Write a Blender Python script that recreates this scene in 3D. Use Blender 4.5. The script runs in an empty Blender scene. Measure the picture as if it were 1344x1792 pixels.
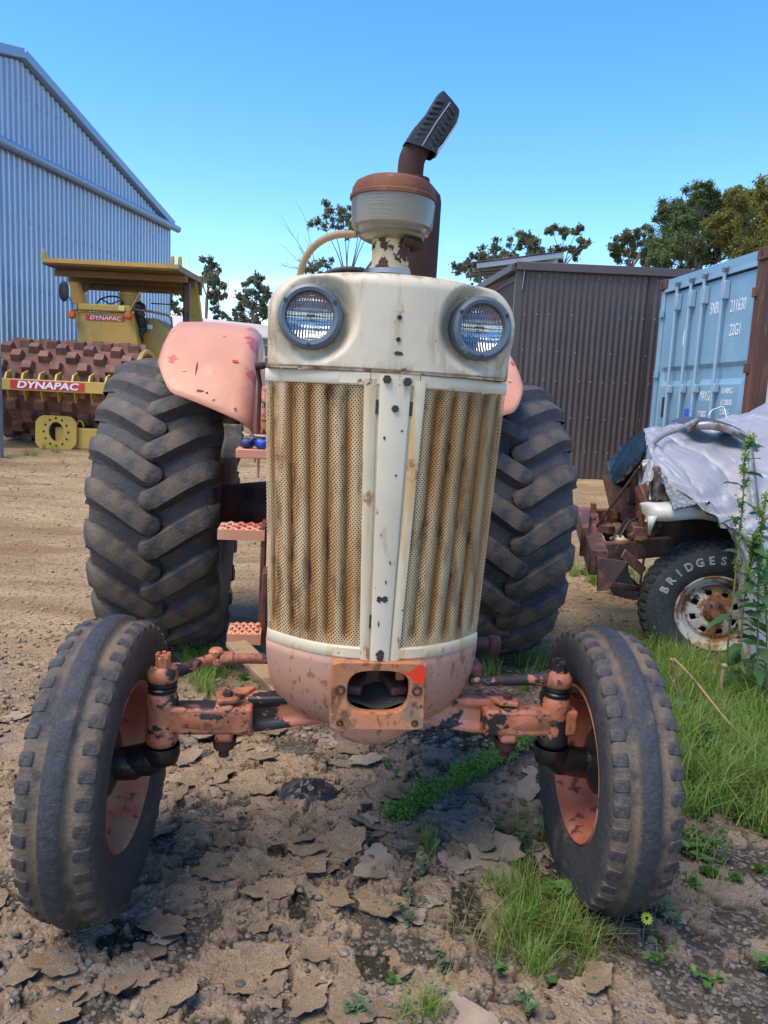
import bpy, bmesh, math, random
import numpy as np
from mathutils import Vector, Matrix, Euler
R_ = math.radians
random.seed(7)
rng = np.random.default_rng(11)
SC = bpy.context.scene
COL = SC.collection

# ------------------------------------------------------------------ camera
CAM_H, CAM_PITCH, CAM_ROLL, CAM_F = 1.4, R_(8.2), R_(2.7), 1346.0
cam_d = bpy.data.cameras.new('camera')
cam_d.sensor_fit = 'HORIZONTAL'
cam_d.sensor_width = 36.0
cam_d.lens = 36.0 * CAM_F / 1344.0
cam_d.clip_start = 0.05
cam_d.clip_end = 2000
cam = bpy.data.objects.new('camera', cam_d)
COL.objects.link(cam)
cam.matrix_world = (Matrix.Translation((0, 0, CAM_H)) @ Matrix.Rotation(R_(90) - CAM_PITCH, 4, 'X')
                    @ Matrix.Rotation(CAM_ROLL, 4, 'Z'))
SC.camera = cam

# ------------------------------------------------------------------ world, sun, exposure
SUN_AZ_VEC = Vector((-0.80, -0.62, 0))     # horizontal direction towards the sun (high, front left)
SUN_EL = R_(62)
world = bpy.data.worlds.new('World')
SC.world = world
world.use_nodes = True
wn = world.node_tree
wn.nodes.clear()
w_out = wn.nodes.new('ShaderNodeOutputWorld')
w_bg = wn.nodes.new('ShaderNodeBackground')
w_sky = wn.nodes.new('ShaderNodeTexSky')
w_sky.sky_type = 'NISHITA'
w_sky.sun_disc = False
w_sky.sun_elevation = SUN_EL
w_sky.sun_rotation = math.atan2(SUN_AZ_VEC.x, SUN_AZ_VEC.y)
w_sky.altitude = 200
w_sky.air_density = 1.0
w_sky.dust_density = 0.1
w_sky.ozone_density = 2.2
w_bg.inputs['Strength'].default_value = 0.15
# low cumulus near the horizon, all the way round
w_tc = wn.nodes.new('ShaderNodeTexCoord')
w_sep = wn.nodes.new('ShaderNodeSeparateXYZ')
w_map = wn.nodes.new('ShaderNodeMapping')
w_map.inputs['Scale'].default_value = (5.0, 5.0, 13.0)
w_no = wn.nodes.new('ShaderNodeTexNoise')
w_no.inputs['Scale'].default_value = 1.6
w_no.inputs['Detail'].default_value = 7
w_no.inputs['Roughness'].default_value = 0.55
w_r1 = wn.nodes.new('ShaderNodeMapRange')
w_r1.interpolation_type = 'SMOOTHSTEP'
w_r1.inputs['From Min'].default_value = 0.50
w_r1.inputs['From Max'].default_value = 0.60
w_r2 = wn.nodes.new('ShaderNodeMapRange')
w_r2.interpolation_type = 'SMOOTHSTEP'
w_r2.inputs['From Min'].default_value = 0.155
w_r2.inputs['From Max'].default_value = 0.085
w_mul = wn.nodes.new('ShaderNodeMath')
w_mul.operation = 'MULTIPLY'
w_mix = wn.nodes.new('ShaderNodeMix')
w_mix.data_type = 'RGBA'
w_mix.inputs['B'].default_value = (7.2, 7.5, 7.9, 1)
L = wn.links.new
L(w_tc.outputs['Generated'], w_sep.inputs[0])
L(w_tc.outputs['Generated'], w_map.inputs[0])
L(w_map.outputs[0], w_no.inputs['Vector'])
L(w_no.outputs[0], w_r1.inputs['Value'])
L(w_sep.outputs['Z'], w_r2.inputs['Value'])
L(w_r1.outputs[0], w_mul.inputs[0])
L(w_r2.outputs[0], w_mul.inputs[1])
L(w_mul.outputs[0], w_mix.inputs['Factor'])
w_hs = wn.nodes.new('ShaderNodeHueSaturation')
w_hs.inputs['Saturation'].default_value = 1.32
w_hs.inputs['Hue'].default_value = 0.504
L(w_sky.outputs[0], w_hs.inputs['Color'])
L(w_hs.outputs[0], w_mix.inputs['A'])
L(w_mix.outputs['Result'], w_bg.inputs['Color'])
L(w_bg.outputs[0], w_out.inputs[0])

sun_d = bpy.data.lights.new('sun', 'SUN')
sun_d.energy = 2.3
sun_d.angle = R_(42)
sun_d.color = (1.0, 0.87, 0.68)
sun = bpy.data.objects.new('sun', sun_d)
COL.objects.link(sun)
sdir = SUN_AZ_VEC.normalized() * math.cos(SUN_EL) + Vector((0, 0, math.sin(SUN_EL)))
sun.rotation_euler = sdir.to_track_quat('Z', 'Y').to_euler()
SC.view_settings.view_transform = 'Standard'
SC.view_settings.look = 'None'
SC.view_settings.gamma = 1
SC.view_settings.use_curve_mapping = False
SC.view_settings.exposure = 1.13
SC.cycles.use_denoising = True
SC.cycles.max_bounces = 8
SC.cycles.transparent_max_bounces = 12

# ------------------------------------------------------------------ helpers
_cr = Vector((math.cos(CAM_ROLL), math.sin(CAM_PITCH) * math.sin(CAM_ROLL), math.cos(CAM_PITCH) * math.sin(CAM_ROLL)))
_cu = Vector((-math.sin(CAM_ROLL), math.sin(CAM_PITCH) * math.cos(CAM_ROLL), math.cos(CAM_PITCH) * math.cos(CAM_ROLL)))
_cf = Vector((0, math.cos(CAM_PITCH), -math.sin(CAM_PITCH)))

def at(px, py, Y):
    """the point of the plane y = Y seen at this place of the photograph (used to survey sizes)"""
    d = _cf + _cr * ((px - 672) / CAM_F) + _cu * ((896 - py) / CAM_F)
    return Vector((0, 0, CAM_H)) + d * (Y / d.y)

def gbase(x, y):
    s = np.maximum(np.asarray(y, float) - 5.0, 0)
    t = np.clip((np.asarray(x, float) + 0.5) / 3.0, 0, 1)
    z = (0.10 - 0.056 * t * t * (3 - 2 * t)) * (np.sqrt(s * s + 0.36) - 0.6)
    return np.minimum(z, 1.15 + 0.35 * np.tanh(np.maximum(z - 1.15, 0) / 0.35))

def gz(x, y):
    return float(gbase(x, y))

def onground(px, py):
    d = _cf + _cr * ((px - 672) / CAM_F) + _cu * ((896 - py) / CAM_F)
    o = Vector((0, 0, CAM_H))
    t = 0.5
    for _ in range(4000):
        p = o + d * t
        if p.z <= gz(p.x, p.y):
            return Vector((p.x, p.y, gz(p.x, p.y)))
        t += 0.005 if t < 8 else 0.02
    return o + d * t

# hash noise in numpy
def _hash(ix, iy, k=0):
    h = (ix.astype(np.int64) * 374761393 + iy.astype(np.int64) * 668265263 + k * 974634551) & 0x7fffffff
    h = ((h ^ (h >> 13)) * 1274126177) & 0x7fffffff
    h = (h ^ (h >> 16))
    return (h % 100003) / 100003.0

def vnoise(x, y, k=0):
    x = np.asarray(x, float); y = np.asarray(y, float)
    ix = np.floor(x); iy = np.floor(y)
    fx = x - ix; fy = y - iy
    fx = fx * fx * (3 - 2 * fx); fy = fy * fy * (3 - 2 * fy)
    a = _hash(ix, iy, k); b = _hash(ix + 1, iy, k); c = _hash(ix, iy + 1, k); d = _hash(ix + 1, iy + 1, k)
    return (a * (1 - fx) + b * fx) * (1 - fy) + (c * (1 - fx) + d * fx) * fy

def fbm(x, y, k=0, o=4):
    s = 0; a = 0.5; t = 0
    for i in range(o):
        s = s + a * vnoise(np.asarray(x) * 2 ** i, np.asarray(y) * 2 ** i, k + i * 7)
        t += a; a *= 0.5
    return s / t

def worley(x, y, k=0):
    ix = np.floor(x); iy = np.floor(y)
    f1 = np.full(x.shape, 9.0); f2 = np.full(x.shape, 9.0); cid = np.zeros(x.shape)
    for dx in (-1, 0, 1):
        for dy in (-1, 0, 1):
            cx = ix + dx; cy = iy + dy
            px = cx + 0.1 + 0.8 * _hash(cx, cy, k); py = cy + 0.1 + 0.8 * _hash(cx, cy, k + 1)
            d = np.hypot(px - x, py - y)
            n = d < f1
            f2 = np.where(n, f1, np.minimum(f2, d))
            cid = np.where(n, _hash(cx, cy, k + 2), cid)
            f1 = np.where(n, d, f1)
    return f1, f2, cid

def sstep(a, b, x):
    t = np.clip((x - a) / (b - a), 0, 1)
    return t * t * (3 - 2 * t)

# ---- materials
def mk(name):
    m = bpy.data.materials.new(name)
    m.use_nodes = True
    nt = m.node_tree
    return m, nt, nt.nodes['Principled BSDF']

def nd(nt, t, **kw):
    n = nt.nodes.new('ShaderNode' + t)
    for k, v in kw.items():
        if hasattr(n, k):
            setattr(n, k, v)
        else:
            n.inputs[k].default_value = v
    return n

def vec_of(nt, st=(1, 1, 1), rnd=True):
    tc = nd(nt, 'TexCoord')
    mp = nd(nt, 'Mapping')
    mp.inputs['Scale'].default_value = st
    nt.links.new(tc.outputs['Object'], mp.inputs[0])
    if rnd:
        oi = nd(nt, 'ObjectInfo')
        ml = nd(nt, 'Math', operation='MULTIPLY')
        ml.inputs[1].default_value = 37.0
        nt.links.new(oi.outputs['Random'], ml.inputs[0])
        nt.links.new(ml.outputs[0], mp.inputs['Location'])
    return mp.outputs[0]

def noise_f(nt, vec, s, d=5, r=0.6):
    n = nd(nt, 'TexNoise')
    n.inputs['Scale'].default_value = s
    n.inputs['Detail'].default_value = d
    n.inputs['Roughness'].default_value = r
    nt.links.new(vec, n.inputs['Vector'])
    return n.outputs[0]

def mrange(nt, f, lo, hi, a=0.0, b=1.0):
    n = nd(nt, 'MapRange', interpolation_type='SMOOTHSTEP')
    n.inputs['From Min'].default_value = lo
    n.inputs['From Max'].default_value = hi
    n.inputs['To Min'].default_value = a
    n.inputs['To Max'].default_value = b
    nt.links.new(f, n.inputs['Value'])
    return n.outputs[0]

def mixc(nt, f, a, b):
    n = nd(nt, 'Mix', data_type='RGBA')
    for sock, v in (('Factor', f), ('A', a), ('B', b)):
        if isinstance(v, (tuple, list)):
            n.inputs[sock].default_value = (*v[:3], 1)
        elif isinstance(v, (int, float)):
            n.inputs[sock].default_value = v
        else:
            nt.links.new(v, n.inputs[sock])
    return n.outputs['Result']

def mathn(nt, op, a, b=None):
    n = nd(nt, 'Math', operation=op)
    for i, v in enumerate((a, b)):
        if v is None:
            continue
        if isinstance(v, (int, float)):
            n.inputs[i].default_value = v
        else:
            nt.links.new(v, n.inputs[i])
    return n.outputs[0]

def attr_f(nt, name):
    a = nd(nt, 'Attribute', attribute_name=name)
    return a.outputs['Fac']

def paint(name, base, rough=0.5, metal=0.0, layers=(), bump=None, var=0.12, spec=0.5, coat=0.0, rnd=True, dent=None):
    """layers: (colour, scale, lo, hi, stretch, roughness or None[, attribute name])"""
    m, nt, b = mk(name)
    v0 = vec_of(nt, rnd=rnd)
    f = noise_f(nt, v0, 2.3, 4)
    col = mixc(nt, mrange(nt, f, 0.25, 0.75), [c * (1 - var) for c in base], [min(1, c * (1 + var)) for c in base])
    rsock = None
    for ly in layers:
        c, s, lo, hi, st, r = ly[:6]
        fac = mrange(nt, noise_f(nt, vec_of(nt, st, rnd), s, 7, 0.62), lo, hi)
        if len(ly) > 6:
            fac = mathn(nt, 'MULTIPLY', fac, attr_f(nt, ly[6]))
        col = mixc(nt, fac, col, c)
        if r is not None:
            n = nd(nt, 'Mix', data_type='FLOAT')
            nt.links.new(fac, n.inputs['Factor'])
            if rsock is None:
                n.inputs['A'].default_value = rough
            else:
                nt.links.new(rsock, n.inputs['A'])
            n.inputs['B'].default_value = r
            rsock = n.outputs['Result']
    nt.links.new(col, b.inputs['Base Color'])
    b.inputs['Roughness'].default_value = rough
    if rsock is not None:
        nt.links.new(rsock, b.inputs['Roughness'])
    b.inputs['Metallic'].default_value = metal
    b.inputs['Specular IOR Level'].default_value = spec
    b.inputs['Coat Weight'].default_value = coat
    if bump:
        bn = nd(nt, 'Bump')
        bn.inputs['Strength'].default_value = bump[1]
        bn.inputs['Distance'].default_value = bump[2] if len(bump) > 2 else 0.004
        nt.links.new(noise_f(nt, v0, bump[0], 6, 0.65), bn.inputs['Height'])
        nt.links.new(bn.outputs[0], b.inputs['Normal'])
        if dent:
            b2 = nd(nt, 'Bump'); b2.inputs['Strength'].default_value = dent[1]; b2.inputs['Distance'].default_value = dent[2]
            nt.links.new(noise_f(nt, v0, dent[0], 3, 0.5), b2.inputs['Height']); nt.links.new(b2.outputs[0], bn.inputs['Normal'])
    return m

# ---- mesh builder
class MB:
    def __init__(s):
        s.v = []; s.f = []; s.at = {}
    def add(s, vs, fs):
        o = len(s.v)
        s.v += [tuple(v) for v in vs]
        s.f += [tuple(i + o for i in f) for f in fs]
        return s
    def box(s, c, d, rot=None, taper=None):
        hx, hy, hz = d[0] / 2, d[1] / 2, d[2] / 2
        vs = [Vector((x, y, z)) for x in (-hx, hx) for y in (-hy, hy) for z in (-hz, hz)]
        if taper:
            for v in vs:
                if v.z > 0:
                    v.x *= taper[0]; v.y *= taper[1]
        if rot:
            q = Euler(rot).to_matrix()
            vs = [q @ v for v in vs]
        c = Vector(c)
        return s.add([v + c for v in vs], [(0, 1, 3, 2), (4, 6, 7, 5), (0, 4, 5, 1), (2, 3, 7, 6), (0, 2, 6, 4), (1, 5, 7, 3)])
    def tube(s, pts, r, n=12, cap=True):
        pts = [Vector(p) for p in pts]
        rs = r if isinstance(r, (list, tuple)) else [r] * len(pts)
        ref = None; o = len(s.v)
        for i, p in enumerate(pts):
            t = (pts[min(i + 1, len(pts) - 1)] - pts[max(i - 1, 0)]).normalized()
            if ref is None:
                ref = t.orthogonal().normalized()
            ref = (ref - t * ref.dot(t))
            ref = ref.normalized() if ref.length > 1e-6 else t.orthogonal().normalized()
            bi = t.cross(ref)
            for k in range(n):
                a = 2 * math.pi * k / n
                s.v.append(tuple(p + (ref * math.cos(a) + bi * math.sin(a)) * rs[i]))
        for i in range(len(pts) - 1):
            for k in range(n):
                a = o + i * n + k; b = o + i * n + (k + 1) % n
                s.f.append((a, b, b + n, a + n))
        if cap:
            s.f.append(tuple(o + k for k in range(n))[::-1])
            e = o + (len(pts) - 1) * n
            s.f.append(tuple(e + k for k in range(n)))
        return s
    def lathe(s, prof, n=32, axis='z', c=(0, 0, 0), closed=False, a0=0.0, a1=2 * math.pi, sx=1, sy=1):
        """prof: (radius, height) pairs"""
        o = len(s.v); full = abs(a1 - a0 - 2 * math.pi) < 1e-6
        m = n if full else n + 1
        for r, h in prof:
            for k in range(m):
                a = a0 + (a1 - a0) * k / n
                u, w = r * math.cos(a) * sx, r * math.sin(a) * sy
                p = (u, w, h) if axis == 'z' else ((h, u, w) if axis == 'x' else (u, h, w))
                s.v.append((p[0] + c[0], p[1] + c[1], p[2] + c[2]))
        P = len(prof)
        for i in range(P if closed else P - 1):
            for k in range(n):
                a = o + i * m + k; b = o + i * m + (k + 1) % m
                j = (i + 1) % P
                a2 = o + j * m + k; b2 = o + j * m + (k + 1) % m
                s.f.append((a, b, b2, a2))
        return s
    def grid(s, fn, nu, nv, wrap=False):
        o = len(s.v)
        for j in range(nv + 1):
            for i in range(nu + 1):
                s.v.append(tuple(fn(i / nu, j / nv)))
        w = nu + 1
        for j in range(nv):
            for i in range(nu):
                a = o + j * w + i
                s.f.append((a, a + 1, a + 1 + w, a + w))
        return s
    def prism(s, poly, h0, h1, axis='y'):
        """polygon of (a, b) pairs pushed along an axis"""
        o = len(s.v); n = len(poly)
        for h in (h0, h1):
            for a, b in poly:
                s.v.append({'y': (a, h, b), 'x': (h, a, b), 'z': (a, b, h)}[axis])
        s.f.append(tuple(o + i for i in range(n)))
        s.f.append(tuple(o + n + i for i in range(n))[::-1])
        for i in range(n):
            j = (i + 1) % n
            s.f.append((o + i, o + n + i, o + n + j, o + j))
        return s
    def blob(s, c, r, n=8, m=6, jit=0.15):
        c = Vector(c)
        rr = r if isinstance(r, (tuple, list)) else (r, r, r)
        o = len(s.v)
        for j in range(m + 1):
            th = math.pi * j / m
            for i in range(n):
                ph = 2 * math.pi * i / n
                k = 1 + random.uniform(-jit, jit)
                s.v.append((c.x + rr[0] * k * math.sin(th) * math.cos(ph), c.y + rr[1] * k * math.sin(th) * math.sin(ph), c.z + rr[2] * k * math.cos(th)))
        for j in range(m):
            for i in range(n):
                a = o + j * n + i; b = o + j * n + (i + 1) % n
                s.f.append((a, a + n, b + n, b))
        return s
    def mesh(s, name, smooth=40):
        me = bpy.data.meshes.new(name)
        me.from_pydata(s.v, [], s.f)
        me.validate(clean_customdata=False)
        bm = bmesh.new(); bm.from_mesh(me)
        bmesh.ops.recalc_face_normals(bm, faces=bm.faces)
        bm.to_mesh(me); bm.free()
        if smooth:
            me.polygons.foreach_set('use_smooth', [True] * len(me.polygons))
            me.set_sharp_from_angle(angle=R_(smooth))
        for k, vals in s.at.items():
            if len(vals) == len(me.vertices):
                a = me.attributes.new(k, 'FLOAT', 'POINT')
                a.data.foreach_set('value', np.asarray(vals, np.float32))
        return me
    def build(s, name, mat, parent=None, smooth=40, bev=0, solid=0, loc=None, rot=None, bseg=2):
        return obj(name, s.mesh(name, smooth), mat, parent, bev, solid, loc, rot, bseg)

def obj(name, me, mat, parent=None, bev=0, solid=0, loc=None, rot=None, bseg=2):
    o = bpy.data.objects.new(name, me)
    COL.objects.link(o)
    if mat is not None and not me.materials:
        me.materials.append(mat)
    if parent is not None:
        o.parent = parent
    if loc is not None:
        o.location = loc
    if rot is not None:
        o.rotation_euler = rot
    if solid:
        m = o.modifiers.new('solid', 'SOLIDIFY'); m.thickness = solid; m.offset = 0
    if bev:
        m = o.modifiers.new('bevel', 'BEVEL'); m.width = bev; m.segments = bseg; m.limit_method = 'ANGLE'; m.angle_limit = R_(35)
        m.harden_normals = False
    return o

def tag(o, label=None, cat=None, group=None, kind=None):
    if label: o['label'] = label
    if cat: o['category'] = cat
    if group: o['group'] = group
    if kind: o['kind'] = kind
    return o

def empty(name, loc=(0, 0, 0), rz=0, parent=None, rot=None):
    o = bpy.data.objects.new(name, None)
    o.empty_display_size = 0.1
    COL.objects.link(o)
    o.location = loc
    o.rotation_euler = rot if rot is not None else (0, 0, rz)
    if parent is not None:
        o.parent = parent
    return o

def np_mesh(name, V, F, mat, parent=None, smooth=False, attrs=None):
    """V (n,3) array, F (m,k) array of one polygon size"""
    me = bpy.data.meshes.new(name)
    V = np.asarray(V, np.float32); F = np.asarray(F, np.int32)
    k = F.shape[1]
    me.vertices.add(len(V)); me.vertices.foreach_set('co', V.ravel())
    me.loops.add(F.size); me.loops.foreach_set('vertex_index', F.ravel())
    me.polygons.add(len(F)); me.polygons.foreach_set('loop_start', np.arange(0, F.size, k, dtype=np.int32))
    if smooth:
        me.polygons.foreach_set('use_smooth', np.ones(len(F), bool))
    me.update(calc_edges=True)
    for kk, vals in (attrs or {}).items():
        a = me.attributes.new(kk, 'FLOAT', 'POINT')
        a.data.foreach_set('value', np.asarray(vals, np.float32))
    return obj(name, me, mat, parent)

def text(name, body, size, mat, parent, mw, ext=0.001, sx=1.0, align='LEFT', outline=0, shear=0, spacing=1.0, bold=0.0):
    cu = bpy.data.curves.new(name, 'FONT')
    cu.body = body; cu.size = size; cu.extrude = ext; cu.align_x = align; cu.shear = shear
    cu.space_character = spacing
    cu.resolution_u = 3
    if outline:
        cu.fill_mode = 'NONE'; cu.extrude = 0; cu.bevel_depth = outline; cu.bevel_resolution = 0
    cu.offset = bold
    tmp = bpy.data.objects.new(name, cu)
    COL.objects.link(tmp)
    bpy.context.view_layer.update()
    me = bpy.data.meshes.new_from_object(tmp)
    bpy.data.objects.remove(tmp)
    me.materials.clear(); me.materials.append(mat)
    o = bpy.data.objects.new(name, me)
    COL.objects.link(o)
    o.parent = parent
    o.matrix_local = mw @ Matrix.Diagonal((sx, 1, 1, 1))
    return o

def ring_pts(r, n, a0=0.0):
    return [(r * math.cos(a0 + 2 * math.pi * k / n), r * math.sin(a0 + 2 * math.pi * k / n)) for k in range(n)]

# ------------------------------------------------------------------ materials
RUST = (0.20, 0.075, 0.03); DRUST = (0.07, 0.03, 0.018); BLACKW = (0.018, 0.015, 0.014)
MT = {}
MT['cream'] = paint('cream paint', (0.60, 0.505, 0.365), 0.36, layers=[
    ((0.50, 0.40, 0.25), 3.0, 0.50, 0.72, (1, 1, 0.5), None), ((0.40, 0.30, 0.19), 15, 0.60, 0.72, (1, 1, 0.35), None), (RUST, 26, 0.655, 0.70, (1, 1, 1), 0.8),
    ((0.10, 0.07, 0.05), 60, 0.70, 0.73, (1, 1, 1), 0.8)], bump=(30, 0.10))
MT['cowl'] = paint('worn cream cowl paint', (0.60, 0.505, 0.365), 0.42, dent=(8, 0.35, 0.008), layers=[
    ((0.50, 0.40, 0.25), 3.0, 0.50, 0.72, (1, 1, 0.5), None), ((0.43, 0.33, 0.20), 18, 0.50, 0.68, (1.4, 1, 0.22), 0.6), (RUST, 24, 0.665, 0.70, (1, 1, 1), 0.8),
    ((0.34, 0.17, 0.06), 20, 0.36, 0.60, (1, 1, 0.5), 0.8, 'edge'), ((0.10, 0.05, 0.03), 34, 0.50, 0.60, (1, 1, 1), 0.85, 'edge'), ((0.10, 0.07, 0.05), 60, 0.69, 0.72, (1, 1, 1), 0.8)], bump=(30, 0.12))
MT['cream_rusty'] = paint('rusty cream paint', (0.58, 0.48, 0.32), 0.45, layers=[
    ((0.56, 0.33, 0.12), 6.0, 0.50, 0.68, (2.4, 1, 0.35), None), ((0.33, 0.15, 0.05), 14, 0.60, 0.68, (1, 1, 0.6), 0.8),
    (DRUST, 24, 0.655, 0.70, (1, 1, 0.8), 0.85)], bump=(40, 0.15))
MT['olive_cream'] = paint('dull cream metal', (0.17, 0.145, 0.095), 0.24, layers=[
    ((0.11, 0.10, 0.085), 4, 0.42, 0.62, (2, 2, 0.4), 0.2), ((0.30, 0.2, 0.1), 9, 0.62, 0.72, (1, 1, 0.4), 0.7)], bump=(30, 0.08), coat=0.2)
MT['stem_cream'] = paint('flaking cream', (0.55, 0.43, 0.24), 0.5, layers=[
    ((0.48, 0.33, 0.16), 8, 0.5, 0.7, (1, 1, 0.5), None), (DRUST, 13, 0.55, 0.575, (1, 1, 1), 0.85)], bump=(30, 0.25))
MT['pink'] = paint('faded pink orange paint', (0.60, 0.265, 0.155), 0.48, dent=(7, 0.5, 0.012), layers=[
    ((0.50, 0.085, 0.055), 2.6, 0.56, 0.58, (1, 1, 1), 0.35), ((0.64, 0.34, 0.22), 5, 0.55, 0.75, (1, 1, 1), None),
    (DRUST, 17, 0.685, 0.71, (1, 1, 1), 0.85), ((0.16, 0.09, 0.06), 55, 0.71, 0.75, (1, 1, 1), 0.85)], bump=(25, 0.08), rnd=False)
MT['pink_nose'] = paint('dusty pink paint', (0.52, 0.255, 0.165), 0.6, dent=(9, 0.4, 0.01), layers=[
    ((0.44, 0.27, 0.19), 4, 0.45, 0.7, (1, 1, 1), None), ((0.33, 0.13, 0.06), 46, 0.545, 0.62, (1, 1, 0.7), 0.8),
    ((0.6, 0.05, 0.025), 9, 0.72, 0.735, (2, 2, 0.6), 0.4), (DRUST, 70, 0.69, 0.73, (1, 1, 1), 0.85)], bump=(50, 0.12))
MT['orange'] = paint('chipped orange paint', (0.44, 0.145, 0.068), 0.5, dent=(14, 0.5, 0.006), layers=[
    ((0.24, 0.085, 0.045), 8, 0.48, 0.64, (1, 1, 0.7), 0.75), ((0.13, 0.07, 0.045), 30, 0.54, 0.66, (1, 1, 1), 0.85),
    ((0.56, 0.26, 0.18), 5, 0.5, 0.7, (1, 1, 1), None), (BLACKW, 7.5, 0.535, 0.56, (1, 1, 1.3), 0.6),
    (DRUST, 26, 0.585, 0.64, (1, 1, 1), 0.85)], bump=(24, 0.4))
MT['orange_peel'] = paint('peeled orange paint', (0.46, 0.155, 0.075), 0.45, layers=[
    ((0.56, 0.26, 0.18), 5, 0.5, 0.7, (1, 1, 1), None), (BLACKW, 5.5, 0.525, 0.55, (1, 1, 1.3), 0.5), (DRUST, 26, 0.60, 0.66, (1, 1, 1), 0.85)], bump=(24, 0.4), rnd=False)
MT['bracket'] = paint('scraped red bracket', (0.40, 0.15, 0.06), 0.55, layers=[
    ((0.58, 0.045, 0.02), 9, 0.61, 0.64, (1, 1, 1), 0.35), ((0.20, 0.13, 0.08), 9, 0.52, 0.62, (1, 1, 1), 0.85),
    ((0.16, 0.065, 0.03), 22, 0.53, 0.63, (1, 1, 0.6), 0.85), ((0.06, 0.035, 0.025), 40, 0.58, 0.66, (1, 1, 1), 0.85)], bump=(30, 0.5))
MT['brightred'] = paint('bright red paint', (0.72, 0.04, 0.018), 0.35, layers=[(RUST, 40, 0.68, 0.73, (1, 1, 1), 0.8)])
MT['rimred'] = paint('dusty red rim', (0.36, 0.095, 0.055), 0.5, layers=[
    ((0.36, 0.20, 0.12), 5, 0.44, 0.66, (1, 1, 1), 0.8), (DRUST, 16, 0.565, 0.64, (1, 1, 1), 0.85)], bump=(30, 0.15))
MT['maroon'] = paint('dirty dark red casting', (0.14, 0.042, 0.03), 0.6, layers=[
    ((0.03, 0.02, 0.018), 4, 0.5, 0.6, (1, 1, 1), 0.5), ((0.16, 0.1, 0.07), 9, 0.58, 0.7, (1, 1, 1), 0.9)], bump=(20, 0.3))
MT['rust'] = paint('brown rust', (0.062, 0.028, 0.022), 0.85, layers=[
    ((0.095, 0.042, 0.028), 9, 0.5, 0.65, (1, 1, 0.6), None), ((0.045, 0.02, 0.015), 15, 0.56, 0.66, (1, 1, 0.6), None)], bump=(70, 0.35), spec=0.3)
MT['rust_cap'] = paint('orange rust', (0.19, 0.07, 0.035), 0.75, layers=[
    ((0.13, 0.045, 0.03), 6, 0.48, 0.62, (1, 1, 1), None), ((0.32, 0.16, 0.07), 20, 0.6, 0.7, (1, 1, 1), None)], bump=(60, 0.25), spec=0.3)
MT['grease'] = paint('black grease', (0.012, 0.011, 0.011), 0.28, bump=(60, 0.6))
MT['black'] = paint('black part', (0.016, 0.016, 0.018), 0.5, layers=[((0.06, 0.05, 0.045), 8, 0.55, 0.7, (1, 1, 1), 0.8)])
MT['dark'] = paint('dark inside', (0.02, 0.018, 0.016), 0.85)
MT['lampring'] = paint('grey lamp ring', (0.10, 0.125, 0.15), 0.42, layers=[((0.2, 0.22, 0.24), 30, 0.62, 0.7, (1, 1, 1), 0.6)], metal=0.2)
MT['screw'] = paint('dark screw', (0.03, 0.026, 0.024), 0.6)
MT['chrome'] = paint('chrome', (0.72, 0.73, 0.75), 0.14, 1.0, layers=[((0.25, 0.13, 0.07), 9, 0.62, 0.70, (1, 1, 1), 0.7)], bump=(20, 0.06))
MT['steel'] = paint('bare steel', (0.32, 0.32, 0.33), 0.45, 0.8)
MT['hose'] = paint('dry hose', (0.30, 0.20, 0.10), 0.7, layers=[((0.22, 0.14, 0.08), 30, 0.55, 0.65, (1, 1, 1), None)], bump=(90, 0.4))
MT['flap'] = paint('worn rubber flap', (0.085, 0.075, 0.07), 0.8, layers=[((0.2, 0.16, 0.13), 9, 0.52, 0.66, (1, 1, 1), None)], bump=(40, 0.3))
MT['bluecloth'] = paint('blue plastic', (0.035, 0.09, 0.50), 0.5, bump=(30, 0.3))
MT['roof_white'] = paint('white strip', (0.7, 0.72, 0.75), 0.4)

def rubber(name, dust, amount, base=(0.020, 0.022, 0.027)):
    m, nt, b = mk(name)
    v = vec_of(nt, rnd=False)
    col = mixc(nt, mrange(nt, noise_f(nt, v, 60, 6, 0.7), 0.35, 0.75), base, [c * 2.1 for c in base])
    f = mrange(nt, noise_f(nt, v, 5.5, 8, 0.68), amount, amount + 0.13)
    col = mixc(nt, mathn(nt, 'MULTIPLY', f, 0.85), col, dust)
    fine = mathn(nt, 'MULTIPLY', mrange(nt, noise_f(nt, v, 160, 3, 0.7), 0.56, 0.66), 0.30)
    col = mixc(nt, fine, col, [c * 1.25 for c in dust])
    # dirt packed into the grooves (stored on the mesh)
    gf = mathn(nt, 'MULTIPLY', attr_f(nt, 'groove'), mrange(nt, noise_f(nt, v, 9, 7, 0.65), 0.34, 0.60))
    col = mixc(nt, gf, col, dust)
    nt.links.new(col, b.inputs['Base Color'])
    b.inputs['Roughness'].default_value = 0.62
    b.inputs['Specular IOR Level'].default_value = 0.55
    bn = nd(nt, 'Bump')
    bn.inputs['Strength'].default_value = 0.9; bn.inputs['Distance'].default_value = 0.006
    nt.links.new(noise_f(nt, v, 75, 6, 0.75), bn.inputs['Height'])
    b2 = nd(nt, 'Bump'); b2.inputs['Strength'].default_value = 0.5; b2.inputs['Distance'].default_value = 0.012
    nt.links.new(noise_f(nt, v, 20, 5, 0.6), b2.inputs['Height']); nt.links.new(b2.outputs[0], bn.inputs['Normal'])
    nt.links.new(bn.outputs[0], b.inputs['Normal'])
    return m
MT['rubber_rear'] = rubber('rear tyre rubber', (0.15, 0.100, 0.060), 0.56)
MT['rubber_front'] = rubber('front tyre rubber', (0.15, 0.105, 0.063), 0.58)
MT['rubber_side'] = rubber('tyre rubber', (0.09, 0.085, 0.08), 0.60, (0.022, 0.024, 0.029))

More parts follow.
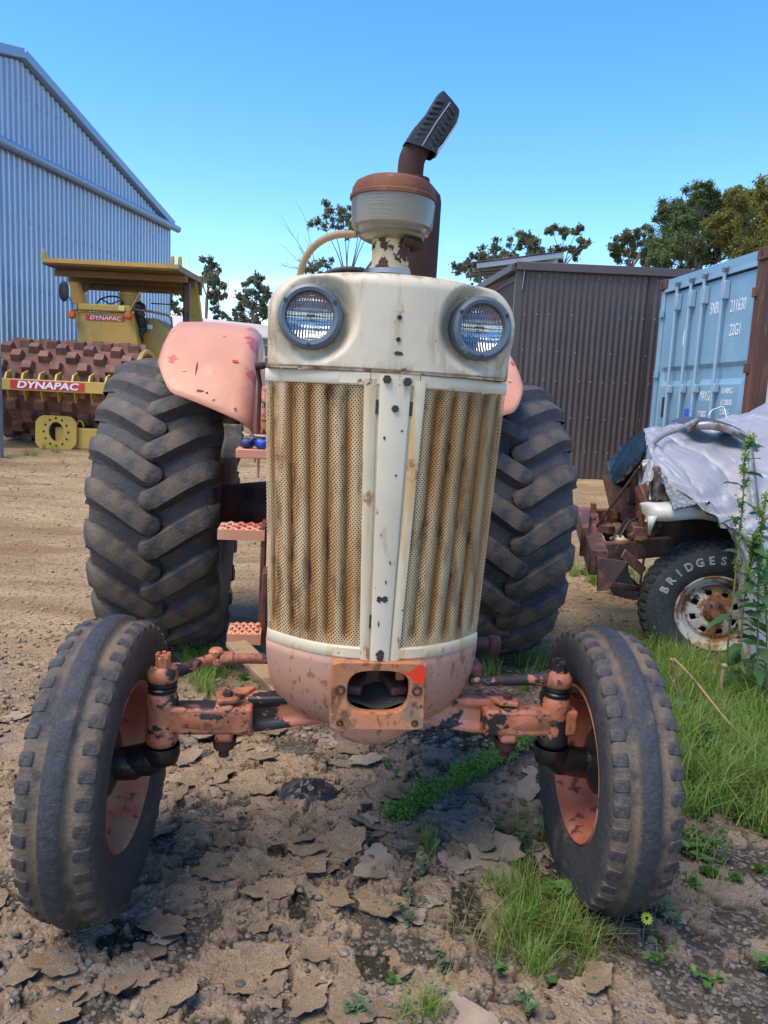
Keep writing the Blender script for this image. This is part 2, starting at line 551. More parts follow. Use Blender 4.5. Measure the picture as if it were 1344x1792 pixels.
def grille_mat():
    m, nt, b = mk('perforated grille metal')
    tc = nd(nt, 'TexCoord')
    sp = nd(nt, 'SeparateXYZ')
    nt.links.new(tc.outputs['Object'], sp.inputs[0])
    u = mathn(nt, 'MULTIPLY', sp.outputs['X'], 1 / 0.0082)
    w = mathn(nt, 'MULTIPLY', sp.outputs['Z'], 1 / 0.0102)
    s = mathn(nt, 'ABSOLUTE', mathn(nt, 'SUBTRACT', mathn(nt, 'FRACT', mathn(nt, 'ADD', u, w)), 0.5))
    t = mathn(nt, 'ABSOLUTE', mathn(nt, 'SUBTRACT', mathn(nt, 'FRACT', mathn(nt, 'SUBTRACT', u, w)), 0.5))
    hole = mathn(nt, 'LESS_THAN', mathn(nt, 'MAXIMUM', s, t), 0.255)
    v = vec_of(nt, rnd=False)
    vs = vec_of(nt, (3.0, 1.0, 0.30), rnd=False)
    col = mixc(nt, mrange(nt, noise_f(nt, v, 3, 5), 0.3, 0.7), (0.50, 0.36, 0.175), (0.62, 0.50, 0.31))
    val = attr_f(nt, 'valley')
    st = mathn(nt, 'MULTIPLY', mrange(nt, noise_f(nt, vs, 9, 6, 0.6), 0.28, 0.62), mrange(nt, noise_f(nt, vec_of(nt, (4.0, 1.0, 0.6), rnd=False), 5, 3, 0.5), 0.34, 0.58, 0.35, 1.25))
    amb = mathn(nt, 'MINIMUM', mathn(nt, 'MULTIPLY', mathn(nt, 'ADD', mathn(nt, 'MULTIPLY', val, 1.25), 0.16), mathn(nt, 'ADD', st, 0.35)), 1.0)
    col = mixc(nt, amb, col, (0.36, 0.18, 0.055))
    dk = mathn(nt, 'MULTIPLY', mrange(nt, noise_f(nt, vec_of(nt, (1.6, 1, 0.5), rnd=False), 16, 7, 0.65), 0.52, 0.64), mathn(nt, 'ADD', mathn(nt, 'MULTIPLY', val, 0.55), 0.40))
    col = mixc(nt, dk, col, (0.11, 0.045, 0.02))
    nt.links.new(col, b.inputs['Base Color'])
    b.inputs['Roughness'].default_value = 0.6
    tr = nd(nt, 'BsdfTransparent')
    mx = nd(nt, 'MixShader')
    nt.links.new(hole, mx.inputs[0]); nt.links.new(b.outputs[0], mx.inputs[1]); nt.links.new(tr.outputs[0], mx.inputs[2])
    nt.links.new(mx.outputs[0], nt.nodes['Material Output'].inputs['Surface'])
    return m
MT['grille'] = grille_mat()

def glass_mat():
    m, nt, b = mk('fluted lamp glass')
    b.inputs['Base Color'].default_value = (1, 1, 1, 1)
    b.inputs['Roughness'].default_value = 0.04
    b.inputs['IOR'].default_value = 1.35
    b.inputs['Transmission Weight'].default_value = 1.0
    v = vec_of(nt, (1, 1, 0.25), rnd=False)
    bn = nd(nt, 'Bump'); bn.inputs['Strength'].default_value = 0.5; bn.inputs['Distance'].default_value = 0.003
    nt.links.new(noise_f(nt, v, 130, 2, 0.5), bn.inputs['Height'])
    nt.links.new(bn.outputs[0], b.inputs['Normal'])
    return m
MT['lampglass'] = glass_mat()
def flute_mat(name, glass):
    m, nt, b = mk(name)
    b.inputs['Base Color'].default_value = (0.52, 0.51, 0.49, 1)
    b.inputs['Metallic'].default_value = 1.0
    b.inputs['Roughness'].default_value = 0.14
    tc = nd(nt, 'TexCoord'); sp = nd(nt, 'SeparateXYZ'); nt.links.new(tc.outputs['Object'], sp.inputs[0])
    wv = mathn(nt, 'SINE', mathn(nt, 'MULTIPLY', sp.outputs['X'], 900.0))
    rw = mathn(nt, 'SINE', mathn(nt, 'MULTIPLY', sp.outputs['Z'], 420.0))
    h = mathn(nt, 'ADD', wv, mathn(nt, 'MULTIPLY', rw, 0.55))
    h = mathn(nt, 'ADD', h, mathn(nt, 'MULTIPLY', noise_f(nt, vec_of(nt, (1, 1, 0.4), False), 90, 3), 2.0))
    bn = nd(nt, 'Bump'); bn.inputs['Strength'].default_value = 0.55; bn.inputs['Distance'].default_value = 0.0010
    nt.links.new(h, bn.inputs['Height']); nt.links.new(bn.outputs[0], b.inputs['Normal'])
    if glass:
        gl = nd(nt, 'BsdfGlossy'); gl.inputs['Roughness'].default_value = 0.05
        nt.links.new(bn.outputs[0], gl.inputs['Normal'])
        tr = nd(nt, 'BsdfTransparent'); tr.inputs['Color'].default_value = (0.80, 0.82, 0.83, 1)
        mx = nd(nt, 'MixShader'); mx.inputs[0].default_value = 0.10
        nt.links.new(tr.outputs[0], mx.inputs[1]); nt.links.new(gl.outputs[0], mx.inputs[2])
        nt.links.new(mx.outputs[0], nt.nodes['Material Output'].inputs['Surface'])
    return m
MT['reflector'] = flute_mat('fluted lamp reflector', False)
MT['lampglass'] = flute_mat('clear fluted lamp glass', True)
# ------------------------------------------------------------------ ground
MOSS_AND_SHADE = [(*onground(520, 1590)[:2], 0.035, 0.060), (*onground(485, 1502)[:2], 0.035, 0.03), (*onground(655, 1690)[:2], 0.06, 0.085), (*onground(820, 1600)[:2], 0.055, 0.11), (*onground(210, 1660)[:2], 0.06, 0.05), (*onground(1110, 1600)[:2], 0.09, 0.06), (*onground(840, 1500)[:2], 0.03, 0.06)]  # mossy patches; the two beside the front tyres are cast shade painted in
def crust_fields(x, y):
    """height above the base slope plus crust / tone / moss weights of the near ground"""
    x = np.asarray(x, float); y = np.asarray(y, float)
    near = sstep(4.6, 3.4, y) * sstep(3.2, 2.2, np.abs(x))
    wx = x + 0.10 * (fbm(x * 5, y * 5, 3) - 0.5) + 0.035 * (fbm(x * 21, y * 21, 5, 3) - 0.5)
    wy = y + 0.10 * (fbm(x * 5, y * 5, 13) - 0.5) + 0.035 * (fbm(x * 21, y * 21, 15, 3) - 0.5)
    f1, f2, cid = worley(wx * 5.2, wy * 6.4, 1)
    rag = 0.34 * (fbm(x * 26, y * 26, 21, 4) - 0.5)
    e = f2 - f1 + rag
    low = fbm(x * 1.7, y * 1.7, 31, 3)
    bare = 0.32 + 0.24 * sstep(0.25, 0.9, x) - 0.10 * sstep(0.2, -0.9, x) + 0.55 * (low - 0.5)
    hol = fbm(x * 9, y * 9, 41, 4)
    pres = (cid > bare) & (hol > 0.41)
    c1 = sstep(0.05, 0.08, e) * pres * sstep(0.41, 0.43, hol)
    g1, g2, gid = worley(wx * 13 + 5, wy * 14 + 9, 51)
    e2 = g2 - g1 + 0.5 * (fbm(x * 50, y * 50, 61, 3) - 0.5)
    c2 = sstep(0.10, 0.16, e2) * (gid > 0.52 + 0.2 * sstep(0.3, 0.9, x))
    curl1 = np.exp(-np.maximum(e - 0.05, 0) / 0.10)
    curl2 = np.exp(-np.maximum(e2 - 0.12, 0) / 0.16)
    tilt = (_hash(np.floor(cid * 9973), np.floor(cid * 77), 3) - 0.5)
    curlh = np.exp(-np.maximum(hol - 0.42, 0) / 0.035)
    h1 = c1 * (0.013 + 0.012 * tilt + 0.020 * curl1 * (0.2 + cid) + 0.012 * curlh + 0.022 * (fbm(x * 14, y * 14, 71, 4) - 0.5))
    h2 = c2 * (0.007 + 0.012 * curl2 * gid)
    crust = np.maximum(c1, c2 * 0.9) * near
    h = np.maximum(h1, h2) * near
    soil = (fbm(x * 40, y * 40, 81, 3) - 0.5) * 0.007 * near + (fbm(x * 2.2, y * 2.2, 91, 3) - 0.5) * 0.022 * near
    rut = ((fbm(x * 0.9, y * 2.4, 101, 4) - 0.5) * 0.09 + (fbm(x * 7, y * 9, 105, 3) - 0.5) * 0.05) * sstep(4.2, 6.5, y) * sstep(20, 9, y)
    moss_shade = sstep(0.56, 0.66, fbm(x * 3.1 + 4, y * 3.1, 111, 4)) * sstep(0.0, 0.35, x + 0.25 * (fbm(x * 4, y * 4, 9) - 0.5)) * near
    for mx_, my_, ra, rb in MOSS_AND_SHADE:
        d_ = np.hypot((x - mx_) / ra, (y - my_) / rb) + 1.0 * (fbm(x * 22, y * 22, 121, 4) - 0.5)
        moss_shade = np.maximum(moss_shade, sstep(1.05, 0.80, d_) * 1.6)
    tone = np.clip(0.5 * cid + 0.5 * low + 0.35 * sstep(-0.1, 0.9, x) - 0.15, 0, 1)
    return h + soil + rut, crust, tone, moss_shade

def ground_h(x, y):
    a = np.atleast_1d(np.asarray(x, float)); b = np.atleast_1d(np.asarray(y, float))
    return gbase(a, b) + crust_fields(a, b)[0]

def soft_axis(lo, hi, step, far_lo, far_hi, grow=1.16):
    a = list(np.arange(lo, hi, step))
    s = step
    p = a[-1]
    while p < far_hi:
        s *= grow; p += s; a.append(p)
    s = step; p = a[0]; pre = []
    while p > far_lo:
        s *= grow; p -= s; pre.append(p)
    return np.array(pre[::-1] + a)
gx = soft_axis(-1.35, 1.65, 0.0062, -400, 400)
gy_ = np.concatenate([soft_axis(1.02, 2.75, 0.0062, -30, 2.75)[:-1], soft_axis(2.756, 4.6, 0.013, 2.75, 700, 1.045)[1:]])
gy_ = np.unique(np.round(gy_, 5))
X, Y = np.meshgrid(gx, gy_)
Hh, CR, TN, MS = crust_fields(X.ravel(), Y.ravel())
Z = gbase(X.ravel(), Y.ravel()) + Hh
nx_, ny_ = len(gx), len(gy_)
idx = np.arange(nx_ * ny_).reshape(ny_, nx_)
F = np.stack([idx[:-1, :-1], idx[:-1, 1:], idx[1:, 1:], idx[1:, :-1]], -1).reshape(-1, 4)

def ground_mat():
    m, nt, b = mk('dirt and dried mud crust')
    v = vec_of(nt, rnd=False)
    crust, tone, moss_shade = attr_f(nt, 'crust'), attr_f(nt, 'tone'), attr_f(nt, 'moss_shade')
    vo = nd(nt, 'TexVoronoi'); vo.inputs['Scale'].default_value = 95
    nt.links.new(v, vo.inputs['Vector'])
    peb = mixc(nt, mrange(nt, noise_f(nt, v, 8, 6), 0.35, 0.7), (0.055, 0.040, 0.028), (0.115, 0.085, 0.058))
    sp = nd(nt, 'SeparateColor'); nt.links.new(vo.outputs['Color'], sp.inputs[0])
    peb = mixc(nt, mrange(nt, sp.outputs[0], 0.62, 0.78), peb, (0.17, 0.155, 0.135))
    far = mixc(nt, mrange(nt, noise_f(nt, vec_of(nt, (0.6, 1.6, 1), False), 1.4, 8, 0.65), 0.38, 0.62), (0.33, 0.225, 0.115), (0.46, 0.33, 0.18))
    far = mixc(nt, mrange(nt, noise_f(nt, vec_of(nt, (0.5, 2.5, 1), False), 0.8, 7, 0.7), 0.50, 0.60), far, (0.29, 0.175, 0.09))
    far = mixc(nt, mathn(nt, 'MULTIPLY', mrange(nt, noise_f(nt, v, 38, 4, 0.7), 0.48, 0.62), 0.75), far, (0.14, 0.10, 0.065))
    sy = nd(nt, 'SeparateXYZ'); nt.links.new(v, sy.inputs[0])
    fy = mrange(nt, mathn(nt, 'ADD', sy.outputs['Y'], mathn(nt, 'MULTIPLY', noise_f(nt, v, 1.5, 4), 1.5)), 3.3, 5.6)
    lx = mrange(nt, mathn(nt, 'ADD', sy.outputs['X'], mathn(nt, 'MULTIPLY', noise_f(nt, v, 2.5, 4), 0.6)), -0.75, -1.2)
    soil = mixc(nt, mathn(nt, 'MAXIMUM', fy, lx), peb, far)
    ccol = mixc(nt, tone, (0.42, 0.30, 0.18), (0.28, 0.21, 0.15))
    ccol = mixc(nt, mathn(nt, 'MULTIPLY', mrange(nt, noise_f(nt, v, 30, 8, 0.75), 0.42, 0.62), 0.6), ccol, (0.19, 0.13, 0.085))
    ccol = mixc(nt, mathn(nt, 'MULTIPLY', mrange(nt, noise_f(nt, v, 6, 6, 0.6), 0.52, 0.66), 0.5), ccol, (0.25, 0.185, 0.145))
    col = mixc(nt, crust, soil, ccol)
    mo = mathn(nt, 'MINIMUM', mathn(nt, 'MULTIPLY', moss_shade, mrange(nt, noise_f(nt, v, 30, 6, 0.7), 0.30, 0.6)), 1.0)
    col = mixc(nt, mo, col, (0.034, 0.034, 0.018))  # one dark colour for mossy ground and the painted tyre shade
    nt.links.new(col, b.inputs['Base Color'])
    b.inputs['Roughness'].default_value = 0.92
    b.inputs['Specular IOR Level'].default_value = 0.25
    bn = nd(nt, 'Bump'); bn.inputs['Strength'].default_value = 1.0; bn.inputs['Distance'].default_value = 0.012
    hsum = mathn(nt, 'ADD', mathn(nt, 'MULTIPLY', noise_f(nt, v, 70, 8, 0.72), 0.9), mathn(nt, 'MULTIPLY', vo.outputs['Distance'], -0.6))
    hsum = mathn(nt, 'ADD', hsum, mathn(nt, 'MULTIPLY', noise_f(nt, v, 13, 6, 0.6), 0.9))
    nt.links.new(hsum, bn.inputs['Height']); nt.links.new(bn.outputs[0], b.inputs['Normal'])
    return m
GROUND = np_mesh('ground', np.stack([X.ravel(), Y.ravel(), Z], -1), F, ground_mat(), smooth=True, attrs={'crust': CR, 'tone': TN, 'moss_shade': MS})
tag(GROUND, 'bare yard of dirt and gravel with peeling dried mud', kind='structure')
del X, Y, F, Hh

# --- curled flakes of dried mud lying on the crust
MT['flake'] = paint('dried mud flake', (0.40, 0.285, 0.17), 0.95, layers=[((0.22, 0.155, 0.10), 14, 0.42, 0.62, (1, 1, 1), None), ((0.28, 0.205, 0.15), 5, 0.5, 0.66, (1, 1, 1), None), ((0.14, 0.10, 0.07), 60, 0.60, 0.7, (1, 1, 1), None)], bump=(45, 0.9, 0.006), spec=0.2)
MT['flake_grey'] = paint('grey mud flake', (0.33, 0.25, 0.18), 0.95, layers=[((0.36, 0.27, 0.19), 9, 0.5, 0.66, (1, 1, 1), None), ((0.13, 0.10, 0.08), 40, 0.58, 0.7, (1, 1, 1), None)], bump=(60, 0.5), spec=0.2)
def flake_mesh(seed, mat):
    r = random.Random(seed)
    n = 40
    amp = [(r.uniform(0.0, 0.34), r.uniform(0, 6.28), k) for k in (2, 3, 5, 7, 11, 13)]
    def rad(a):
        q = 1 + sum(A / (0.6 + 0.35 * k) * math.sin(k * a + p) for A, p, k in amp)
        return max(0.22, q * r.uniform(0.90, 1.06))
    rs = [rad(2 * math.pi * k / n) for k in range(n)]
    ca, cs_ = r.uniform(0, 6.28), r.uniform(0.06, 0.30)
    cb_, cs2 = r.uniform(0, 6.28), r.uniform(-0.05, 0.20)
    def hz(x, y):
        d = x * math.cos(ca) + y * math.sin(ca); e = x * math.cos(cb_) + y * math.sin(cb_)
        return cs_ * max(0, d) ** 2 + cs2 * e * e + 0.06 * math.sin(5 * x + ca) * math.sin(4 * y + cb_)
    b = MB()
    th = r.uniform(0.04, 0.08)
    b.v.append((0, 0, hz(0, 0)))
    for q in (0.4, 0.72, 1.0):
        for k in range(n):
            a = 2 * math.pi * k / n
            rr = rs[k] * q * (1 if q == 1 else r.uniform(0.9, 1.05))
            x, y = rr * math.cos(a), rr * math.sin(a) * 0.8
            b.v.append((x, y, hz(x, y) + r.uniform(-0.008, 0.008)))
    for k in range(n):
        x, y, z = b.v[1 + 2 * n + k]
        b.v.append((x * 0.97, y * 0.97, z - th))
    for k in range(n):
        j = (k + 1) % n
        b.f.append((0, 1 + k, 1 + j))
        for L0 in range(3): b.f.append((1 + L0 * n + k, 1 + (L0 + 1) * n + k, 1 + (L0 + 1) * n + j, 1 + L0 * n + j))
    me = b.mesh('mud_flake', 35)
    me.materials.append(mat)
    return me
FLK = [flake_mesh(100 + i, MT['flake']) for i in range(18)]
FLKG = [flake_mesh(200 + i, MT['flake_grey']) for i in range(10)]
rf = random.Random(5)
placed = 0
tries = 0
wheels_xy = [(-0.75, 1.95, 0.24), (0.69, 2.13, 0.24)]
while placed < 290 and tries < 9000:
    tries += 1
    y = 1.12 + 2.1 * rf.random() ** 1.3
    half = 0.15 + 0.50 * y
    x = rf.uniform(-half, half * 0.9)
    if any(abs(x - a) < 0.14 and abs(y - c) < r for a, c, r in wheels_xy):
        continue
    if x > 0.30 and rf.random() < 0.72:
        continue
    s = rf.choice((0.022, 0.03, 0.038, 0.046, 0.058, 0.08)) * rf.uniform(0.8, 1.3)
    grey = (x > 0.1 and rf.random() < 0.6) or rf.random() < 0.12
    o = obj('mud_flake', rf.choice(FLKG if grey else FLK), None, GROUND)
    z = float(ground_h(x, y)[0])
    o.location = (x, y, z + 0.002 + 0.003 * rf.random())
    o.rotation_euler = (rf.uniform(-0.12, 0.12), rf.uniform(-0.12, 0.12), rf.uniform(0, 6.28))
    o.scale = (s * rf.uniform(0.8, 1.3), s, s * 0.9)
    placed += 1

# --- loose gravel
def stones(n, sampler, smin, smax, name, mat):
    t = (1 + 5 ** 0.5) / 2
    iv = np.array([(-1, t, 0), (1, t, 0), (-1, -t, 0), (1, -t, 0), (0, -1, t), (0, 1, t), (0, -1, -t), (0, 1, -t), (t, 0, -1), (t, 0, 1), (-t, 0, -1), (-t, 0, 1)]) / 1.9
    fi = np.array([(0, 11, 5), (0, 5, 1), (0, 1, 7), (0, 7, 10), (0, 10, 11), (1, 5, 9), (5, 11, 4), (11, 10, 2), (10, 7, 6), (7, 1, 8), (3, 9, 4), (3, 4, 2), (3, 2, 6), (3, 6, 8), (3, 8, 9), (4, 9, 5), (2, 4, 11), (6, 2, 10), (8, 6, 7), (9, 8, 1)])
    xy = sampler(n)
    z = ground_h(xy[:, 0], xy[:, 1])
    s = smin + (smax - smin) * rng.random(n) ** 3
    V = iv[None] * (0.6 + 0.8 * rng.random((n, 12, 1)))
    a = rng.random(n) * 6.28
    ca, sa = np.cos(a)[:, None], np.sin(a)[:, None]
    x_, y_ = V[..., 0] * ca - V[..., 1] * sa, V[..., 0] * sa + V[..., 1] * ca
    V = np.stack([x_ * 1.2, y_, V[..., 2] * 0.6], -1) * s[:, None, None]
    V += np.stack([xy[:, 0], xy[:, 1], z + s * 0.25], -1)[:, None, :]
    Fa = (fi[None] + (np.arange(n) * 12)[:, None, None]).reshape(-1, 3)
    return np_mesh(name, V.reshape(-1, 3), Fa, mat)
def samp_near(n):
    y = 1.05 + 3.4 * rng.random(n) ** 1.4
    return np.stack([(rng.random(n) * 2 - 1) * (0.2 + 0.58 * y), y], -1)
def samp_mid(n):
    y = 3.0 + 7 * rng.random(n) ** 1.5
    return np.stack([(rng.random(n) * 2 - 1) * (0.6 * y), y], -1)
MT['gravel'] = paint('grey gravel', (0.17, 0.145, 0.115), 0.85, layers=[((0.09, 0.07, 0.05), 30, 0.45, 0.55, (1, 1, 1), None), ((0.27, 0.24, 0.20), 55, 0.58, 0.66, (1, 1, 1), None)])
MT['gravel_tan'] = paint('tan gravel', (0.34, 0.245, 0.15), 0.9, layers=[((0.24, 0.17, 0.11), 30, 0.45, 0.55, (1, 1, 1), None), ((0.36, 0.28, 0.2), 55, 0.58, 0.66, (1, 1, 1), None)])
gs = stones(11000, samp_near, 0.002, 0.012, 'gravel', MT['gravel']); tag(gs, 'loose grey gravel scattered between the mud flakes', 'gravel', kind='stuff')
gs = stones(9000, samp_mid, 0.003, 0.016, 'gravel', MT['gravel_tan']); tag(gs, 'loose tan gravel strewn over the yard behind the tractor', 'gravel', kind='stuff')
# ------------------------------------------------------------------ tractor (x across, y backwards, z up; origin on the ground under the front axle)
TR = empty('tractor', (-0.02, 2.04, 0), rot=(0, R_(0.6), R_(7)))
tag(TR, 'old tractor with cream grille, pink fenders and big lugged rear tyres', 'tractor')

def bolt(parent, p, r, axis='y', h=0.012, mat='screw', name='bolt'):
    """six-sided head whose outer end is at p along the axis, growing towards -y / +z"""
    b = MB()
    pr = [(0, h), (r * 0.9, h), (r, h * 0.8), (r, 0)]
    if axis == 'y':
        b.lathe([(a, -c) for a, c in pr], 6, 'y', p)
    else:
        b.lathe(pr, 6, 'z', p)
    return b.build(name, MT[mat], parent, smooth=20)

def gy(x, hw=0.31):
    """plan curve of the nose: how far back the skin lies at x"""
    return -0.145 + 0.15 * abs(x / hw) ** 2.3

# --- headlight cowl
CW, CZ0, CZ1, CRC = 0.318, 1.468, 1.705, 0.085
HLX, HLZ = 0.212, 1.592
def cowl_pt(s, t):
    z = CZ0 + (CZ1 - CZ0) * t
    hw = CW * (0.985 + 0.015 * t)
    if z > CZ1 - CRC:
        k = (z - (CZ1 - CRC)) / CRC
        hw = hw - CRC + CRC * math.sqrt(max(0.0, 1 - min(1, k) ** 2 * 0.995))
    x = s * hw
    # crown: the top edge falls away to both sides
    zz = z - 0.020 * (x / CW) ** 2 * t
    d = min(hw - abs(x), CZ1 - z)
    if abs(x) > CW - CRC and z > CZ1 - CRC:
        d = CRC - math.hypot(abs(x) - (CW - CRC), z - (CZ1 - CRC))
    rf = 0.034
    e = 0
    if d < rf:
        q = 1 - max(0, d) / rf
        e = rf * (1 - math.sqrt(max(0, 1 - q * q)))
    y = gy(x, 0.312) * 0.72 - 0.050 + e
    for sg in (-1, 1):
        q = math.hypot(x - sg * HLX, (zz - HLZ))
        # flat seat for the lamp, dished into the skin
        f = float(sstep(0.118, 0.082, q))
        y = y * (1 - f) + f * (gy(HLX, 0.312) * 0.72 - 0.050 + 0.022)
    if t < 0.03:
        y += 0.006
    return (x, y, zz)
def sgrid(u):
    s = 2 * u - 1
    return math.copysign(1 - (1 - abs(s)) ** 1.25, s)
cb = MB()
NU, NV = 150, 64
cb.grid(lambda u, v: cowl_pt(sgrid(u), 1 - (1 - v) ** 1.2), NU, NV)
w = NU + 1
rim = [j * w for j in range(NV + 1)] + [NV * w + i for i in range(1, NU + 1)] + [j * w + NU for j in range(NV - 1, -1, -1)]
last = rim
for yy in (0.14, 0.5, 0.95, 1.35):
    o0 = len(cb.v)
    for r in rim:
        p = cb.v[r]
        cb.v.append((p[0] * (1 - 0.02 * yy), yy, p[2] + 0.012 * min(1, yy)))
    new = list(range(o0, o0 + len(rim)))
    for i in range(len(rim) - 1):
        cb.f.append((last[i], last[i + 1], new[i + 1], new[i]))
    last = new
cb.at['edge'] = [float(np.clip(math.exp(-abs(p[2] - CZ0) / 0.010) + 0.6 * math.exp(-abs(abs(p[0]) - 0.308) / 0.006) * (p[1] < 0.1) + 0.55 * math.exp(-abs(p[2] - 1.70) / 0.008) * (p[1] < 0.05)
    + 0.5 * math.exp(-abs(math.hypot(abs(p[0]) - HLX, p[2] - HLZ) - 0.082) / 0.006), 0, 1)) for p in cb.v]
hood = cb.build('hood', MT['cowl'], TR, smooth=50)
for z in (1.600, 1.548):     # badge holes
    b = MB(); b.lathe([(0.0055, 0), (0.0055, -0.004), (0.0, -0.004)], 12, 'y', (0.0, cowl_pt(0, 0.5)[1] + 0.001, z)); b.build('badge_hole', MT['dark'], hood)
def chip(x, z, rx, rz, parent, yf, mat='rust', name='paint_chip'):
    pts = []
    n = 14
    for k in range(n):
        a = 2 * math.pi * k / n
        q = random.uniform(0.72, 1.15)
        pts.append((x + rx * q * math.cos(a), z + rz * q * math.sin(a)))
    b = MB()
    b.add([(px, yf(px) - 0.0012, pz) for px, pz in pts], [tuple(range(n))])
    return b.build(name, MT[mat], parent)
cyf = lambda x: cowl_pt(x / CW, 0.45)[1]
chip(0.002, 1.515, 0.013, 0.006, hood, cyf, 'screw'); chip(0.0, 1.622, 0.009, 0.013, hood, cyf, 'cream_rusty')
chip(-0.012, 1.60, 0.006, 0.012, hood, cyf, 'cream_rusty')

# --- headlights
for sg in (-1, 1):
    cy = gy(HLX, 0.312) * 0.72 - 0.050
    h = empty('headlight', (sg * HLX, cy, HLZ), sg * R_(7), TR)
    b = MB(); b.lathe([(0.056, 0.012), (0.0565, -0.006), (0.060, -0.014), (0.068, -0.016), (0.0755, -0.012), (0.079, 0.0), (0.079, 0.024), (0.056, 0.024)], 56, 'y', closed=True)
    b.build('lamp_ring', MT['lampring'], h)
    b = MB(); b.lathe([(0.0, 0.022), (0.014, 0.0206), (0.028, 0.0165), (0.042, 0.0095), (0.050, 0.0045), (0.0565, 0.0)], 48, 'y')
    b.build('reflector', MT['reflector'], h)
    b = MB(); b.lathe([(0.0, -0.016), (0.02, -0.0148), (0.04, -0.0105), (0.0565, -0.003)], 40, 'y')
    b.build('lens', MT['lampglass'], h)
    b = MB(); b.box((0, 0.010, 0.003), (0.022, 0.010, 0.007)); b.build('bulb_shield', MT['screw'], h, bev=0.002)
    for a in (150, 30, 270):
        q = R_(a)
        bolt(h, (0.0685 * math.cos(q), -0.014, 0.0685 * math.sin(q)), 0.0055, 'y', 0.004, name='screw')

# --- grille panels
GZ0, GZ1 = 0.775, 1.437
def ghw(z):
    return 0.289 + (0.318 - 0.289) * (z - GZ0) / (GZ1 - GZ0)
def gcen(z):          # half width of the centre strip
    return 0.047 + 0.027 * (z - GZ0) / (GZ1 - GZ0)
NR = 5.5
for sg in (-1, 1):
    b = MB(); val = []
    nu, nv = 150, 60
    def f(u, v):
        z = GZ0 + (GZ1 - GZ0) * v
        x = gcen(z) - 0.006 + (ghw(z) - gcen(z) + 0.006) * u
        ph = u * NR
        k = abs(math.sin(math.pi * ph))
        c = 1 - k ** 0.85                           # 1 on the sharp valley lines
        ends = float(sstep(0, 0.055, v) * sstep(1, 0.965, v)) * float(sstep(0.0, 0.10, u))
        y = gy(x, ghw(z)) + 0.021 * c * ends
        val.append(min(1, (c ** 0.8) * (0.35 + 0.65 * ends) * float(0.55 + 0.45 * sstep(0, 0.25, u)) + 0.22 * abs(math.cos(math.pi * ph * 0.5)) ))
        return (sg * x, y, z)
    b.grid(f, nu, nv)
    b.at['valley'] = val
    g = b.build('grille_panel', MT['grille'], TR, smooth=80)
# radiator core and shroud seen through the perforations
b = MB(); b.box((0, 0.10, 1.10), (0.54, 0.06, 0.70)); b.build('radiator', MT['dark'], TR, bev=0.004)
for sg in (-1, 1):
    b = MB(); b.grid(lambda u, v: (sg * (ghw(GZ0 + (GZ1 - GZ0) * v) - 0.010), 0.012 + 0.42 * u, GZ0 + (GZ1 - GZ0) * v), 4, 4)
    b.build('side_shroud', MT['cream_rusty'], TR, solid=0.003)

# --- trim bars round the grille
def bar(name, x0, x1, z0, z1, hw, proud, mat, thick=0.016, slope=0.0):
    b = MB()
    prof = [(-proud + thick, z0), (-proud + 0.003, z0), (-proud, z0 + 0.004), (-proud, z1 - 0.004), (-proud + 0.003, z1), (-proud + thick, z1)]
    n = 26
    o = 0
    for i in range(n + 1):
        x = x0 + (x1 - x0) * i / n
        for dy, z in prof:
            b.v.append((x, gy(x, hw) + dy, z + slope * abs(x)))
    m = len(prof)
    for i in range(n):
        for k in range(m - 1):
            a = i * m + k
            b.f.append((a, a + 1, a + 1 + m, a + m))
    b.f.append(tuple(range(m))); b.f.append(tuple(n * m + k for k in range(m))[::-1])
    return b.build(name, MT[mat], TR, smooth=35)
bar('top_trim', -0.319, -0.062, 1.4345, 1.466, 0.319, 0.006, 'cream')
bar('top_trim', 0.062, 0.319, 1.4345, 1.466, 0.319, 0.006, 'cream')
bar('top_trim', -0.0605, 0.0605, 1.436, 1.468, 0.319, 0.004, 'cream_rusty')
bar('bottom_trim', -0.290, -0.036, 0.745, 0.776, 0.290, 0.006, 'cream_rusty')
bar('bottom_trim', 0.036, 0.290, 0.745, 0.776, 0.290, 0.006, 'cream_rusty')
# --- centre strip: plate between two folded channels
def strip(name, xa0, xb0, xa1, xb1, proud, mat, z0=0.738, z1=1.452, lip=0.004):
    b = MB()
    n = 20
    for i in range(n + 1):
        t = i / n
        z = z0 + (z1 - z0) * t
        xa = xa0 + (xa1 - xa0) * t; xb = xb0 + (xb1 - xb0) * t
        y = -0.145 - proud
        for x, yy in ((xa, y + 0.014), (xa, y + 0.002), (xa + lip, y), (xb - lip, y), (xb, y + 0.002), (xb, y + 0.014)):
            b.v.append((x, yy, z))
    for i in range(n):
        for k in range(5):
            a = i * 6 + k
            b.f.append((a, a + 1, a + 7, a + 6))
    b.f.append(tuple(range(6))); b.f.append(tuple(n * 6 + k for k in range(6))[::-1])
    return b.build(name, MT[mat], TR, smooth=30)
strip('centre_channel', -0.050, -0.027, -0.076, -0.046, 0.0045, 'cream_rusty')
strip('centre_channel', 0.027, 0.050, 0.046, 0.076, 0.0045, 'cream_rusty')
b = MB(); b.grid(lambda u, v: ((2 * u - 1) * (0.029 + 0.019 * v), -0.1445, 0.74 + 0.71 * v), 2, 8); b.build('channel_backing', MT['cream'], TR)
cs = strip('centre_plate', -0.0235, 0.0235, -0.0385, 0.0385, 0.009, 'cream', z0=0.732, z1=1.462)
yf = lambda x: -0.1545
bolt(cs, (0.002, -0.1545, 1.383), 0.0095, 'y', 0.006)
for x, z in ((-0.022, 1.452), (0.028, 1.449)):
    bolt(cs, (x, -0.155, z), 0.011, 'y', 0.009)
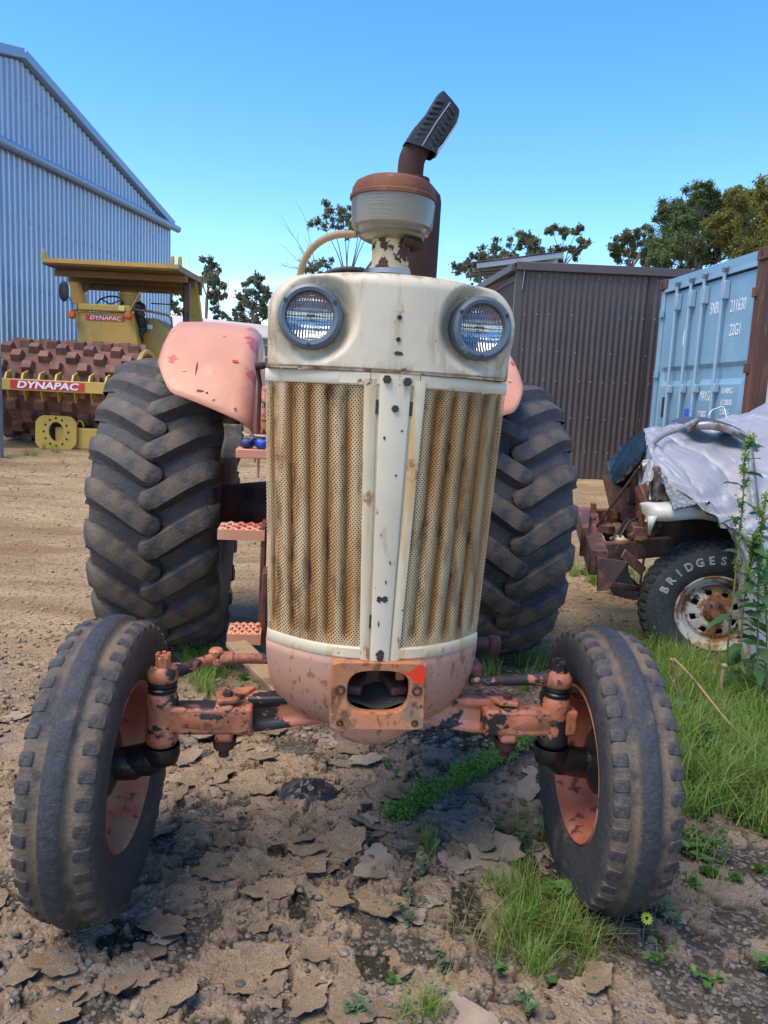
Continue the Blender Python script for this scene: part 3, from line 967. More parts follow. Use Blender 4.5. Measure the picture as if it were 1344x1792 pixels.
bolt(cs, (0.0, -0.1545, 0.752), 0.009, 'y', 0.007)
for x, z, rx, rz in ((-0.010, 0.905, 0.007, 0.009), (0.004, 0.906, 0.009, 0.008), (0.0, 0.760, 0.012, 0.012), (0.014, 1.22, 0.003, 0.003), (0.004, 0.95, 0.002, 0.006),
                     (-0.02, 1.31, 0.003, 0.005), (0.022, 1.33, 0.004, 0.003), (-0.016, 1.07, 0.002, 0.002), (0.012, 1.0, 0.002, 0.006), (-0.008, 0.84, 0.002, 0.008)):
    chip(x, z, rx, rz, cs, yf, 'screw')
for sg, z in ((-1, 1.385), (1, 1.385), (-1, 0.845)):
    b = MB(); b.box((sg * (0.0425 if z > 1 else 0.0285), -0.1465, z), (0.006, 0.006, 0.035)); b.build('clip_slot', MT['screw'], TR)

# --- nose bowl under the grille
b = MB()
nn = 44
levels = []
for j in range(15):
    t = j / 14
    z = 0.748 - 0.235 * math.sin(t * math.pi / 2)
    k = 0.52 + 0.48 * math.cos(t * math.pi / 2) ** 0.85
    levels.append((z, k))
for z, k in levels:
    for i in range(nn + 1):
        s = -1 + 2 * i / nn
        x = s * 0.290
        y = gy(x, 0.290)
        b.v.append((x * k, (y - 0.14) * k + 0.14, z))
for j in range(14):
    for i in range(nn):
        a = j * (nn + 1) + i
        q_ = b.v[a]
        if abs(q_[0]) < 0.105 and 0.600 < q_[2] < 0.742: continue          # opening behind the bracket
        b.f.append((a, a + 1, a + nn + 2, a + nn + 1))
o = len(b.v)
for z, k in levels:
    for sg in (-1, 1):
        b.v.append((sg * 0.29 * k, 0.30, z))
for j in range(14):
    e0 = j * (nn + 1); e1 = e0 + nn + 1
    b.f.append((e0, e1, o + (j + 1) * 2, o + j * 2)); b.f.append((e0 + nn, e1 + nn, o + (j + 1) * 2 + 1, o + j * 2 + 1))
nose = b.build('nose_bowl', MT['pink_nose'], TR, smooth=60, solid=0.004)
b = MB()
b.lathe([(0.0, -0.075), (0.045, -0.073), (0.085, -0.060), (0.115, -0.035), (0.128, 0.0), (0.128, 0.05)], 36, 'z', (0, 0.0, 0.545), sx=1.0, sy=0.95)
b.build('sump_pan', MT['pink_nose'], TR)

# --- front bracket with the oval opening
b = MB()
BW, BZ0, BZ1, BY = 0.120, 0.572, 0.744, -0.172
outer = []; inner = []
N = 64
for k in range(N):
    a = 2 * math.pi * k / N
    c, s_ = math.cos(a), math.sin(a)
    m = max(abs(c) / BW, abs(s_) / ((BZ1 - BZ0) / 2))
    ox, oz = c / m, s_ / m
    outer.append((ox, (BZ0 + BZ1) / 2 + oz))
    ex, ez = 0.079, 0.054
    r = (abs(c / ex) ** 3.2 + abs(s_ / ez) ** 3.2) ** (-1 / 3.2)
    inner.append((r * c, (BZ0 + BZ1) / 2 + 0.010 + r * s_))
def by(z):     # the lower lip juts forward
    return BY - 0.012 * float(sstep(0.625, 0.600, z))
def ringof(pts, dy):
    o = len(b.v)
    for x, z in pts:
        b.v.append((x, by(z) + dy, z))
    return o
i0 = ringof(inner, 0.022); i1 = ringof(inner, 0.006); i2 = ringof([(x * 1.035, z + (z - 0.668) * 0.05) for x, z in inner], 0.0); i3 = ringof([(x * 0.985, 0.658 + (z - 0.658) * 0.985) for x, z in outer], 0.0); i4 = ringof(outer, 0.004); i5 = ringof(outer, 0.060)
for p, q in ((i0, i1), (i1, i2), (i2, i3), (i3, i4), (i4, i5), (i5, i0)):
    for k in range(N):
        b.f.append((p + k, p + (k + 1) % N, q + (k + 1) % N, q + k))
br = b.build('front_bracket', MT['bracket'], TR, smooth=35)
for sg in (-1, 1):
    b = MB(); b.lathe([(0.0075, 0.01), (0.0075, -0.002), (0.0095, -0.004), (0.013, -0.0035), (0.0145, 0.001)], 18, 'y', (sg * 0.0985, BY, 0.672)); b.build('bolt_hole', MT['rust'], br)
    b = MB(); b.lathe([(0.0, -0.0005), (0.0075, -0.0008)], 14, 'y', (sg * 0.0985, BY + 0.002, 0.672)); b.build('hole_shadow', MT['dark'], br)
    b = MB(); b.lathe([(0.0, 0.004), (0.0055, 0.003), (0.0065, -0.002), (0.0085, -0.001), (0.009, 0.002)], 14, 'y', (sg * 0.096, BY - 0.012, 0.590)); b.build('bolt_hole', MT['rust'], br)
b = MB()
pts = []
pts = [(0.116, 0.738), (0.117, 0.700), (0.1165, 0.693), (0.108, 0.690), (0.100, 0.6915), (0.093, 0.688), (0.089, 0.697), (0.084, 0.706), (0.078, 0.712), (0.069, 0.716), (0.061, 0.7165), (0.060, 0.721), (0.069, 0.7225), (0.077, 0.721), (0.085, 0.728), (0.092, 0.734), (0.101, 0.7395)]
b.add([(x, BY - 0.001, z) for x, z in pts], [tuple(range(len(pts)))]); b.build('red_paint', MT['brightred'], br)
b = MB(); b.grid(lambda u, v: ((2 * u - 1) * 0.108, BY + 0.024 + 0.26 * v, 0.622 + 0.02 * v + 0.01 * math.sin(9 * u + 5 * v)), 14, 10)
b.build('dirt_fill', paint('gritty dirt', (0.06, 0.05, 0.04), 0.95, layers=[((0.2, 0.18, 0.15), 160, 0.60, 0.68, (1, 1, 1), None)], bump=(150, 0.8)), TR)
for sg in (-1, 1):
    b = MB(); b.box((sg * 0.052, BY + 0.10, 0.655), (0.048, 0.10, 0.026), rot=(0.15, 0, sg * 0.25)); b.build('inner_lug', MT['maroon'], TR, bev=0.008)
b = MB(); b.box((0.064, BY + 0.07, 0.705), (0.026, 0.02, 0.06)); b.build('inner_tab', MT['bracket'], TR, bev=0.006)
b = MB(); b.box((0, 0.10, 0.68), (0.24, 0.02, 0.18))
for sg in (-1, 1): b.box((sg * 0.112, -0.01, 0.66), (0.008, 0.20, 0.14))
b.box((0, -0.01, 0.736), (0.216, 0.20, 0.008)); b.build('cavity_wall', MT['dark'], TR)

# --- front axle
def beam(sg):
    b = MB()
    secs = [(0.0, 0.552, 0.055, 0.085), (0.12, 0.548, 0.055, 0.085), (0.20, 0.540, 0.055, 0.09), (0.29, 0.530, 0.055, 0.10), (0.37, 0.528, 0.055, 0.105)]
    for x, z, wy, hz in secs:
        for dy, dz in ((-.5, -.5), (-.5, -.3), (-.32, -.22), (-.32, .22), (-.5, .3), (-.5, .5), (.5, .5), (.5, -.5)):
            b.v.append((sg * x, 0.03 + dy * wy, z + dz * hz))
    m = 8
    for i in range(len(secs) - 1):
        for k in range(m):
            b.f.append((i * m + k, i * m + (k + 1) % m, (i + 1) * m + (k + 1) % m, (i + 1) * m + k))
    b.f.append(tuple(range(m))); b.f.append(tuple((len(secs) - 1) * m + k for k in range(m)))
    return b
for sg in (-1, 1):
    beam(sg).build('axle_beam', MT['orange_peel'], TR, bev=0.006)
    b = MB(); b.box((sg * 0.455, -0.012, 0.528), (0.27, 0.066, 0.076)); ext = b.build('axle_extension', MT['orange'], TR, bev=0.010, bseg=3)
    b = MB()
    pts = [(sg * (0.40 + 0.10 * math.cos(a) * (0.5 if False else 1) * 0.5 + 0.05), 0.533 + 0.019 * math.sin(a)) for a in [2 * math.pi * k / 24 for k in range(24)]]
    pts = [(sg * (0.452 + math.copysign(min(0.052, abs(0.075 * math.cos(2 * math.pi * k / 28))), math.cos(2 * math.pi * k / 28))), 0.531 + 0.019 * math.sin(2 * math.pi * k / 28)) for k in range(28)]
    o1 = len(b.v)
    for x, z in pts: b.v.append((x, -0.0472, z))
    for x, z in pts: b.v.append((sg * 0.452 + (x - sg * 0.452) * 1.07, -0.0452, 0.531 + (z - 0.531) * 1.18))
    for k in range(28):
        b.f.append((k, (k + 1) % 28, 28 + (k + 1) % 28, 28 + k))
    b.f.append(tuple(range(28)))
    b.build('casting_rim', MT['orange'], ext, smooth=60)
    # clamp plate, bolt and stud where the extension slides into the beam
    b = MB(); b.box((sg * 0.395, -0.005, 0.520), (0.050, 0.076, 0.108)); b.build('axle_clamp', MT['orange'], TR, bev=0.012, bseg=3)
    b = MB(); b.prism([(sg * 0.362, -0.035), (sg * 0.412, -0.045), (sg * 0.425, 0.02), (sg * 0.345, 0.06), (sg * 0.315, 0.06)], 0.576, 0.590, 'z'); pl = b.build('clamp_plate', MT['orange'], TR, bev=0.004)
    bolt(pl, (sg * 0.388, -0.012, 0.590), 0.013, 'z', 0.014, 'rust')
    b = MB(); b.lathe([(0.0, -0.045), (0.014, -0.045), (0.014, -0.022), (0.028, -0.02), (0.033, 0.0), (0.033, 0.012)], 14, 'z', (sg * 0.395, -0.005, 0.460)); b.build('clamp_stud', MT['rust'], TR)
    # kingpin housing
    KX = sg * (0.560 if sg < 0 else 0.530)
    b = MB(); b.lathe([(0.034, 0.452), (0.040, 0.458), (0.044, 0.468), (0.041, 0.495), (0.040, 0.560), (0.043, 0.580), (0.038, 0.594), (0.034, 0.602)], 28, 'z', (KX, -0.012, 0)); b.build('kingpin_housing', MT['orange'], TR)
    b = MB(); b.lathe([(0.030, 0.598), (0.037, 0.602), (0.039, 0.612), (0.034, 0.617), (0.039, 0.622), (0.039, 0.630), (0.032, 0.634)], 24, 'z', (KX, -0.012, 0)); b.build('dust_seal', MT['grease'], TR)
    b = MB(); b.lathe([(0.037, 0.632), (0.041, 0.640), (0.040, 0.656), (0.032, 0.668), (0.026, 0.672)], 22, 'z', (KX, -0.012, 0)); b.build('steering_boss', MT['orange'], TR, smooth=30)
    b = MB()
    b.lathe([(0.0, 0.698), (0.015, 0.698), (0.020, 0.695), (0.020, 0.670), (0.025, 0.668)], 6, 'z', (KX, -0.012, 0))
    for k in range(6):
        a = 2 * math.pi * (k + 0.5) / 6
        b.box((KX + 0.0155 * math.cos(a), -0.012 + 0.0155 * math.sin(a), 0.701), (0.009, 0.009, 0.010), rot=(0, 0, a))
    b.build('castle_nut', MT['orange'], TR, smooth=20)
    # greasy king pin foot, stub and hub flange
    b = MB()
    b.lathe([(0.030, 0.40), (0.044, 0.405), (0.050, 0.43), (0.048, 0.452)], 22, 'z', (KX, -0.012, 0))
    b.tube([(KX, -0.012, 0.425), (KX + sg * 0.03, -0.010, 0.408), (KX + sg * 0.10, 0, 0.395), (KX + sg * 0.15, 0, 0.392)], [0.036, 0.045, 0.040, 0.036], 16)
    b.build('stub_axle', MT['grease'], TR, smooth=60)
    # steering arm reaching back to the tie rod
    arm_pts = [(KX, -0.012, 0.652), (KX - sg * 0.05, 0.02, 0.652), (KX - sg * 0.10, 0.08, 0.655), (KX - sg * 0.13, 0.10, 0.660)] if sg < 0 else \
              [(KX, -0.012, 0.652), (KX - 0.08, -0.005, 0.645), (KX - 0.19, 0.0, 0.636), (KX - 0.25, 0.0, 0.634)]
    b = MB(); b.tube(arm_pts, [0.026, 0.017, 0.014, 0.015], 14); b.build('steering_arm', MT['orange'], TR, smooth=60)
# tie rod and ball joints
b = MB(); b.lathe([(0.0, 0.680), (0.016, 0.679), (0.021, 0.672), (0.019, 0.655), (0.024, 0.650), (0.024, 0.638), (0.014, 0.632)], 18, 'z', (-0.432, 0.10, 0.005)); b.build('ball_joint', MT['orange'], TR)
b = MB(); b.tube([(-0.420, 0.10, 0.656), (-0.385, 0.10, 0.656)], 0.0195, 14); b.tube([(-0.385, 0.10, 0.656), (0.02, 0.115, 0.652)], 0.0145, 14); b.build('tie_rod', MT['orange'], TR)
b = MB(); b.tube([(0.10, 0.30, 0.652), (0.36, 0.285, 0.655)], 0.0165, 14); b.tube([(0.36, 0.285, 0.655), (0.40, 0.282, 0.655)], 0.021, 14)
b.lathe([(0.0, 0.68), (0.018, 0.679), (0.022, 0.672), (0.022, 0.640), (0.014, 0.61), (0.0, 0.605)], 16, 'z', (0.42, 0.28, 0.0)); b.build('drag_link', MT['maroon'], TR)
b = MB(); b.tube([(0.262, 0.28, 0.690), (0.30, 0.02, 0.655)], 0.026, 18); b.tube([(0.300, 0.022, 0.6553), (0.3015, 0.012, 0.654)], [0.026, 0.012], 18); b.tube([(0.3012, 0.014, 0.6542), (0.3018, 0.004, 0.653)], 0.013, 12); b.build('steering_cylinder', MT['maroon'], TR)
b = MB(); b.tube([(-0.22, 0.05, 0.545), (-0.12, 0.9, 0.62)], 0.022, 10); b.tube([(0.22, 0.05, 0.545), (0.12, 0.9, 0.62)], 0.022, 10); b.build('radius_rod', MT['maroon'], TR)
b = MB(); b.box((-0.315, 0.26, 0.575), (0.07, 0.42, 0.018), rot=(0.05, 0, 0.42)); b.build('tie_plate', MT['hose'], TR, bev=0.003)

# --- front wheels
FR, FWD = 0.398, 0.112
def front_prof():
    """(radius, x, groove) of the tread from inner bead to outer bead"""
    p = [(0.222, -0.075, 0), (0.232, -0.088, 0), (0.262, -0.102, 0), (0.300, -0.110, 0), (0.335, -0.109, 0), (0.360, -0.103, 0.4), (0.374, -0.095, 1), (0.381, -0.082, 1),
         (0.383, -0.062, 1), (0.381, -0.052, 1), (0.380, -0.040, 1), (0.383, -0.034, 1), (0.393, -0.029, 0.3), (0.396, -0.024, 0), (0.398, -0.010, 0), (0.398, 0, 0)]
    p = [(r, x * 0.85, g) for r, x, g in p]
    return p + [(r, -x, g) for r, x, g in p[-2::-1]]
def wheel_tyre(prof, n, name, mat, parent, wob=0.0):
    b = MB()
    b.lathe([(r, x) for r, x, _ in prof], n, 'x')
    b.at['groove'] = [g for _, _, g in prof for _k in range(n)]
    return b.build(name, mat, parent, smooth=50)
blk = MB()
_bp = []
for rr, sx_, st_ in ((-0.012, 1.20, 1.22), (0.003, 1.02, 1.02), (0.0062, 0.88, 0.88)):
    for k in range(12):
        a = 2 * math.pi * (k + 0.5) / 12
        c, s_ = math.cos(a), math.sin(a)
        q = (abs(c) ** 7 + abs(s_) ** 7) ** (-1 / 7)
        blk.v.append((0.0190 * sx_ * q * c, rr, 0.0165 * st_ * q * s_))     # x across, y radial, z along
for j in range(2):
    for k in range(12):
        blk.f.append((j * 12 + k, j * 12 + (k + 1) % 12, (j + 1) * 12 + (k + 1) % 12, (j + 1) * 12 + k))
blk.f.append(tuple(24 + k for k in range(12)))
blk.at['groove'] = [0.9] * 12 + [0.35] * 24
blk_me = blk.mesh('tread_block', 42)
blk_me.materials.append(MT['rubber_front'])
def front_wheel(x, steer, camber):
    w = empty('front_wheel', (x, 0.0, FR - 0.006), 0, TR, rot=(0, camber, steer))
    wheel_tyre(front_prof(), 110, 'tyre', MT['rubber_front'], w)
    NB = 40
    for sg in (-1, 1):
        for k in range(NB):
            a = 2 * math.pi * (k + (0.5 if sg > 0 else 0)) / NB
            o = obj('tread_block', blk_me, None, w)
            # block frame: x across, y radial, z along the circumference, tipped over the shoulder
            rad = Vector((0, math.cos(a), math.sin(a))); tan = Vector((0, -math.sin(a), math.cos(a)))
            t = R_(20) * sg
            ax = Vector((1, 0, 0)) * math.cos(t) - rad * math.sin(t)
            nr = rad * math.cos(t) + Vector((1, 0, 0)) * math.sin(t)
            M3 = Matrix((ax, nr, tan)).transposed().to_4x4()
            o.matrix_local = Matrix.Translation(Vector((sg * 0.0690, 0, 0)) + rad * 0.3755) @ M3
    side = 1 if x < 0 else -1       # the dished inner face looks at the tractor's middle
    b = MB()
    pr = [(0.226, 0.066), (0.219, 0.074), (0.213, 0.070), (0.211, 0.066), (0.203, 0.055), (0.196, 0.020), (0.190, 0.004), (0.180, -0.014), (0.150, -0.030), (0.105, -0.036), (0.090, -0.030), (0.0, -0.030)]
    b.lathe([(r, side * h) for r, h in pr], 72, 'x')
    rm = b.build('rim', MT['rimred'], w, smooth=40)
    b = MB(); b.lathe([(r, -side * h) for r, h in ((0.226, 0.066), (0.219, 0.074), (0.211, 0.060), (0.203, 0.055), (0.199, 0.030))], 72, 'x'); b.build('outer_flange', MT['rimred'], w)
    b = MB(); b.lathe([(0.030, side * 0.10), (0.040, side * 0.085), (0.045, side * 0.035), (0.070, side * 0.025), (0.086, side * 0.018), (0.088, side * 0.0), (0.086, side * -0.03)], 36, 'x'); b.build('hub', MT['grease'], w)
    for k in range(6):
        a = 2 * math.pi * k / 6 + 0.3
        b = MB(); b.lathe([(0.0, side * -0.012), (0.010, side * -0.014), (0.011, side * -0.024), (0.011, side * -0.034)], 6, 'x', (0, 0.128 * math.cos(a), 0.128 * math.sin(a))); b.build('wheel_bolt', MT['rust'], w, smooth=20)
    for a in (0.9, 2.7, 4.5):
        b = MB(); b.lathe([(0.0, side * 0.016), (0.006, side * 0.016), (0.009, side * 0.012)], 10, 'x', (0, 0.192 * math.cos(a), 0.192 * math.sin(a))); b.build('rim_stud', MT['rust'], w)
    return w
front_wheel(-0.708, R_(-5), R_(1))
front_wheel(0.682, R_(-4), R_(-1))

# --- rear wheels
RR, RWX, RWY = 0.775, 0.875, 2.30
def rear_prof():
    p = [(0.345, -0.235, 0), (0.40, -0.268, 0), (0.50, -0.292, 0), (0.60, -0.297, 0.2), (0.665, -0.290, 0.2), (0.700, -0.272, 0.25), (0.722, -0.22, 0.2), (0.733, -0.14, 0.2), (0.738, -0.06, 0.2), (0.740, 0, 0.2)]
    return p + [(r, -x, g) for r, x, g in p[-2::-1]]
def rear_r(x):
    x = abs(x)
    xs = [0, 0.06, 0.14, 0.22, 0.272, 0.290, 0.297]; rs = [0.740, 0.738, 0.733, 0.722, 0.700, 0.665, 0.60]
    return float(np.interp(x, xs, rs))
def lug_mesh(sg):
    """one bar from the centre line out over the shoulder; sg = side"""
    b = MB(); grv = []
    path = [(-0.035, -0.012), (-0.022, -0.004), (0.02, 0.016), (0.08, 0.060), (0.15, 0.112), (0.22, 0.160), (0.272, 0.190), (0.292, 0.200), (0.297, 0.207)]
    hts = [0.036, 0.050, 0.054, 0.054, 0.052, 0.049, 0.040, 0.020, 0.0]
    wd = [0.60, 0.92, 1.0, 1.0, 1.0, 1.02, 1.05, 1.05, 1.0]
    m = 9
    prev = None
    for i, (x, th) in enumerate(path):
        r0 = rear_r(x) if i < 7 else (0.662 if i == 7 else 0.61)
        h = hts[i]
        for k, (q, hh) in enumerate(((-0.078, -0.006), (-0.056, 0.10), (-0.046, 0.78), (-0.041, 0.97), (0, 1.02), (0.041, 0.97), (0.046, 0.78), (0.056, 0.10), (0.078, -0.006))):
            dth = q * wd[i] / 0.75 * 0.92
            ang = th * 1.18 + dth
            # the bar leans, so push its flanks along x as well
            xx = x - dth * 0.75 * 0.42 * (1 if i < 7 else 0)
            if i == 0: xx -= 0.012 * (1 - abs(q) / 0.08)
            rad = r0 + (h * hh if hh > 0 else hh)
            if i in (7, 8):
                xx = xx + (0.018 if i == 7 else 0.004) * max(0, hh)
            b.v.append((sg * xx, -rad * math.cos(ang), rad * math.sin(ang)))
            grv.append(0.15 if hh < 0.3 else (0.65 if k > 3 else 0.45))
    n = len(path)
    for i in range(n - 1):
        for k in range(m - 1):
            a = i * m + k
            b.f.append((a, a + 1, a + m + 1, a + m))
    b.f.append(tuple(range(m)))
    b.at['groove'] = grv
    me = b.mesh('lug', 48)
    me.materials.append(MT['rubber_rear'])
    return me
LUG = {1: lug_mesh(1), -1: lug_mesh(-1)}
def rear_wheel(sgn):
    w = empty('rear_wheel', (sgn * RWX, RWY, RR), 0, TR)
    wheel_tyre(rear_prof(), 120, 'tyre', MT['rubber_rear'], w)
    NL = 21
    for sg in (-1, 1):
        for k in range(NL):
            a = 2 * math.pi * (k + (0.5 if sg > 0 else 0)) / NL + (0.1 if sgn > 0 else 0.0)
            obj('lug', LUG[sg], None, w, rot=(-a, 0, 0))
    side = -sgn
    b = MB()
    pr = [(0.360, 0.235), (0.345, 0.248), (0.335, 0.235), (0.325, 0.18), (0.31, 0.10), (0.30, 0.02), (0.24, -0.03), (0.12, -0.03), (0.0, -0.03)]
    b.lathe([(r, side * h) for r, h in pr], 60, 'x'); b.build('rim', MT['rimred'], w)
    b = MB(); b.lathe([(r, -side * h) for r, h in ((0.360, 0.235), (0.345, 0.248), (0.325, 0.18), (0.30, -0.02))], 60, 'x'); b.build('outer_flange', MT['rimred'], w)
    b = MB(); b.lathe([(0.09, side * 0.30), (0.10, side * 0.05), (0.16, side * 0.0), (0.16, side * -0.04)], 24, 'x'); b.build('hub', MT['maroon'], w)
    return w
rear_wheel(-1); rear_wheel(1)

# --- fenders
def fender(sg):
    b = MB()
    xo, xi = 0.885, 0.425
    nu, nv = 34, 48
    cy, cz = RWY, RR
    def f(u, v):
        # u: 0 outer edge ... 0.72 inner shoulder ... 1 bottom of the inner wall;  v: along the arc, 0 front
        Rf = 0.975
        if u < 0.72:
            s = u / 0.72
            x = xo + (xi - xo) * s
            lift = 0.0
            d = min(s, 1 - s)
            lift = -0.050 * (1 - min(1, s / 0.10)) ** 2 - 0.045 * (max(0, (s - 0.86) / 0.14)) ** 2 + 0.015 * math.sin(math.pi * s)
            # front edge: high outside, low inside with a rounded outer corner
            a0 = R_(29.5) + R_(11) * (1 - s) + R_(13) * max(0, 1 - s / 0.24) ** 1.8
            r = Rf + lift
        else:
            s = (u - 0.72) / 0.28
            x = xi - 0.006 * s
            a0 = R_(29.5)
            r = Rf - 0.045 - 0.33 * s * (1 if v < 2 else 1)
        a = a0 + (R_(155) - a0) * v
        return (sg * x, cy - r * math.cos(a), cz + r * math.sin(a))
    b.grid(f, nu, nv)
    return b.build('fender', MT['pink'], TR, smooth=50, solid=0.005)
fl = fender(-1); fr = fender(1)
def fpt(x, ang, r=0.9805):
    return (x, RWY - r * math.cos(ang), RR + r * math.sin(ang))
for fe, sx in ((fl, -1), (fr, 1)):
    marks = [(0.66, 39, 0.018, 0.008, 'screw'), (0.745, 46, 0.010, 0.006, 'stem_cream'), (0.63, 38.5, 0.007, 0.006, 'rust'), (0.50, 34, 0.008, 0.007, 'screw'), (0.69, 47, 0.004, 0.045, 'rust'),
             (0.52, 51, 0.016, 0.010, 'brightred'), (0.60, 36.5, 0.008, 0.012, 'stem_cream')] if sx < 0 else [(0.79, 50, 0.010, 0.008, 'stem_cream'), (0.84, 60, 0.012, 0.016, 'brightred'), (0.79, 62, 0.006, 0.004, 'brightred')]
    for x, an, rx, rz, mm in marks:
        b = MB(); n = 12
        b.add([fpt(sx * (x + rx * math.cos(2 * math.pi * k / n) * random.uniform(0.7, 1.15)), R_(an) + rz * math.sin(2 * math.pi * k / n) * random.uniform(0.7, 1.15), 0.993 if x < 0.84 else 0.988) for k in range(n)], [tuple(range(n))])
        b.build('paint_chip', MT[mm], fe)
# worn flap under the fender's front edge
b = MB(); b.grid(lambda u, v: (-0.548 + 0.085 * u + 0.006 * math.sin(5 * v), 1.450 + 0.006 * math.sin(7 * v) + 0.004 * u, 1.262 - 0.150 * v), 6, 10); b.build('mudflap', MT['flap'], TR, solid=0.008)

# --- body behind the nose
b = MB(); b.box((0, 0.72, 1.02), (0.40, 1.15, 0.62)); b.build('engine_block', MT['maroon'], TR, bev=0.03)
b = MB(); b.box((0, 1.75, 0.82), (0.50, 1.25, 0.55)); b.build('transmission_case', MT['maroon'], TR, bev=0.04)
for sg in (-1, 1):
    b = MB(); b.tube([(sg * 0.75, RWY, RR), (sg * 0.20, RWY, RR)], [0.10, 0.17], 18); b.build('rear_axle_housing', MT['maroon'], TR)
b = MB(); b.box((0, 0.35, 0.62), (0.30, 0.75, 0.16)); b.build('front_frame', MT['maroon'], TR, bev=0.02)
b = MB(); b.box((-0.405, 1.62, 1.145), (0.15, 0.62, 0.04)); b.box((0.405, 1.62, 1.145), (0.15, 0.62, 0.04)); b.box((0, 1.9, 1.12), (0.66, 0.7, 0.03)); b.build('platform', MT['pink'], TR, bev=0.004)
b = MB(); b.box((0, 1.50, 1.42), (0.46, 0.16, 0.50)); b.build('dash_cowl', MT['pink'], TR, bev=0.03)
def step(c, d):
    b = MB()
    x0, x1 = c[0] - d[0] / 2, c[0] + d[0] / 2
    y0, y1 = c[1] - d[1] / 2, c[1] + d[1] / 2
    b.box((c[0], y0 + 0.004, c[2] - 0.018), (d[0], 0.008, 0.042)); b.box((c[0], y1 - 0.004, c[2] - 0.018), (d[0], 0.008, 0.042))
    b.box((x0 + 0.004, c[1], c[2] - 0.018), (0.008, d[1] - 0.017, 0.042)); b.box((x1 - 0.004, c[1], c[2] - 0.018), (0.008, d[1] - 0.017, 0.042))
    st = b.build('step', MT['pink'], TR)
    n = 4
    for i in range(n):
        y = y0 + d[1] * (i + 0.5) / n
        q = MB()
        q.grid(lambda u, v: (x0 + 0.009 + (d[0] - 0.018) * u, y + (v - 0.5) * d[1] / n * 0.62 + 0.008 * math.sin(u * 25 + i * 3.14), c[2] + 0.004 * math.sin(u * 25 + i * 3.14)), 22, 1)
        q.build('tread_bar', MT['pink'], st, solid=0.012)
step((-0.435, 1.20, 0.845), (0.19, 0.18)); step((-0.40, 0.98, 0.470), (0.13, 0.15))
b = MB(); b.box((-0.345, 1.20, 0.66), (0.02, 0.16, 0.42)); b.box((-0.33, 1.05, 0.55), (0.02, 0.12, 0.30)); b.box((-0.29, 1.12, 0.62), (0.10, 0.05, 0.05)); b.build('step_hanger', MT['maroon'], TR, bev=0.004)
# levers, rail and small pieces by the left platform
b = MB(); b.tube([(-0.392, 1.48, 1.16), (-0.398, 1.52, 1.45), (-0.41, 1.50, 1.52)], 0.010, 10); b.tube([(-0.42, 1.50, 1.52), (-0.375, 1.50, 1.53)], 0.016, 10); b.build('lever', MT['rust'], TR)
b = MB(); b.tube([(-0.372, 1.47, 1.16), (-0.376, 1.50, 1.42)], 0.007, 8); b.build('lever', MT['orange'], TR)
b = MB(); b.tube([(-0.455, 1.36, 1.235), (-0.445, 1.355, 1.222), (-0.34, 1.34, 1.222)], 0.006, 8); b.build('rail', MT['stem_cream'], TR)
b = MB(); b.tube([(-0.425, 1.40, 1.16), (-0.425, 1.40, 1.20), (-0.40, 1.40, 1.21)], 0.012, 8); b.tube([(-0.38, 1.41, 1.16), (-0.38, 1.41, 1.205)], 0.011, 8); b.build('valve_stub', MT['orange'], TR)
b = MB(); b.box((-0.36, 1.50, 1.30), (0.055, 0.06, 0.28)); b.build('side_casing', MT['orange'], TR, bev=0.015)
b = MB(); b.tube([(-0.385, 1.34, 1.125), (-0.385, 1.345, 1.04)], 0.006, 8); b.build('hanging_pin', MT['pink'], TR)
# steering column, wheel, seat
b = MB(); b.tube([(0.0, 1.45, 1.50), (0.0, 1.78, 1.86)], 0.022, 10); b.build('steering_column', MT['black'], TR)
sw = MB(); sw.tube([(0.20 * math.cos(a), 0.20 * math.sin(a), 0) for a in [2 * math.pi * k / 36 for k in range(37)]], 0.013, 10, cap=False)
for a in (0.5, 2.6, 4.7):
    sw.tube([(0, 0, -0.02), (0.2 * math.cos(a), 0.2 * math.sin(a), 0)], 0.007, 8)
sw.lathe([(0.0, 0.0), (0.03, -0.005), (0.035, -0.03)], 14, 'z'); sw.build('steering_wheel', MT['black'], TR, loc=(0.0, 1.78, 1.86), rot=(R_(-42), 0, 0))
b = MB(); b.box((0, 2.25, 1.42), (0.46, 0.44, 0.12)); b.box((0, 2.47, 1.63), (0.46, 0.10, 0.42), rot=(-0.12, 0, 0)); b.build('seat', MT['black'], TR, bev=0.04, bseg=3)
b = MB(); b.grid(lambda u, v: (-0.24 + 0.30 * u, 0.62 + 0.26 * v, 1.735 + 0.055 * u + 0.01 * math.sin(6 * v)), 8, 6); b.build('hood_cover', MT['black'], TR, solid=0.012)
b = MB(); b.tube([(-0.06, 0.60, 1.745), (0.02, 0.58, 1.862)], 0.020, 12); b.build('cover_prop', MT['black'], TR)

# --- air cleaner
AX, AY = 0.012, 0.22
b = MB(); b.lathe([(0.056, 1.70), (0.056, 1.752), (0.058, 1.756), (0.058, 1.774), (0.0525, 1.778), (0.0525, 1.818), (0.0545, 1.820), (0.0545, 1.862), (0.060, 1.875)], 40, 'z', (AX, AY, 0)); b.build('intake_stem', MT['stem_cream'], TR, smooth=30)
b = MB(); b.lathe([(0.0590, 1.752), (0.0615, 1.753), (0.0615, 1.766), (0.0590, 1.767)], 40, 'z', (AX, AY, 0)); b.build('stem_clamp', MT['steel'], TR)
b = MB(); b.lathe([(0.050, 1.846), (0.075, 1.846), (0.092, 1.854), (0.094, 1.862), (0.104, 1.866), (0.106, 1.876), (0.113, 1.882), (0.1145, 1.898), (0.1170, 1.94), (0.1185, 1.956), (0.1185, 1.962), (0.114, 1.964)], 64, 'z', (AX, AY, 0)); bowl = b.build('precleaner_bowl', MT['olive_cream'], TR, smooth=30)
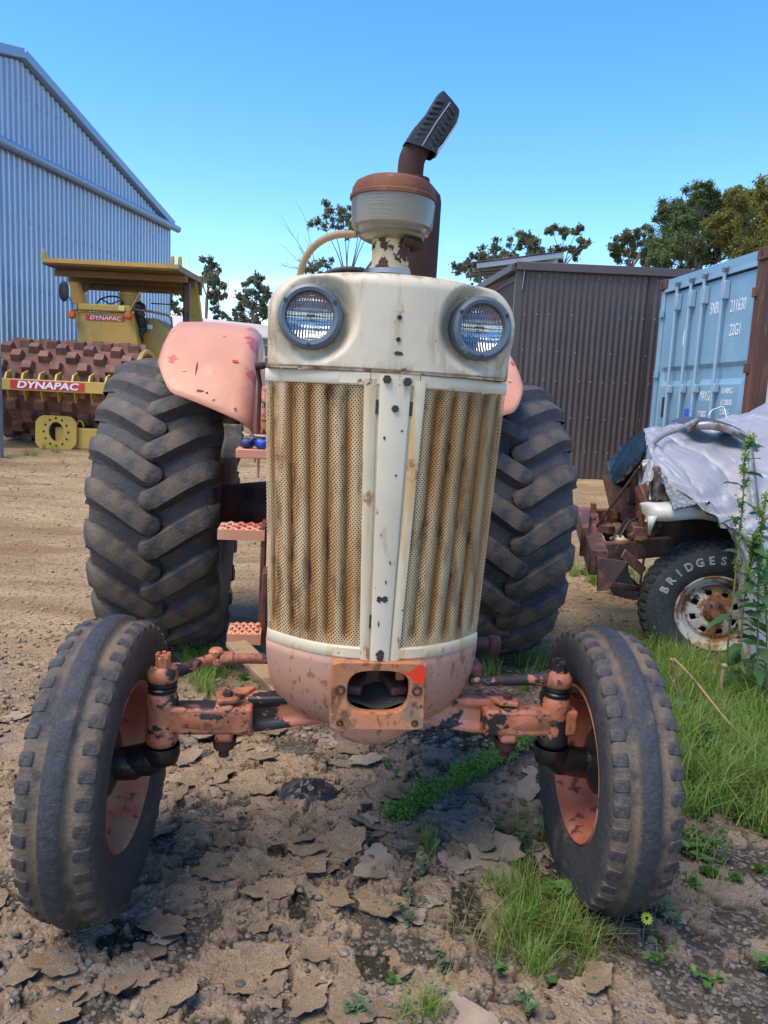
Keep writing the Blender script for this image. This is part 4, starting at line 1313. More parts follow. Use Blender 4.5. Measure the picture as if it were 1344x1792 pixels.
b = MB(); b.lathe([(0.1195, 1.953), (0.1225, 1.954), (0.1225, 1.963), (0.1185, 1.967), (0.1165, 1.982), (0.108, 1.998), (0.090, 2.008), (0.06, 2.013), (0.0, 2.015)], 64, 'z', (AX, AY, 0)); b.build('precleaner_cap', MT['rust_cap'], TR, smooth=30)
b = MB(); b.lathe([(0.090, 1.846), (0.096, 1.838), (0.085, 1.832), (0.05, 1.834)], 40, 'z', (AX, AY, 0), a0=R_(285), a1=R_(400)); b.build('torn_lip', MT['rust'], TR, solid=0.002)
# faded printed notes on the bowl
MT['print'] = paint('faded print', (0.27, 0.26, 0.22), 0.5)
def on_bowl(ang, z, w, h):
    b = MB()
    n = 5
    for i in range(n + 1):
        a = R_(ang) + (i / n - 0.5) * w / 0.12
        for dz in (-h / 2, h / 2):
            r = 0.1146 + (z + dz - 1.898) * 0.062 + 0.0007
            b.v.append((AX + r * math.cos(a), AY + r * math.sin(a), z + dz))
    for i in range(n):
        b.f.append((2 * i, 2 * i + 1, 2 * i + 3, 2 * i + 2))
    return b
pm = MB()
def addp(src):
    o = len(pm.v); pm.v += src.v; pm.f += [tuple(i + o for i in f) for f in src.f]
addp(on_bowl(262, 1.945, 0.030, 0.0015)); addp(on_bowl(269.4, 1.936, 0.0015, 0.018)); addp(on_bowl(270.6, 1.9275, 0.013, 0.0012))
random.seed(3)
for i, (aw, z) in enumerate(((12, 1.968), (13, 1.960), (12, 1.953), (20, 1.950), (10, 1.946), (19, 1.944), (12, 1.935), (18, 1.931), (11, 1.925), (16, 1.920), (12, 1.914), (15, 1.910))):
    a = 226 + (0 if i % 2 == 0 else 6)
    while a < 226 + aw * 2.1:
        wd_ = random.uniform(0.002, 0.007)
        addp(on_bowl(a, z - 0.020, wd_, 0.0022)); a += (wd_ + 0.0022) / 0.12 * 57.3
pm.build('printed_notes', MT['print'], bowl, smooth=0)
# pipe curving from the bowl back to the hood
hp = [(x - 0.016, y, z) for x, y, z in ((-0.225, 0.30, 1.70), (-0.224, 0.29, 1.745), (-0.214, 0.28, 1.785), (-0.19, 0.265, 1.822), (-0.155, 0.25, 1.847), (-0.115, 0.235, 1.858), (-0.07, 0.225, 1.860))]
b = MB(); b.tube(hp, 0.0095, 12)
def spl(P, n):
    P = [Vector(p) for p in P]; out = []
    for i in range(len(P) - 1):
        p0, p1, p2, p3 = P[max(i - 1, 0)], P[i], P[i + 1], P[min(i + 2, len(P) - 1)]
        for k in range(n):
            t = k / n
            out.append(0.5 * ((2 * p1) + (p2 - p0) * t + (2 * p0 - 5 * p1 + 4 * p2 - p3) * t * t + (3 * p1 - p0 - 3 * p2 + p3) * t ** 3))
    out.append(P[-1]); return out
sp = spl(hp, 7)
b = MB(); b.tube(sp, [0.0098 + 0.0009 * (i % 2) for i in range(len(sp))], 12); b.build('breather_hose', MT['hose'], TR)
# --- muffler and stack
EX, EY = 0.112, 0.50
b = MB(); b.lathe([(0.04, 1.66), (0.115, 1.685), (0.112, 1.71), (0.088, 1.765), (0.084, 1.80), (0.084, 2.030), (0.080, 2.050), (0.055, 2.078), (0.044, 2.088), (0.042, 2.10)], 44, 'z', (EX, EY, 0)); b.build('muffler', MT['rust'], TR, smooth=35)
st_p = spl([(EX - 0.020, EY, 2.09), (EX - 0.019, EY, 2.14), (EX - 0.014, EY, 2.165), (EX + 0.002, EY, 2.200), (EX + 0.020, EY, 2.230)], 5)
b = MB(); b.tube(st_p, 0.041, 28); b.build('exhaust_stack', MT['rust'], TR, smooth=60)

# --- piece of old tyre wired over the stack (lifts off: a thing of its own)
Mtr = Matrix.Translation(TR.location) @ TR.rotation_euler.to_matrix().to_4x4()
slv = empty('rubber_sleeve', (0, 0, 0)); slv.matrix_world = Mtr @ Matrix.Translation((EX + 0.002, EY, 2.180)) @ Matrix.Rotation(R_(27), 4, 'Y') @ Matrix.Scale(0.88, 4)
tag(slv, 'strip of old black tyre folded over the end of the rusty exhaust', 'tyre strip')
b = MB()
SWp = [(-0.052, -0.040), (-0.046, -0.052), (0.0, -0.058), (0.040, -0.054), (0.052, -0.044), (0.056, 0.0), (0.048, 0.044), (0.0, 0.054), (-0.046, 0.046), (-0.056, 0.0)]
hts = [0.0, 0.05, 0.12, 0.178, 0.196]
scs = [1.06, 1.0, 0.98, 0.95, 0.82]
for h, s_ in zip(hts, scs):
    for i, (x, y) in enumerate(SWp):
        b.v.append((x * s_ + (0.012 if h > 0.1 else 0), y * s_, h + (0.012 * (x / 0.05) if h == 0 else -0.012 * (x / 0.05) if h > 0.15 else 0)))
m = len(SWp)
for j in range(4):
    for k in range(m):
        b.f.append((j * m + k, j * m + (k + 1) % m, (j + 1) * m + (k + 1) % m, (j + 1) * m + k))
b.f.append(tuple(4 * m + k for k in range(m)))
b.build('rubber_cover', MT['black'], slv, smooth=50)
for sgx in (-1, 1):
    for i in range(8):
        b = MB(); b.box((sgx * 0.026 + 0.006, -0.0555, 0.020 + i * 0.0205), (0.032, 0.006, 0.009), rot=(0, sgx * 0.45, 0)); b.build('tread_bar', MT['black'], slv, bev=0.002)
b = MB(); b.tube([(0.002, -0.0595, 0.004), (0.004, -0.0585, 0.09), (0.013, -0.0555, 0.180)], 0.0022, 6); b.build('wire', MT['steel'], slv)
b = MB(); b.box((0.064, -0.012, 0.085), (0.006, 0.05, 0.135), rot=(0, 0.06, 0)); b.build('pale_lining', MT['roof_white'], slv, bev=0.001)

# --- loose blue things left on the platform
for i, (x, y) in enumerate(((-0.435, 1.345), (-0.375, 1.35))):
    b = MB(); random.seed(20 + i)
    b.blob((0, 0, 0.022), (0.030, 0.026, 0.024), 12, 8, 0.12)
    b.tube([(0.01, -0.02, 0.03), (0.03, -0.03, 0.045), (0.02, -0.01, 0.06)], 0.007, 8)
    o = b.build('cap', MT['bluecloth'] if i else paint('dark blue plastic', (0.015, 0.025, 0.12), 0.5), None, smooth=60)
    o.matrix_world = Mtr @ Matrix.Translation((x, y, 1.1655))
    tag(o, ('bright blue plastic cap on the pink platform beside the grille' if i else 'dark blue plastic cap on the pink platform next to the fender'), 'plastic cap')
# ------------------------------------------------------------------ sheds
def wallmesh(name, p0, p1, z0f, z1f, prof, pitch, mat, parent, depth=1.0, slab=None):
    """profiled sheet standing on the line p0-p1 (world xy relative to the parent); z1f(s) gives its top"""
    p0 = Vector(p0); p1 = Vector(p1)
    Ln = (p1 - p0).length; d = (p1 - p0) / Ln
    nrm = Vector((d.y, -d.x))
    n = int(Ln / pitch)
    S = []; D = []
    for i in range(n + 1):
        for t, h in prof:
            s = (i + t) * pitch
            if s <= Ln: S.append(s); D.append(h * depth)
    S.append(Ln + 0.004); D.append(D[-1])
    V = []; Fc = []
    for s, h in zip(S, D):
        q = p0 + d * s + nrm * h
        V.append((q.x, q.y, z0f(s))); V.append((q.x, q.y, z1f(s)))
    for i in range(len(S) - 1):
        Fc.append((2 * i, 2 * i + 2, 2 * i + 3, 2 * i + 1))
    b = MB(); b.v = V; b.f = Fc
    return b
SINE = [(k / 8, 0.5 + 0.5 * math.cos(2 * math.pi * k / 8)) for k in range(8)]
TRAP = [(0.0, 0.0), (0.52, 0.0), (0.60, 1.0), (0.86, 1.0), (0.94, 0.0)]
MT['blue_wall'] = paint('blue grey sheet steel', (0.42, 0.50, 0.60), 0.28, 0.35, var=0.04, layers=[((0.34, 0.43, 0.55), 0.6, 0.5, 0.7, (1, 1, 0.25), None)])
MT['blue_trim'] = paint('blue grey trim', (0.22, 0.33, 0.47), 0.38, 0.2, var=0.05)
MT['brown_wall'] = paint('brown sheet steel', (0.066, 0.047, 0.043), 0.5, 0.05, var=0.10, layers=[((0.085, 0.064, 0.058), 2.2, 0.52, 0.68, (1.5, 1.5, 0.3), 0.6)])
MT['brown_trim'] = paint('brown trim', (0.07, 0.052, 0.048), 0.45, var=0.08)
MT['screw_pale'] = paint('pale screw head', (0.36, 0.34, 0.33), 0.5)
MT['timber'] = paint('grey timber', (0.19, 0.155, 0.12), 0.85, layers=[((0.1, 0.08, 0.06), 8, 0.5, 0.6, (8, 8, 0.5), None)])
MT['creamroof'] = paint('cream roof sheet', (0.58, 0.50, 0.41), 0.5, var=0.05)
MT['winglass'] = paint('dark window glass', (0.02, 0.028, 0.034), 0.08)

# big blue shed on the left
SA, SB = at(0, 250, 14.4), at(293, 392, 20.7)
BS = empty('blue_shed', (SA.x, SA.y, 0))
tag(BS, 'tall blue corrugated steel shed with a sloping roof behind the roller', 'shed')
dS = Vector((SB.x - SA.x, SB.y - SA.y)); LS = dS.length; dS /= LS
EXT = 16.0
ridge_s = 0.55
zr, ze = at(35, 90, SA.y + dS.y * 0.55).z, at(293, 386, 20.7).z
def roof_z(s):      # s from SA along the wall
    return zr - (zr - ze) * abs(s - ridge_s) / (LS - ridge_s)
q0 = -dS * EXT
sheet_w = 0.76
s = -EXT + 8
k = 0
while s < LS - 0.01:
    e = min(s + sheet_w * 1.0, LS)
    wallmesh('wall_sheet', dS * s, dS * e, lambda t: gz(0, 18) - 0.5, lambda t, s0=s: roof_z(s0 + t) - 0.16, TRAP, 0.152, MT['blue_wall'], BS, 0.042).build('wall_sheet', MT['blue_wall'], BS, smooth=20)
    s += sheet_w; k += 1
nS = Vector((dS.y, -dS.x, 0))
d3 = Vector((dS.x, dS.y, 0))
def strut(p, q, w, h, mat, name, parent, bev=0.0):
    """box beam between two points; w sideways, h upright"""
    p = Vector(p); q = Vector(q)
    t = (q - p).normalized()
    sd = t.cross(Vector((0, 0, 1))); sd = sd.normalized() if sd.length > 1e-4 else Vector((1, 0, 0))
    up = sd.cross(t)
    b = MB()
    vs = [e + sd * (a * w / 2) + up * (c * h / 2) for e in (p, q) for a, c in ((-1, -1), (1, -1), (1, 1), (-1, 1))]
    b.add(vs, [(0, 1, 2, 3), (7, 6, 5, 4), (0, 4, 5, 1), (1, 5, 6, 2), (2, 6, 7, 3), (3, 7, 4, 0)])
    return b.build(name, MT[mat] if isinstance(mat, str) else mat, parent, bev=bev)
def pS(s, z, off=0.0):
    v = d3 * s + nS * off
    return Vector((v.x, v.y, z))
strut(pS(ridge_s, roof_z(ridge_s) - 0.04, 0.10), pS(LS + 0.12, roof_z(LS + 0.12) - 0.04, 0.10), 0.12, 0.17, 'blue_trim', 'barge_board', BS, 0.02)
strut(pS(ridge_s, roof_z(ridge_s) - 0.04, 0.10), pS(-8, roof_z(-8) - 0.04, 0.10), 0.118, 0.168, 'blue_trim', 'barge_board', BS, 0.02)
zb = at(293, 393, 20.7).z - 0.05
b = MB(); b.tube([pS(-8, zb, 0.13), pS(LS + 0.35, zb, 0.13)], 0.085, 14); b.build('rail_pipe', MT['blue_trim'], BS)
b = MB(); b.tube([pS(LS + 0.05, 0.8, 0.0), pS(LS + 0.05, ze - 0.1, 0.0)], 0.06, 10); b.build('corner_trim', MT['blue_trim'], BS)
b = MB()
for zz in (2.0, 3.2, 4.4, 5.5, 6.6):
    q_s = -2.0
    while q_s < LS:
        if zz < roof_z(q_s) - 0.3: b.blob(pS(q_s, zz, 0.046), 0.016, 5, 3, 0)
        q_s += 0.304
o = b.build('screw_heads', MT['screw_pale'], BS); tag(o, kind='stuff')
# far side and roof, so the shed has depth
inw = -nS
b = MB()
b.add([pS(ridge_s, zr), pS(LS, ze), pS(LS, ze) + inw * 9, pS(ridge_s, zr) + inw * 9], [(0, 1, 2, 3)])
b.build('roof', MT['blue_trim'], BS)
b = MB(); b.add([pS(LS, 0.8), pS(LS, ze), pS(LS, ze) + inw * 9, pS(LS, 0.8) + inw * 9], [(0, 1, 2, 3)]); b.build('end_wall', MT['blue_wall'], BS)
b = MB(); b.add([pS(ridge_s, zr), pS(-8, roof_z(-8)), pS(-8, roof_z(-8)) + inw * 9, pS(ridge_s, zr) + inw * 9], [(0, 1, 2, 3)]); b.build('roof', MT['blue_trim'], BS)

PT = 0.0925
# brown shed on the right
HY = 12.4
BL, BRr = at(914, 470, HY), at(1240, 488, HY)
HS = empty('brown_shed', (BL.x, HY, 0))
tag(HS, 'dark brown corrugated steel shed behind the right rear tyre', 'shed')
ztop = BL.z
wdt = 3.81
x0 = 0.0; k = 0
while x0 < wdt:
    x1 = min(x0 + 10 * PT, wdt)
    wallmesh('wall_sheet', (x0, 0.004 * (k % 2)), (x1, 0.004 * (k % 2)), lambda t: 0.05, lambda t: ztop - 0.02, SINE, PT, MT['brown_wall'], HS, 0.019).build('wall_sheet', MT['brown_wall'], HS, smooth=60)
    x0 += 10 * PT; k += 1
y0 = 0.05; k = 0
while y0 < 2.6:
    y1 = y0 + 0.70
    wallmesh('wall_sheet', (-0.06 - 0.12 * y1, y1), (-0.06 - 0.12 * y0, y0), lambda t: 0.1, lambda t: ztop - 0.16, SINE, PT, MT['brown_wall'], HS, 0.019).build('wall_sheet', MT['brown_wall'], HS, smooth=60)
    y0 += 0.70
strut((-0.10, -0.06, ztop + 0.03), (wdt + 0.1, -0.06, ztop + 0.03), 0.06, 0.13, 'brown_trim', 'fascia', HS, 0.01)
strut((-0.12, -0.02, ztop + 0.01), (-0.50, 2.75, ztop - 0.02), 0.10, 0.12, 'brown_trim', 'barge_board', HS, 0.01)
strut((-0.05, 0.06, ztop - 0.13), (-0.40, 2.7, ztop - 0.16), 0.07, 0.09, 'timber', 'rafter', HS)
strut((-0.03, 0.035, 0.1), (-0.03, 0.035, ztop - 0.02), 0.12, 0.11, 'brown_trim', 'corner_post', HS)
strut((0.03, -0.025, ztop - 0.03), (0.01, -0.025, ztop - 0.32), 0.07, 0.01, MT['steel'], 'gutter_bracket', HS)
strut((2.0, -0.012, 0.1), (2.0, -0.012, ztop - 0.03), 0.012, 0.05, 'brown_trim', 'cover_strip', HS)
b = MB(); b.add([(-0.12, -0.05, ztop + 0.075), (wdt, -0.05, ztop + 0.075), (wdt, 2.8, ztop + 0.04), (-0.50, 2.8, ztop + 0.04)], [(0, 1, 2, 3)]); b.build('roof', MT['brown_trim'], HS, solid=0.01)
b = MB()
for zr_, st in ((0.75, 2), (1.28, 3), (1.85, 2), (2.3, 3), (2.86, 2), (ztop - 0.10, 2)):
    for i in range(1, 40, st):
        if random.random() < 0.8:
            b.blob((i * PT, -0.019 - 0.002, zr_ + random.uniform(-0.012, 0.012)), 0.0095, 6, 4, 0)
o = b.build('screw_heads', MT['screw_pale'], HS); tag(o, kind='stuff')
# open steel rack behind its left corner
RK = empty('steel_rack', (at(862, 500, 15.6).x, 15.6, gz(2, 15.6)))
tag(RK, 'open steel frame with roof sheets behind the brown shed', 'rack')
zt = at(862, 470, 15.6).z - gz(2, 15.6)
for dx in (-0.25, 1.2):
    for dy in (0, 1.6):
        strut((dx, dy, 0), (dx, dy, zt - 0.05), 0.06, 0.06, 'brown_trim', 'post', RK)
for i in range(4):
    strut((-0.35 - 0.02 * i, -0.2 + i * 0.55, zt + 0.02 * i), (1.3, -0.2 + i * 0.55, zt + 0.28 + 0.02 * i), 0.06, 0.09, 'steel', 'rafter', RK)
b = MB(); b.add([(-0.4, -0.25, zt + 0.06), (1.3, -0.25, zt + 0.34), (1.3, 1.7, zt + 0.38), (-0.4, 1.7, zt + 0.12)], [(0, 1, 2, 3)]); b.build('roof_sheet', MT['brown_wall'], RK, solid=0.02)

# cream roofed building far behind
FB = empty('low_building', (at(400, 590, 27).x, 27, gz(0, 27)))
tag(FB, 'low cream roofed building far behind the pink fender', 'building')
fx0, fx1 = at(296, 560, 27).x - FB.location.x - 2.0, at(500, 600, 27).x - FB.location.x + 1.5
zf = at(450, 592, 27).z - FB.location.z
zl, zh = at(300, 548, 29).z - FB.location.z, at(462, 577, 29).z - FB.location.z
b = MB(); b.box(((fx0 + fx1) / 2, 2, zf / 2 - 0.1), (fx1 - fx0, 4, zf - 0.05)); b.build('wall', paint('cream wall', (0.40, 0.36, 0.30), 0.7), FB)
b = MB(); b.add([(fx0, -0.4, zf), (fx1, -0.4, zf), (fx1, 2.2, zh), (fx0, 2.2, zl), (fx0, 4.6, zf), (fx1, 4.6, zf)], [(0, 1, 2, 3), (3, 2, 5, 4)]); b.build('roof', MT['creamroof'], FB, solid=0.08)
for i in range(5):
    xw = (at(452, 610, 27).x - FB.location.x) + (i - 3) * 1.25
    f = MB(); f.box((xw, -0.03, zf - 0.62), (0.95, 0.06, 0.85)); fw_ = f.build('window', MT['creamroof'], FB)
    for j in range(2):
        g = MB(); g.box((xw, -0.065, zf - 0.42 - 0.40 * j), (0.85, 0.012, 0.33)); g.build('pane', MT['winglass'], fw_)

# grey steel post at the left edge
p = onground(-2, 800)
b = MB(); b.box((0, 0, 0.62), (0.09, 0.09, 1.35)); b.box((0, 0, 1.31), (0.11, 0.11, 0.03))
o = b.build('steel_post', paint('grey blue galvanised post', (0.22, 0.28, 0.33), 0.5, 0.3), None, bev=0.006, loc=(p.x, p.y, p.z - 0.02)); tag(o, 'grey galvanised steel post standing at the left edge', 'post')

# ------------------------------------------------------------------ shipping container
MT['cblue'] = paint('container blue', (0.185, 0.335, 0.45), 0.42, layers=[((0.23, 0.38, 0.49), 1.6, 0.5, 0.7, (1, 1, 1), None), ((0.20, 0.10, 0.06), 22, 0.70, 0.74, (1, 1, 0.5), 0.8)], var=0.06)
MT['cbar'] = paint('locking bar paint', (0.25, 0.36, 0.45), 0.45, layers=[((0.2, 0.2, 0.2), 12, 0.62, 0.7, (1, 1, 1), None)], var=0.06)
MT['crust'] = paint('rusted corner post', (0.085, 0.038, 0.028), 0.85, layers=[((0.15, 0.062, 0.035), 5, 0.5, 0.62, (2, 2, 0.3), None), ((0.26, 0.22, 0.17), 8, 0.63, 0.70, (2.5, 2.5, 0.3), None)], bump=(50, 0.4))
MT['white_print'] = paint('white stencil paint', (0.74, 0.77, 0.78), 0.6)
MT['cgasket'] = paint('door gasket', (0.02, 0.03, 0.045), 0.7)
C0 = at(1163, 492, 10.6)
t = None
lo, hi = 6.0, 10.5
for _ in range(40):
    mid = (lo + hi) / 2
    if at(1334, 436, mid).z > C0.z: hi = mid
    else: lo = mid
C1 = at(1334, 436, mid)
dc = Vector((C1.x - C0.x, C1.y - C0.y)); dc.normalize()
CT = empty('shipping_container', (C0.x, C0.y, C0.z - 2.59), math.atan2(dc.y, dc.x))
tag(CT, 'blue shipping container with locking bars and rusty corner posts', 'container')
CWd = (Vector((C1.x - C0.x, C1.y - C0.y))).length + 0.17
CHt = 2.59
def cbox(name, x0, x1, y0, y1, z0, z1, mat, parent=CT, bev=0.004):
    b = MB(); b.box(((x0 + x1) / 2, (y0 + y1) / 2, (z0 + z1) / 2), (x1 - x0, y1 - y0, z1 - z0)); return b.build(name, MT[mat], parent, bev=bev)
cbox('corner_post', 0.0, 0.10, -0.02, 0.12, 0.16, CHt - 0.13, 'cblue')
cbox('corner_post', CWd - 0.17, CWd, -0.03, 0.16, 0.16, CHt - 0.13, 'crust')
for x0, x1 in ((-0.03, 0.14), (CWd - 0.17, CWd + 0.01)):
    for z0 in (0.0, CHt - 0.125):
        c = cbox('corner_casting', x0, x1, -0.05, 0.13, z0, z0 + 0.13, 'crust', bev=0.01)
        bb = MB(); bb.lathe([(0.0, -0.0525), (0.022, -0.0525)], 14, 'y', ((x0 + x1) / 2, 0, z0 + 0.065), sx=1, sy=1.6); bb.build('casting_hole', MT['dark'], c)
cbox('header', 0.14, CWd - 0.17, -0.01, 0.10, CHt - 0.13, CHt - 0.005, 'cblue')
cbox('header_rail', 0.10, CWd - 0.17, -0.035, -0.012, CHt - 0.17, CHt - 0.125, 'cbar')
cbox('sill', 0.10, CWd - 0.17, -0.02, 0.10, 0.02, 0.16, 'cblue')
cbox('side_wall', CWd - 0.10, CWd - 0.05, 0.14, 6.0, 0.16, CHt - 0.06, 'crust'); cbox('side_wall', 0.03, 0.07, 0.14, 6.0, 0.16, CHt - 0.06, 'cblue')
cbox('roof', 0.03, CWd - 0.05, 0.10, 6.0, CHt - 0.06, CHt - 0.02, 'cblue')
dx0, dx1 = 0.12, CWd - 0.18
dm = dx0 + (dx1 - dx0) * 0.455
for i, (a, c) in enumerate(((dx0, dm - 0.012), (dm + 0.012, dx1))):
    b = MB()
    # door skin with a recessed horizontal rib
    zs = [(0.17, 0.0), (0.42, 0.0), (0.46, 0.035), (0.58, 0.035), (0.66, 0.0), (1.20, 0.0), (1.27, 0.035), (1.40, 0.035), (1.45, 0.0), (CHt - 0.19, 0.0)]
    def dpt(u, z, d):
        edge = min(u, 1 - u) * (c - a)
        return (a + (c - a) * u, d * float(sstep(0.03, 0.075, edge)), z)
    us = [0, 0.04, 0.08, 0.15, 0.5, 0.85, 0.92, 0.96, 1]
    for z, d in zs:
        for u in us: b.v.append(dpt(u, z, d))
    m = len(us)
    for j in range(len(zs) - 1):
        for k in range(m - 1):
            b.f.append((j * m + k, j * m + k + 1, (j + 1) * m + k + 1, (j + 1) * m + k))
    dr = b.build('door', MT['cblue'], CT, smooth=25)
    for q in ((0.085, 0.48) if i else (0.41, 0.79)):
        xb = a + (c - a) * q
        bb = MB(); bb.tube([(xb, -0.055, 0.06), (xb, -0.055, CHt - 0.10)], 0.021, 12); bar_ = bb.build('locking_bar', MT['cbar'], dr)
        bb = MB(); bb.box((xb + 0.012, -0.04, CHt - 0.34), (0.095, 0.07, 0.20)); bb.build('bar_guide', MT['cbar'], dr, bev=0.008)
        bb = MB(); bb.box((xb, -0.055, CHt - 0.115), (0.055, 0.06, 0.05)); bb.box((xb + 0.035, -0.06, CHt - 0.10), (0.05, 0.05, 0.035)); bb.build('cam_lock', MT['steel'], dr, bev=0.008)
        bb = MB(); bb.box((xb + 0.012, -0.04, 1.16), (0.095, 0.06, 0.10)); bb.build('bar_guide', MT['cbar'], dr, bev=0.008)
    for z in (0.55, 1.36, 2.15):
        xh = a - 0.03 if i == 0 else c + 0.03
        bb = MB(); bb.box((xh, -0.035, z), (0.09, 0.03, 0.10)); bb.build('hinge', MT['cblue'] if i == 0 else MT['crust'], dr, bev=0.006)
cbox('gasket', dm - 0.010, dm + 0.010, -0.004, 0.02, 0.17, CHt - 0.18, 'cgasket', bev=0)
cbox('latch_box', dm - 0.09, dm + 0.02, -0.045, -0.004, 0.80, 0.92, 'bluecloth', bev=0.006)
cbox('data_plate', dx0 + 0.16, dx0 + 0.30, -0.006, -0.001, 0.80, 1.06, 'screw', bev=0)
cbox('decal', dx0 + 0.28, dx0 + 0.34, -0.006, -0.001, 1.10, 1.20, 'white_print', bev=0)
b = MB(); b.lathe([(0.0, -0.003), (0.10, -0.003)], 24, 'y', (dx0 + 0.62, 0, 1.80), sx=0.55, sy=1.25); b.build('decal', MT['white_print'], CT)
RX = Matrix.Rotation(R_(90), 4, 'X')
cdec = []
def stencil(body, x, z, size, sx=0.62):
    return text('stencil', body, size, MT['white_print'], CT, Matrix.Translation((x, -0.004, z)) @ RX, 0.0008, sx)
dw = dx1 - dm
stencil('SNBU', dm + 0.19 * dw, 2.02, 0.19, 0.50); stencil('211630', dm + 0.57 * dw, 2.00, 0.19, 0.56); stencil('22G1', dm + 0.60 * dw, 1.74, 0.18, 0.60)
for i, (a, c) in enumerate((('MAX.GR', ''), ('TARE', ''), ('NET', ''), ('CU.CAP', ''))):
    stencil(a, dm + 0.16 * dw, 1.02 - i * 0.235, 0.165, 0.46)
for i, a in enumerate(('30.480KG', '67.200LBS', '2.260KG', '4.980LBS', '28.220KG', '62.220LBS', '33.1CU.M', '1.170CU.FT')):
    stencil(a, dm + 0.58 * dw, 1.10 - i * 0.118 - (0.012 if i % 2 else 0), 0.090, 0.62)
for x in (0.2, CWd - 0.3):
    for y in (0.2, 5.5):
        zz = gz(4, 10.0) - CT.location.z
        b = MB(); b.box((x, y, (zz - 0.1) / 2), (0.30, 0.30, abs(zz - 0.1))); o = b.build('support_block', MT['timber'], CT, bev=0.01)
# ------------------------------------------------------------------ pad foot road roller
MT['yel'] = paint('machine yellow', (0.47, 0.27, 0.045), 0.5, layers=[((0.33, 0.22, 0.06), 2.4, 0.48, 0.68, (1, 1, 0.5), None), ((0.14, 0.09, 0.04), 10, 0.62, 0.70, (1, 1, 0.6), 0.8)], bump=(20, 0.1))
MT['yel2'] = paint('brighter yellow', (0.52, 0.33, 0.055), 0.45, layers=[((0.45, 0.30, 0.07), 3, 0.5, 0.7, (1, 1, 1), None), (RUST, 16, 0.68, 0.72, (1, 1, 1), 0.8)])
MT['canopy'] = paint('brown yellow canopy steel', (0.20, 0.115, 0.035), 0.6, layers=[((0.14, 0.085, 0.04), 3, 0.45, 0.65, (1, 1, 1), None)])
MT['drum'] = paint('rusty drum', (0.155, 0.066, 0.042), 0.8, layers=[((0.10, 0.045, 0.032), 4, 0.45, 0.6, (1, 1, 1), None), ((0.21, 0.10, 0.06), 9, 0.55, 0.68, (1, 1, 1), None)], bump=(30, 0.3))
MT['padrust'] = paint('worn pad steel', (0.20, 0.085, 0.048), 0.7, layers=[((0.12, 0.05, 0.035), 6, 0.45, 0.6, (1, 1, 1), None)], bump=(30, 0.2))
MT['redstick'] = paint('red sticker', (0.50, 0.02, 0.015), 0.45)
MT['amber'] = paint('amber lamp', (0.55, 0.11, 0.01), 0.25)
RY = 11.55
rc = at(133, 668, RY)
xL, xR = at(6, 660, 11.3).x, at(248, 660, 11.3).x
RO = empty('road_roller', ((xL + xR) / 2, RY, gz(0, RY) - 0.02), R_(1.0))
tag(RO, 'yellow road roller with a rusty studded drum and a canopy', 'road roller')
DW = xR - xL
DR = 0.665
DZ = DR + 0.09
b = MB(); b.lathe([(0.50, -DW / 2 + 0.02), (DR - 0.01, -DW / 2), (DR, -DW / 2 + 0.01), (DR, DW / 2 - 0.01), (DR - 0.01, DW / 2)], 60, 'x', (0, 0, DZ)); b.build('drum', MT['drum'], RO, smooth=30)
b = MB(); b.lathe([(DR - 0.06, DW / 2 - 0.25), (DR - 0.05, DW / 2 + 0.02), (DR + 0.01, DW / 2 + 0.035), (DR + 0.015, DW / 2 - 0.02)], 48, 'x', (0, 0, DZ)); b.build('drum_rim', MT['yel'], RO)
b = MB(); b.lathe([(0.0, DW / 2 - 0.20), (DR - 0.06, DW / 2 - 0.20)], 36, 'x', (0, 0, DZ)); b.build('drum_end', MT['dark'], RO)
b = MB(); b.box((DW / 2 - 0.12, 0, DZ), (0.06, 0.16, 1.05)); b.box((DW / 2 - 0.121, 0, DZ), (0.06, 1.05, 0.16)); b.build('drum_spoke', MT['yel'], RO)
pb = MB(); pb.box((0, 0, 0.05), (0.165, 0.150, 0.105), taper=(0.80, 0.76))
pme = pb.mesh('pad', 0); pme.materials.append(MT['padrust'])
NC, NRW = 10, 24
for c in range(NC):
    for r in range(NRW):
        if (c + r) % 2: continue
        a = 2 * math.pi * (r + 0.15 * (c / NC)) / NRW
        o = obj('pad', pme, None, RO)
        o.matrix_local = Matrix.Translation((-DW / 2 + 0.13 + (DW - 0.26) * c / (NC - 1), 0, DZ)) @ Matrix.Rotation(a, 4, 'X') @ Matrix.Translation((0, 0, DR - 0.006))
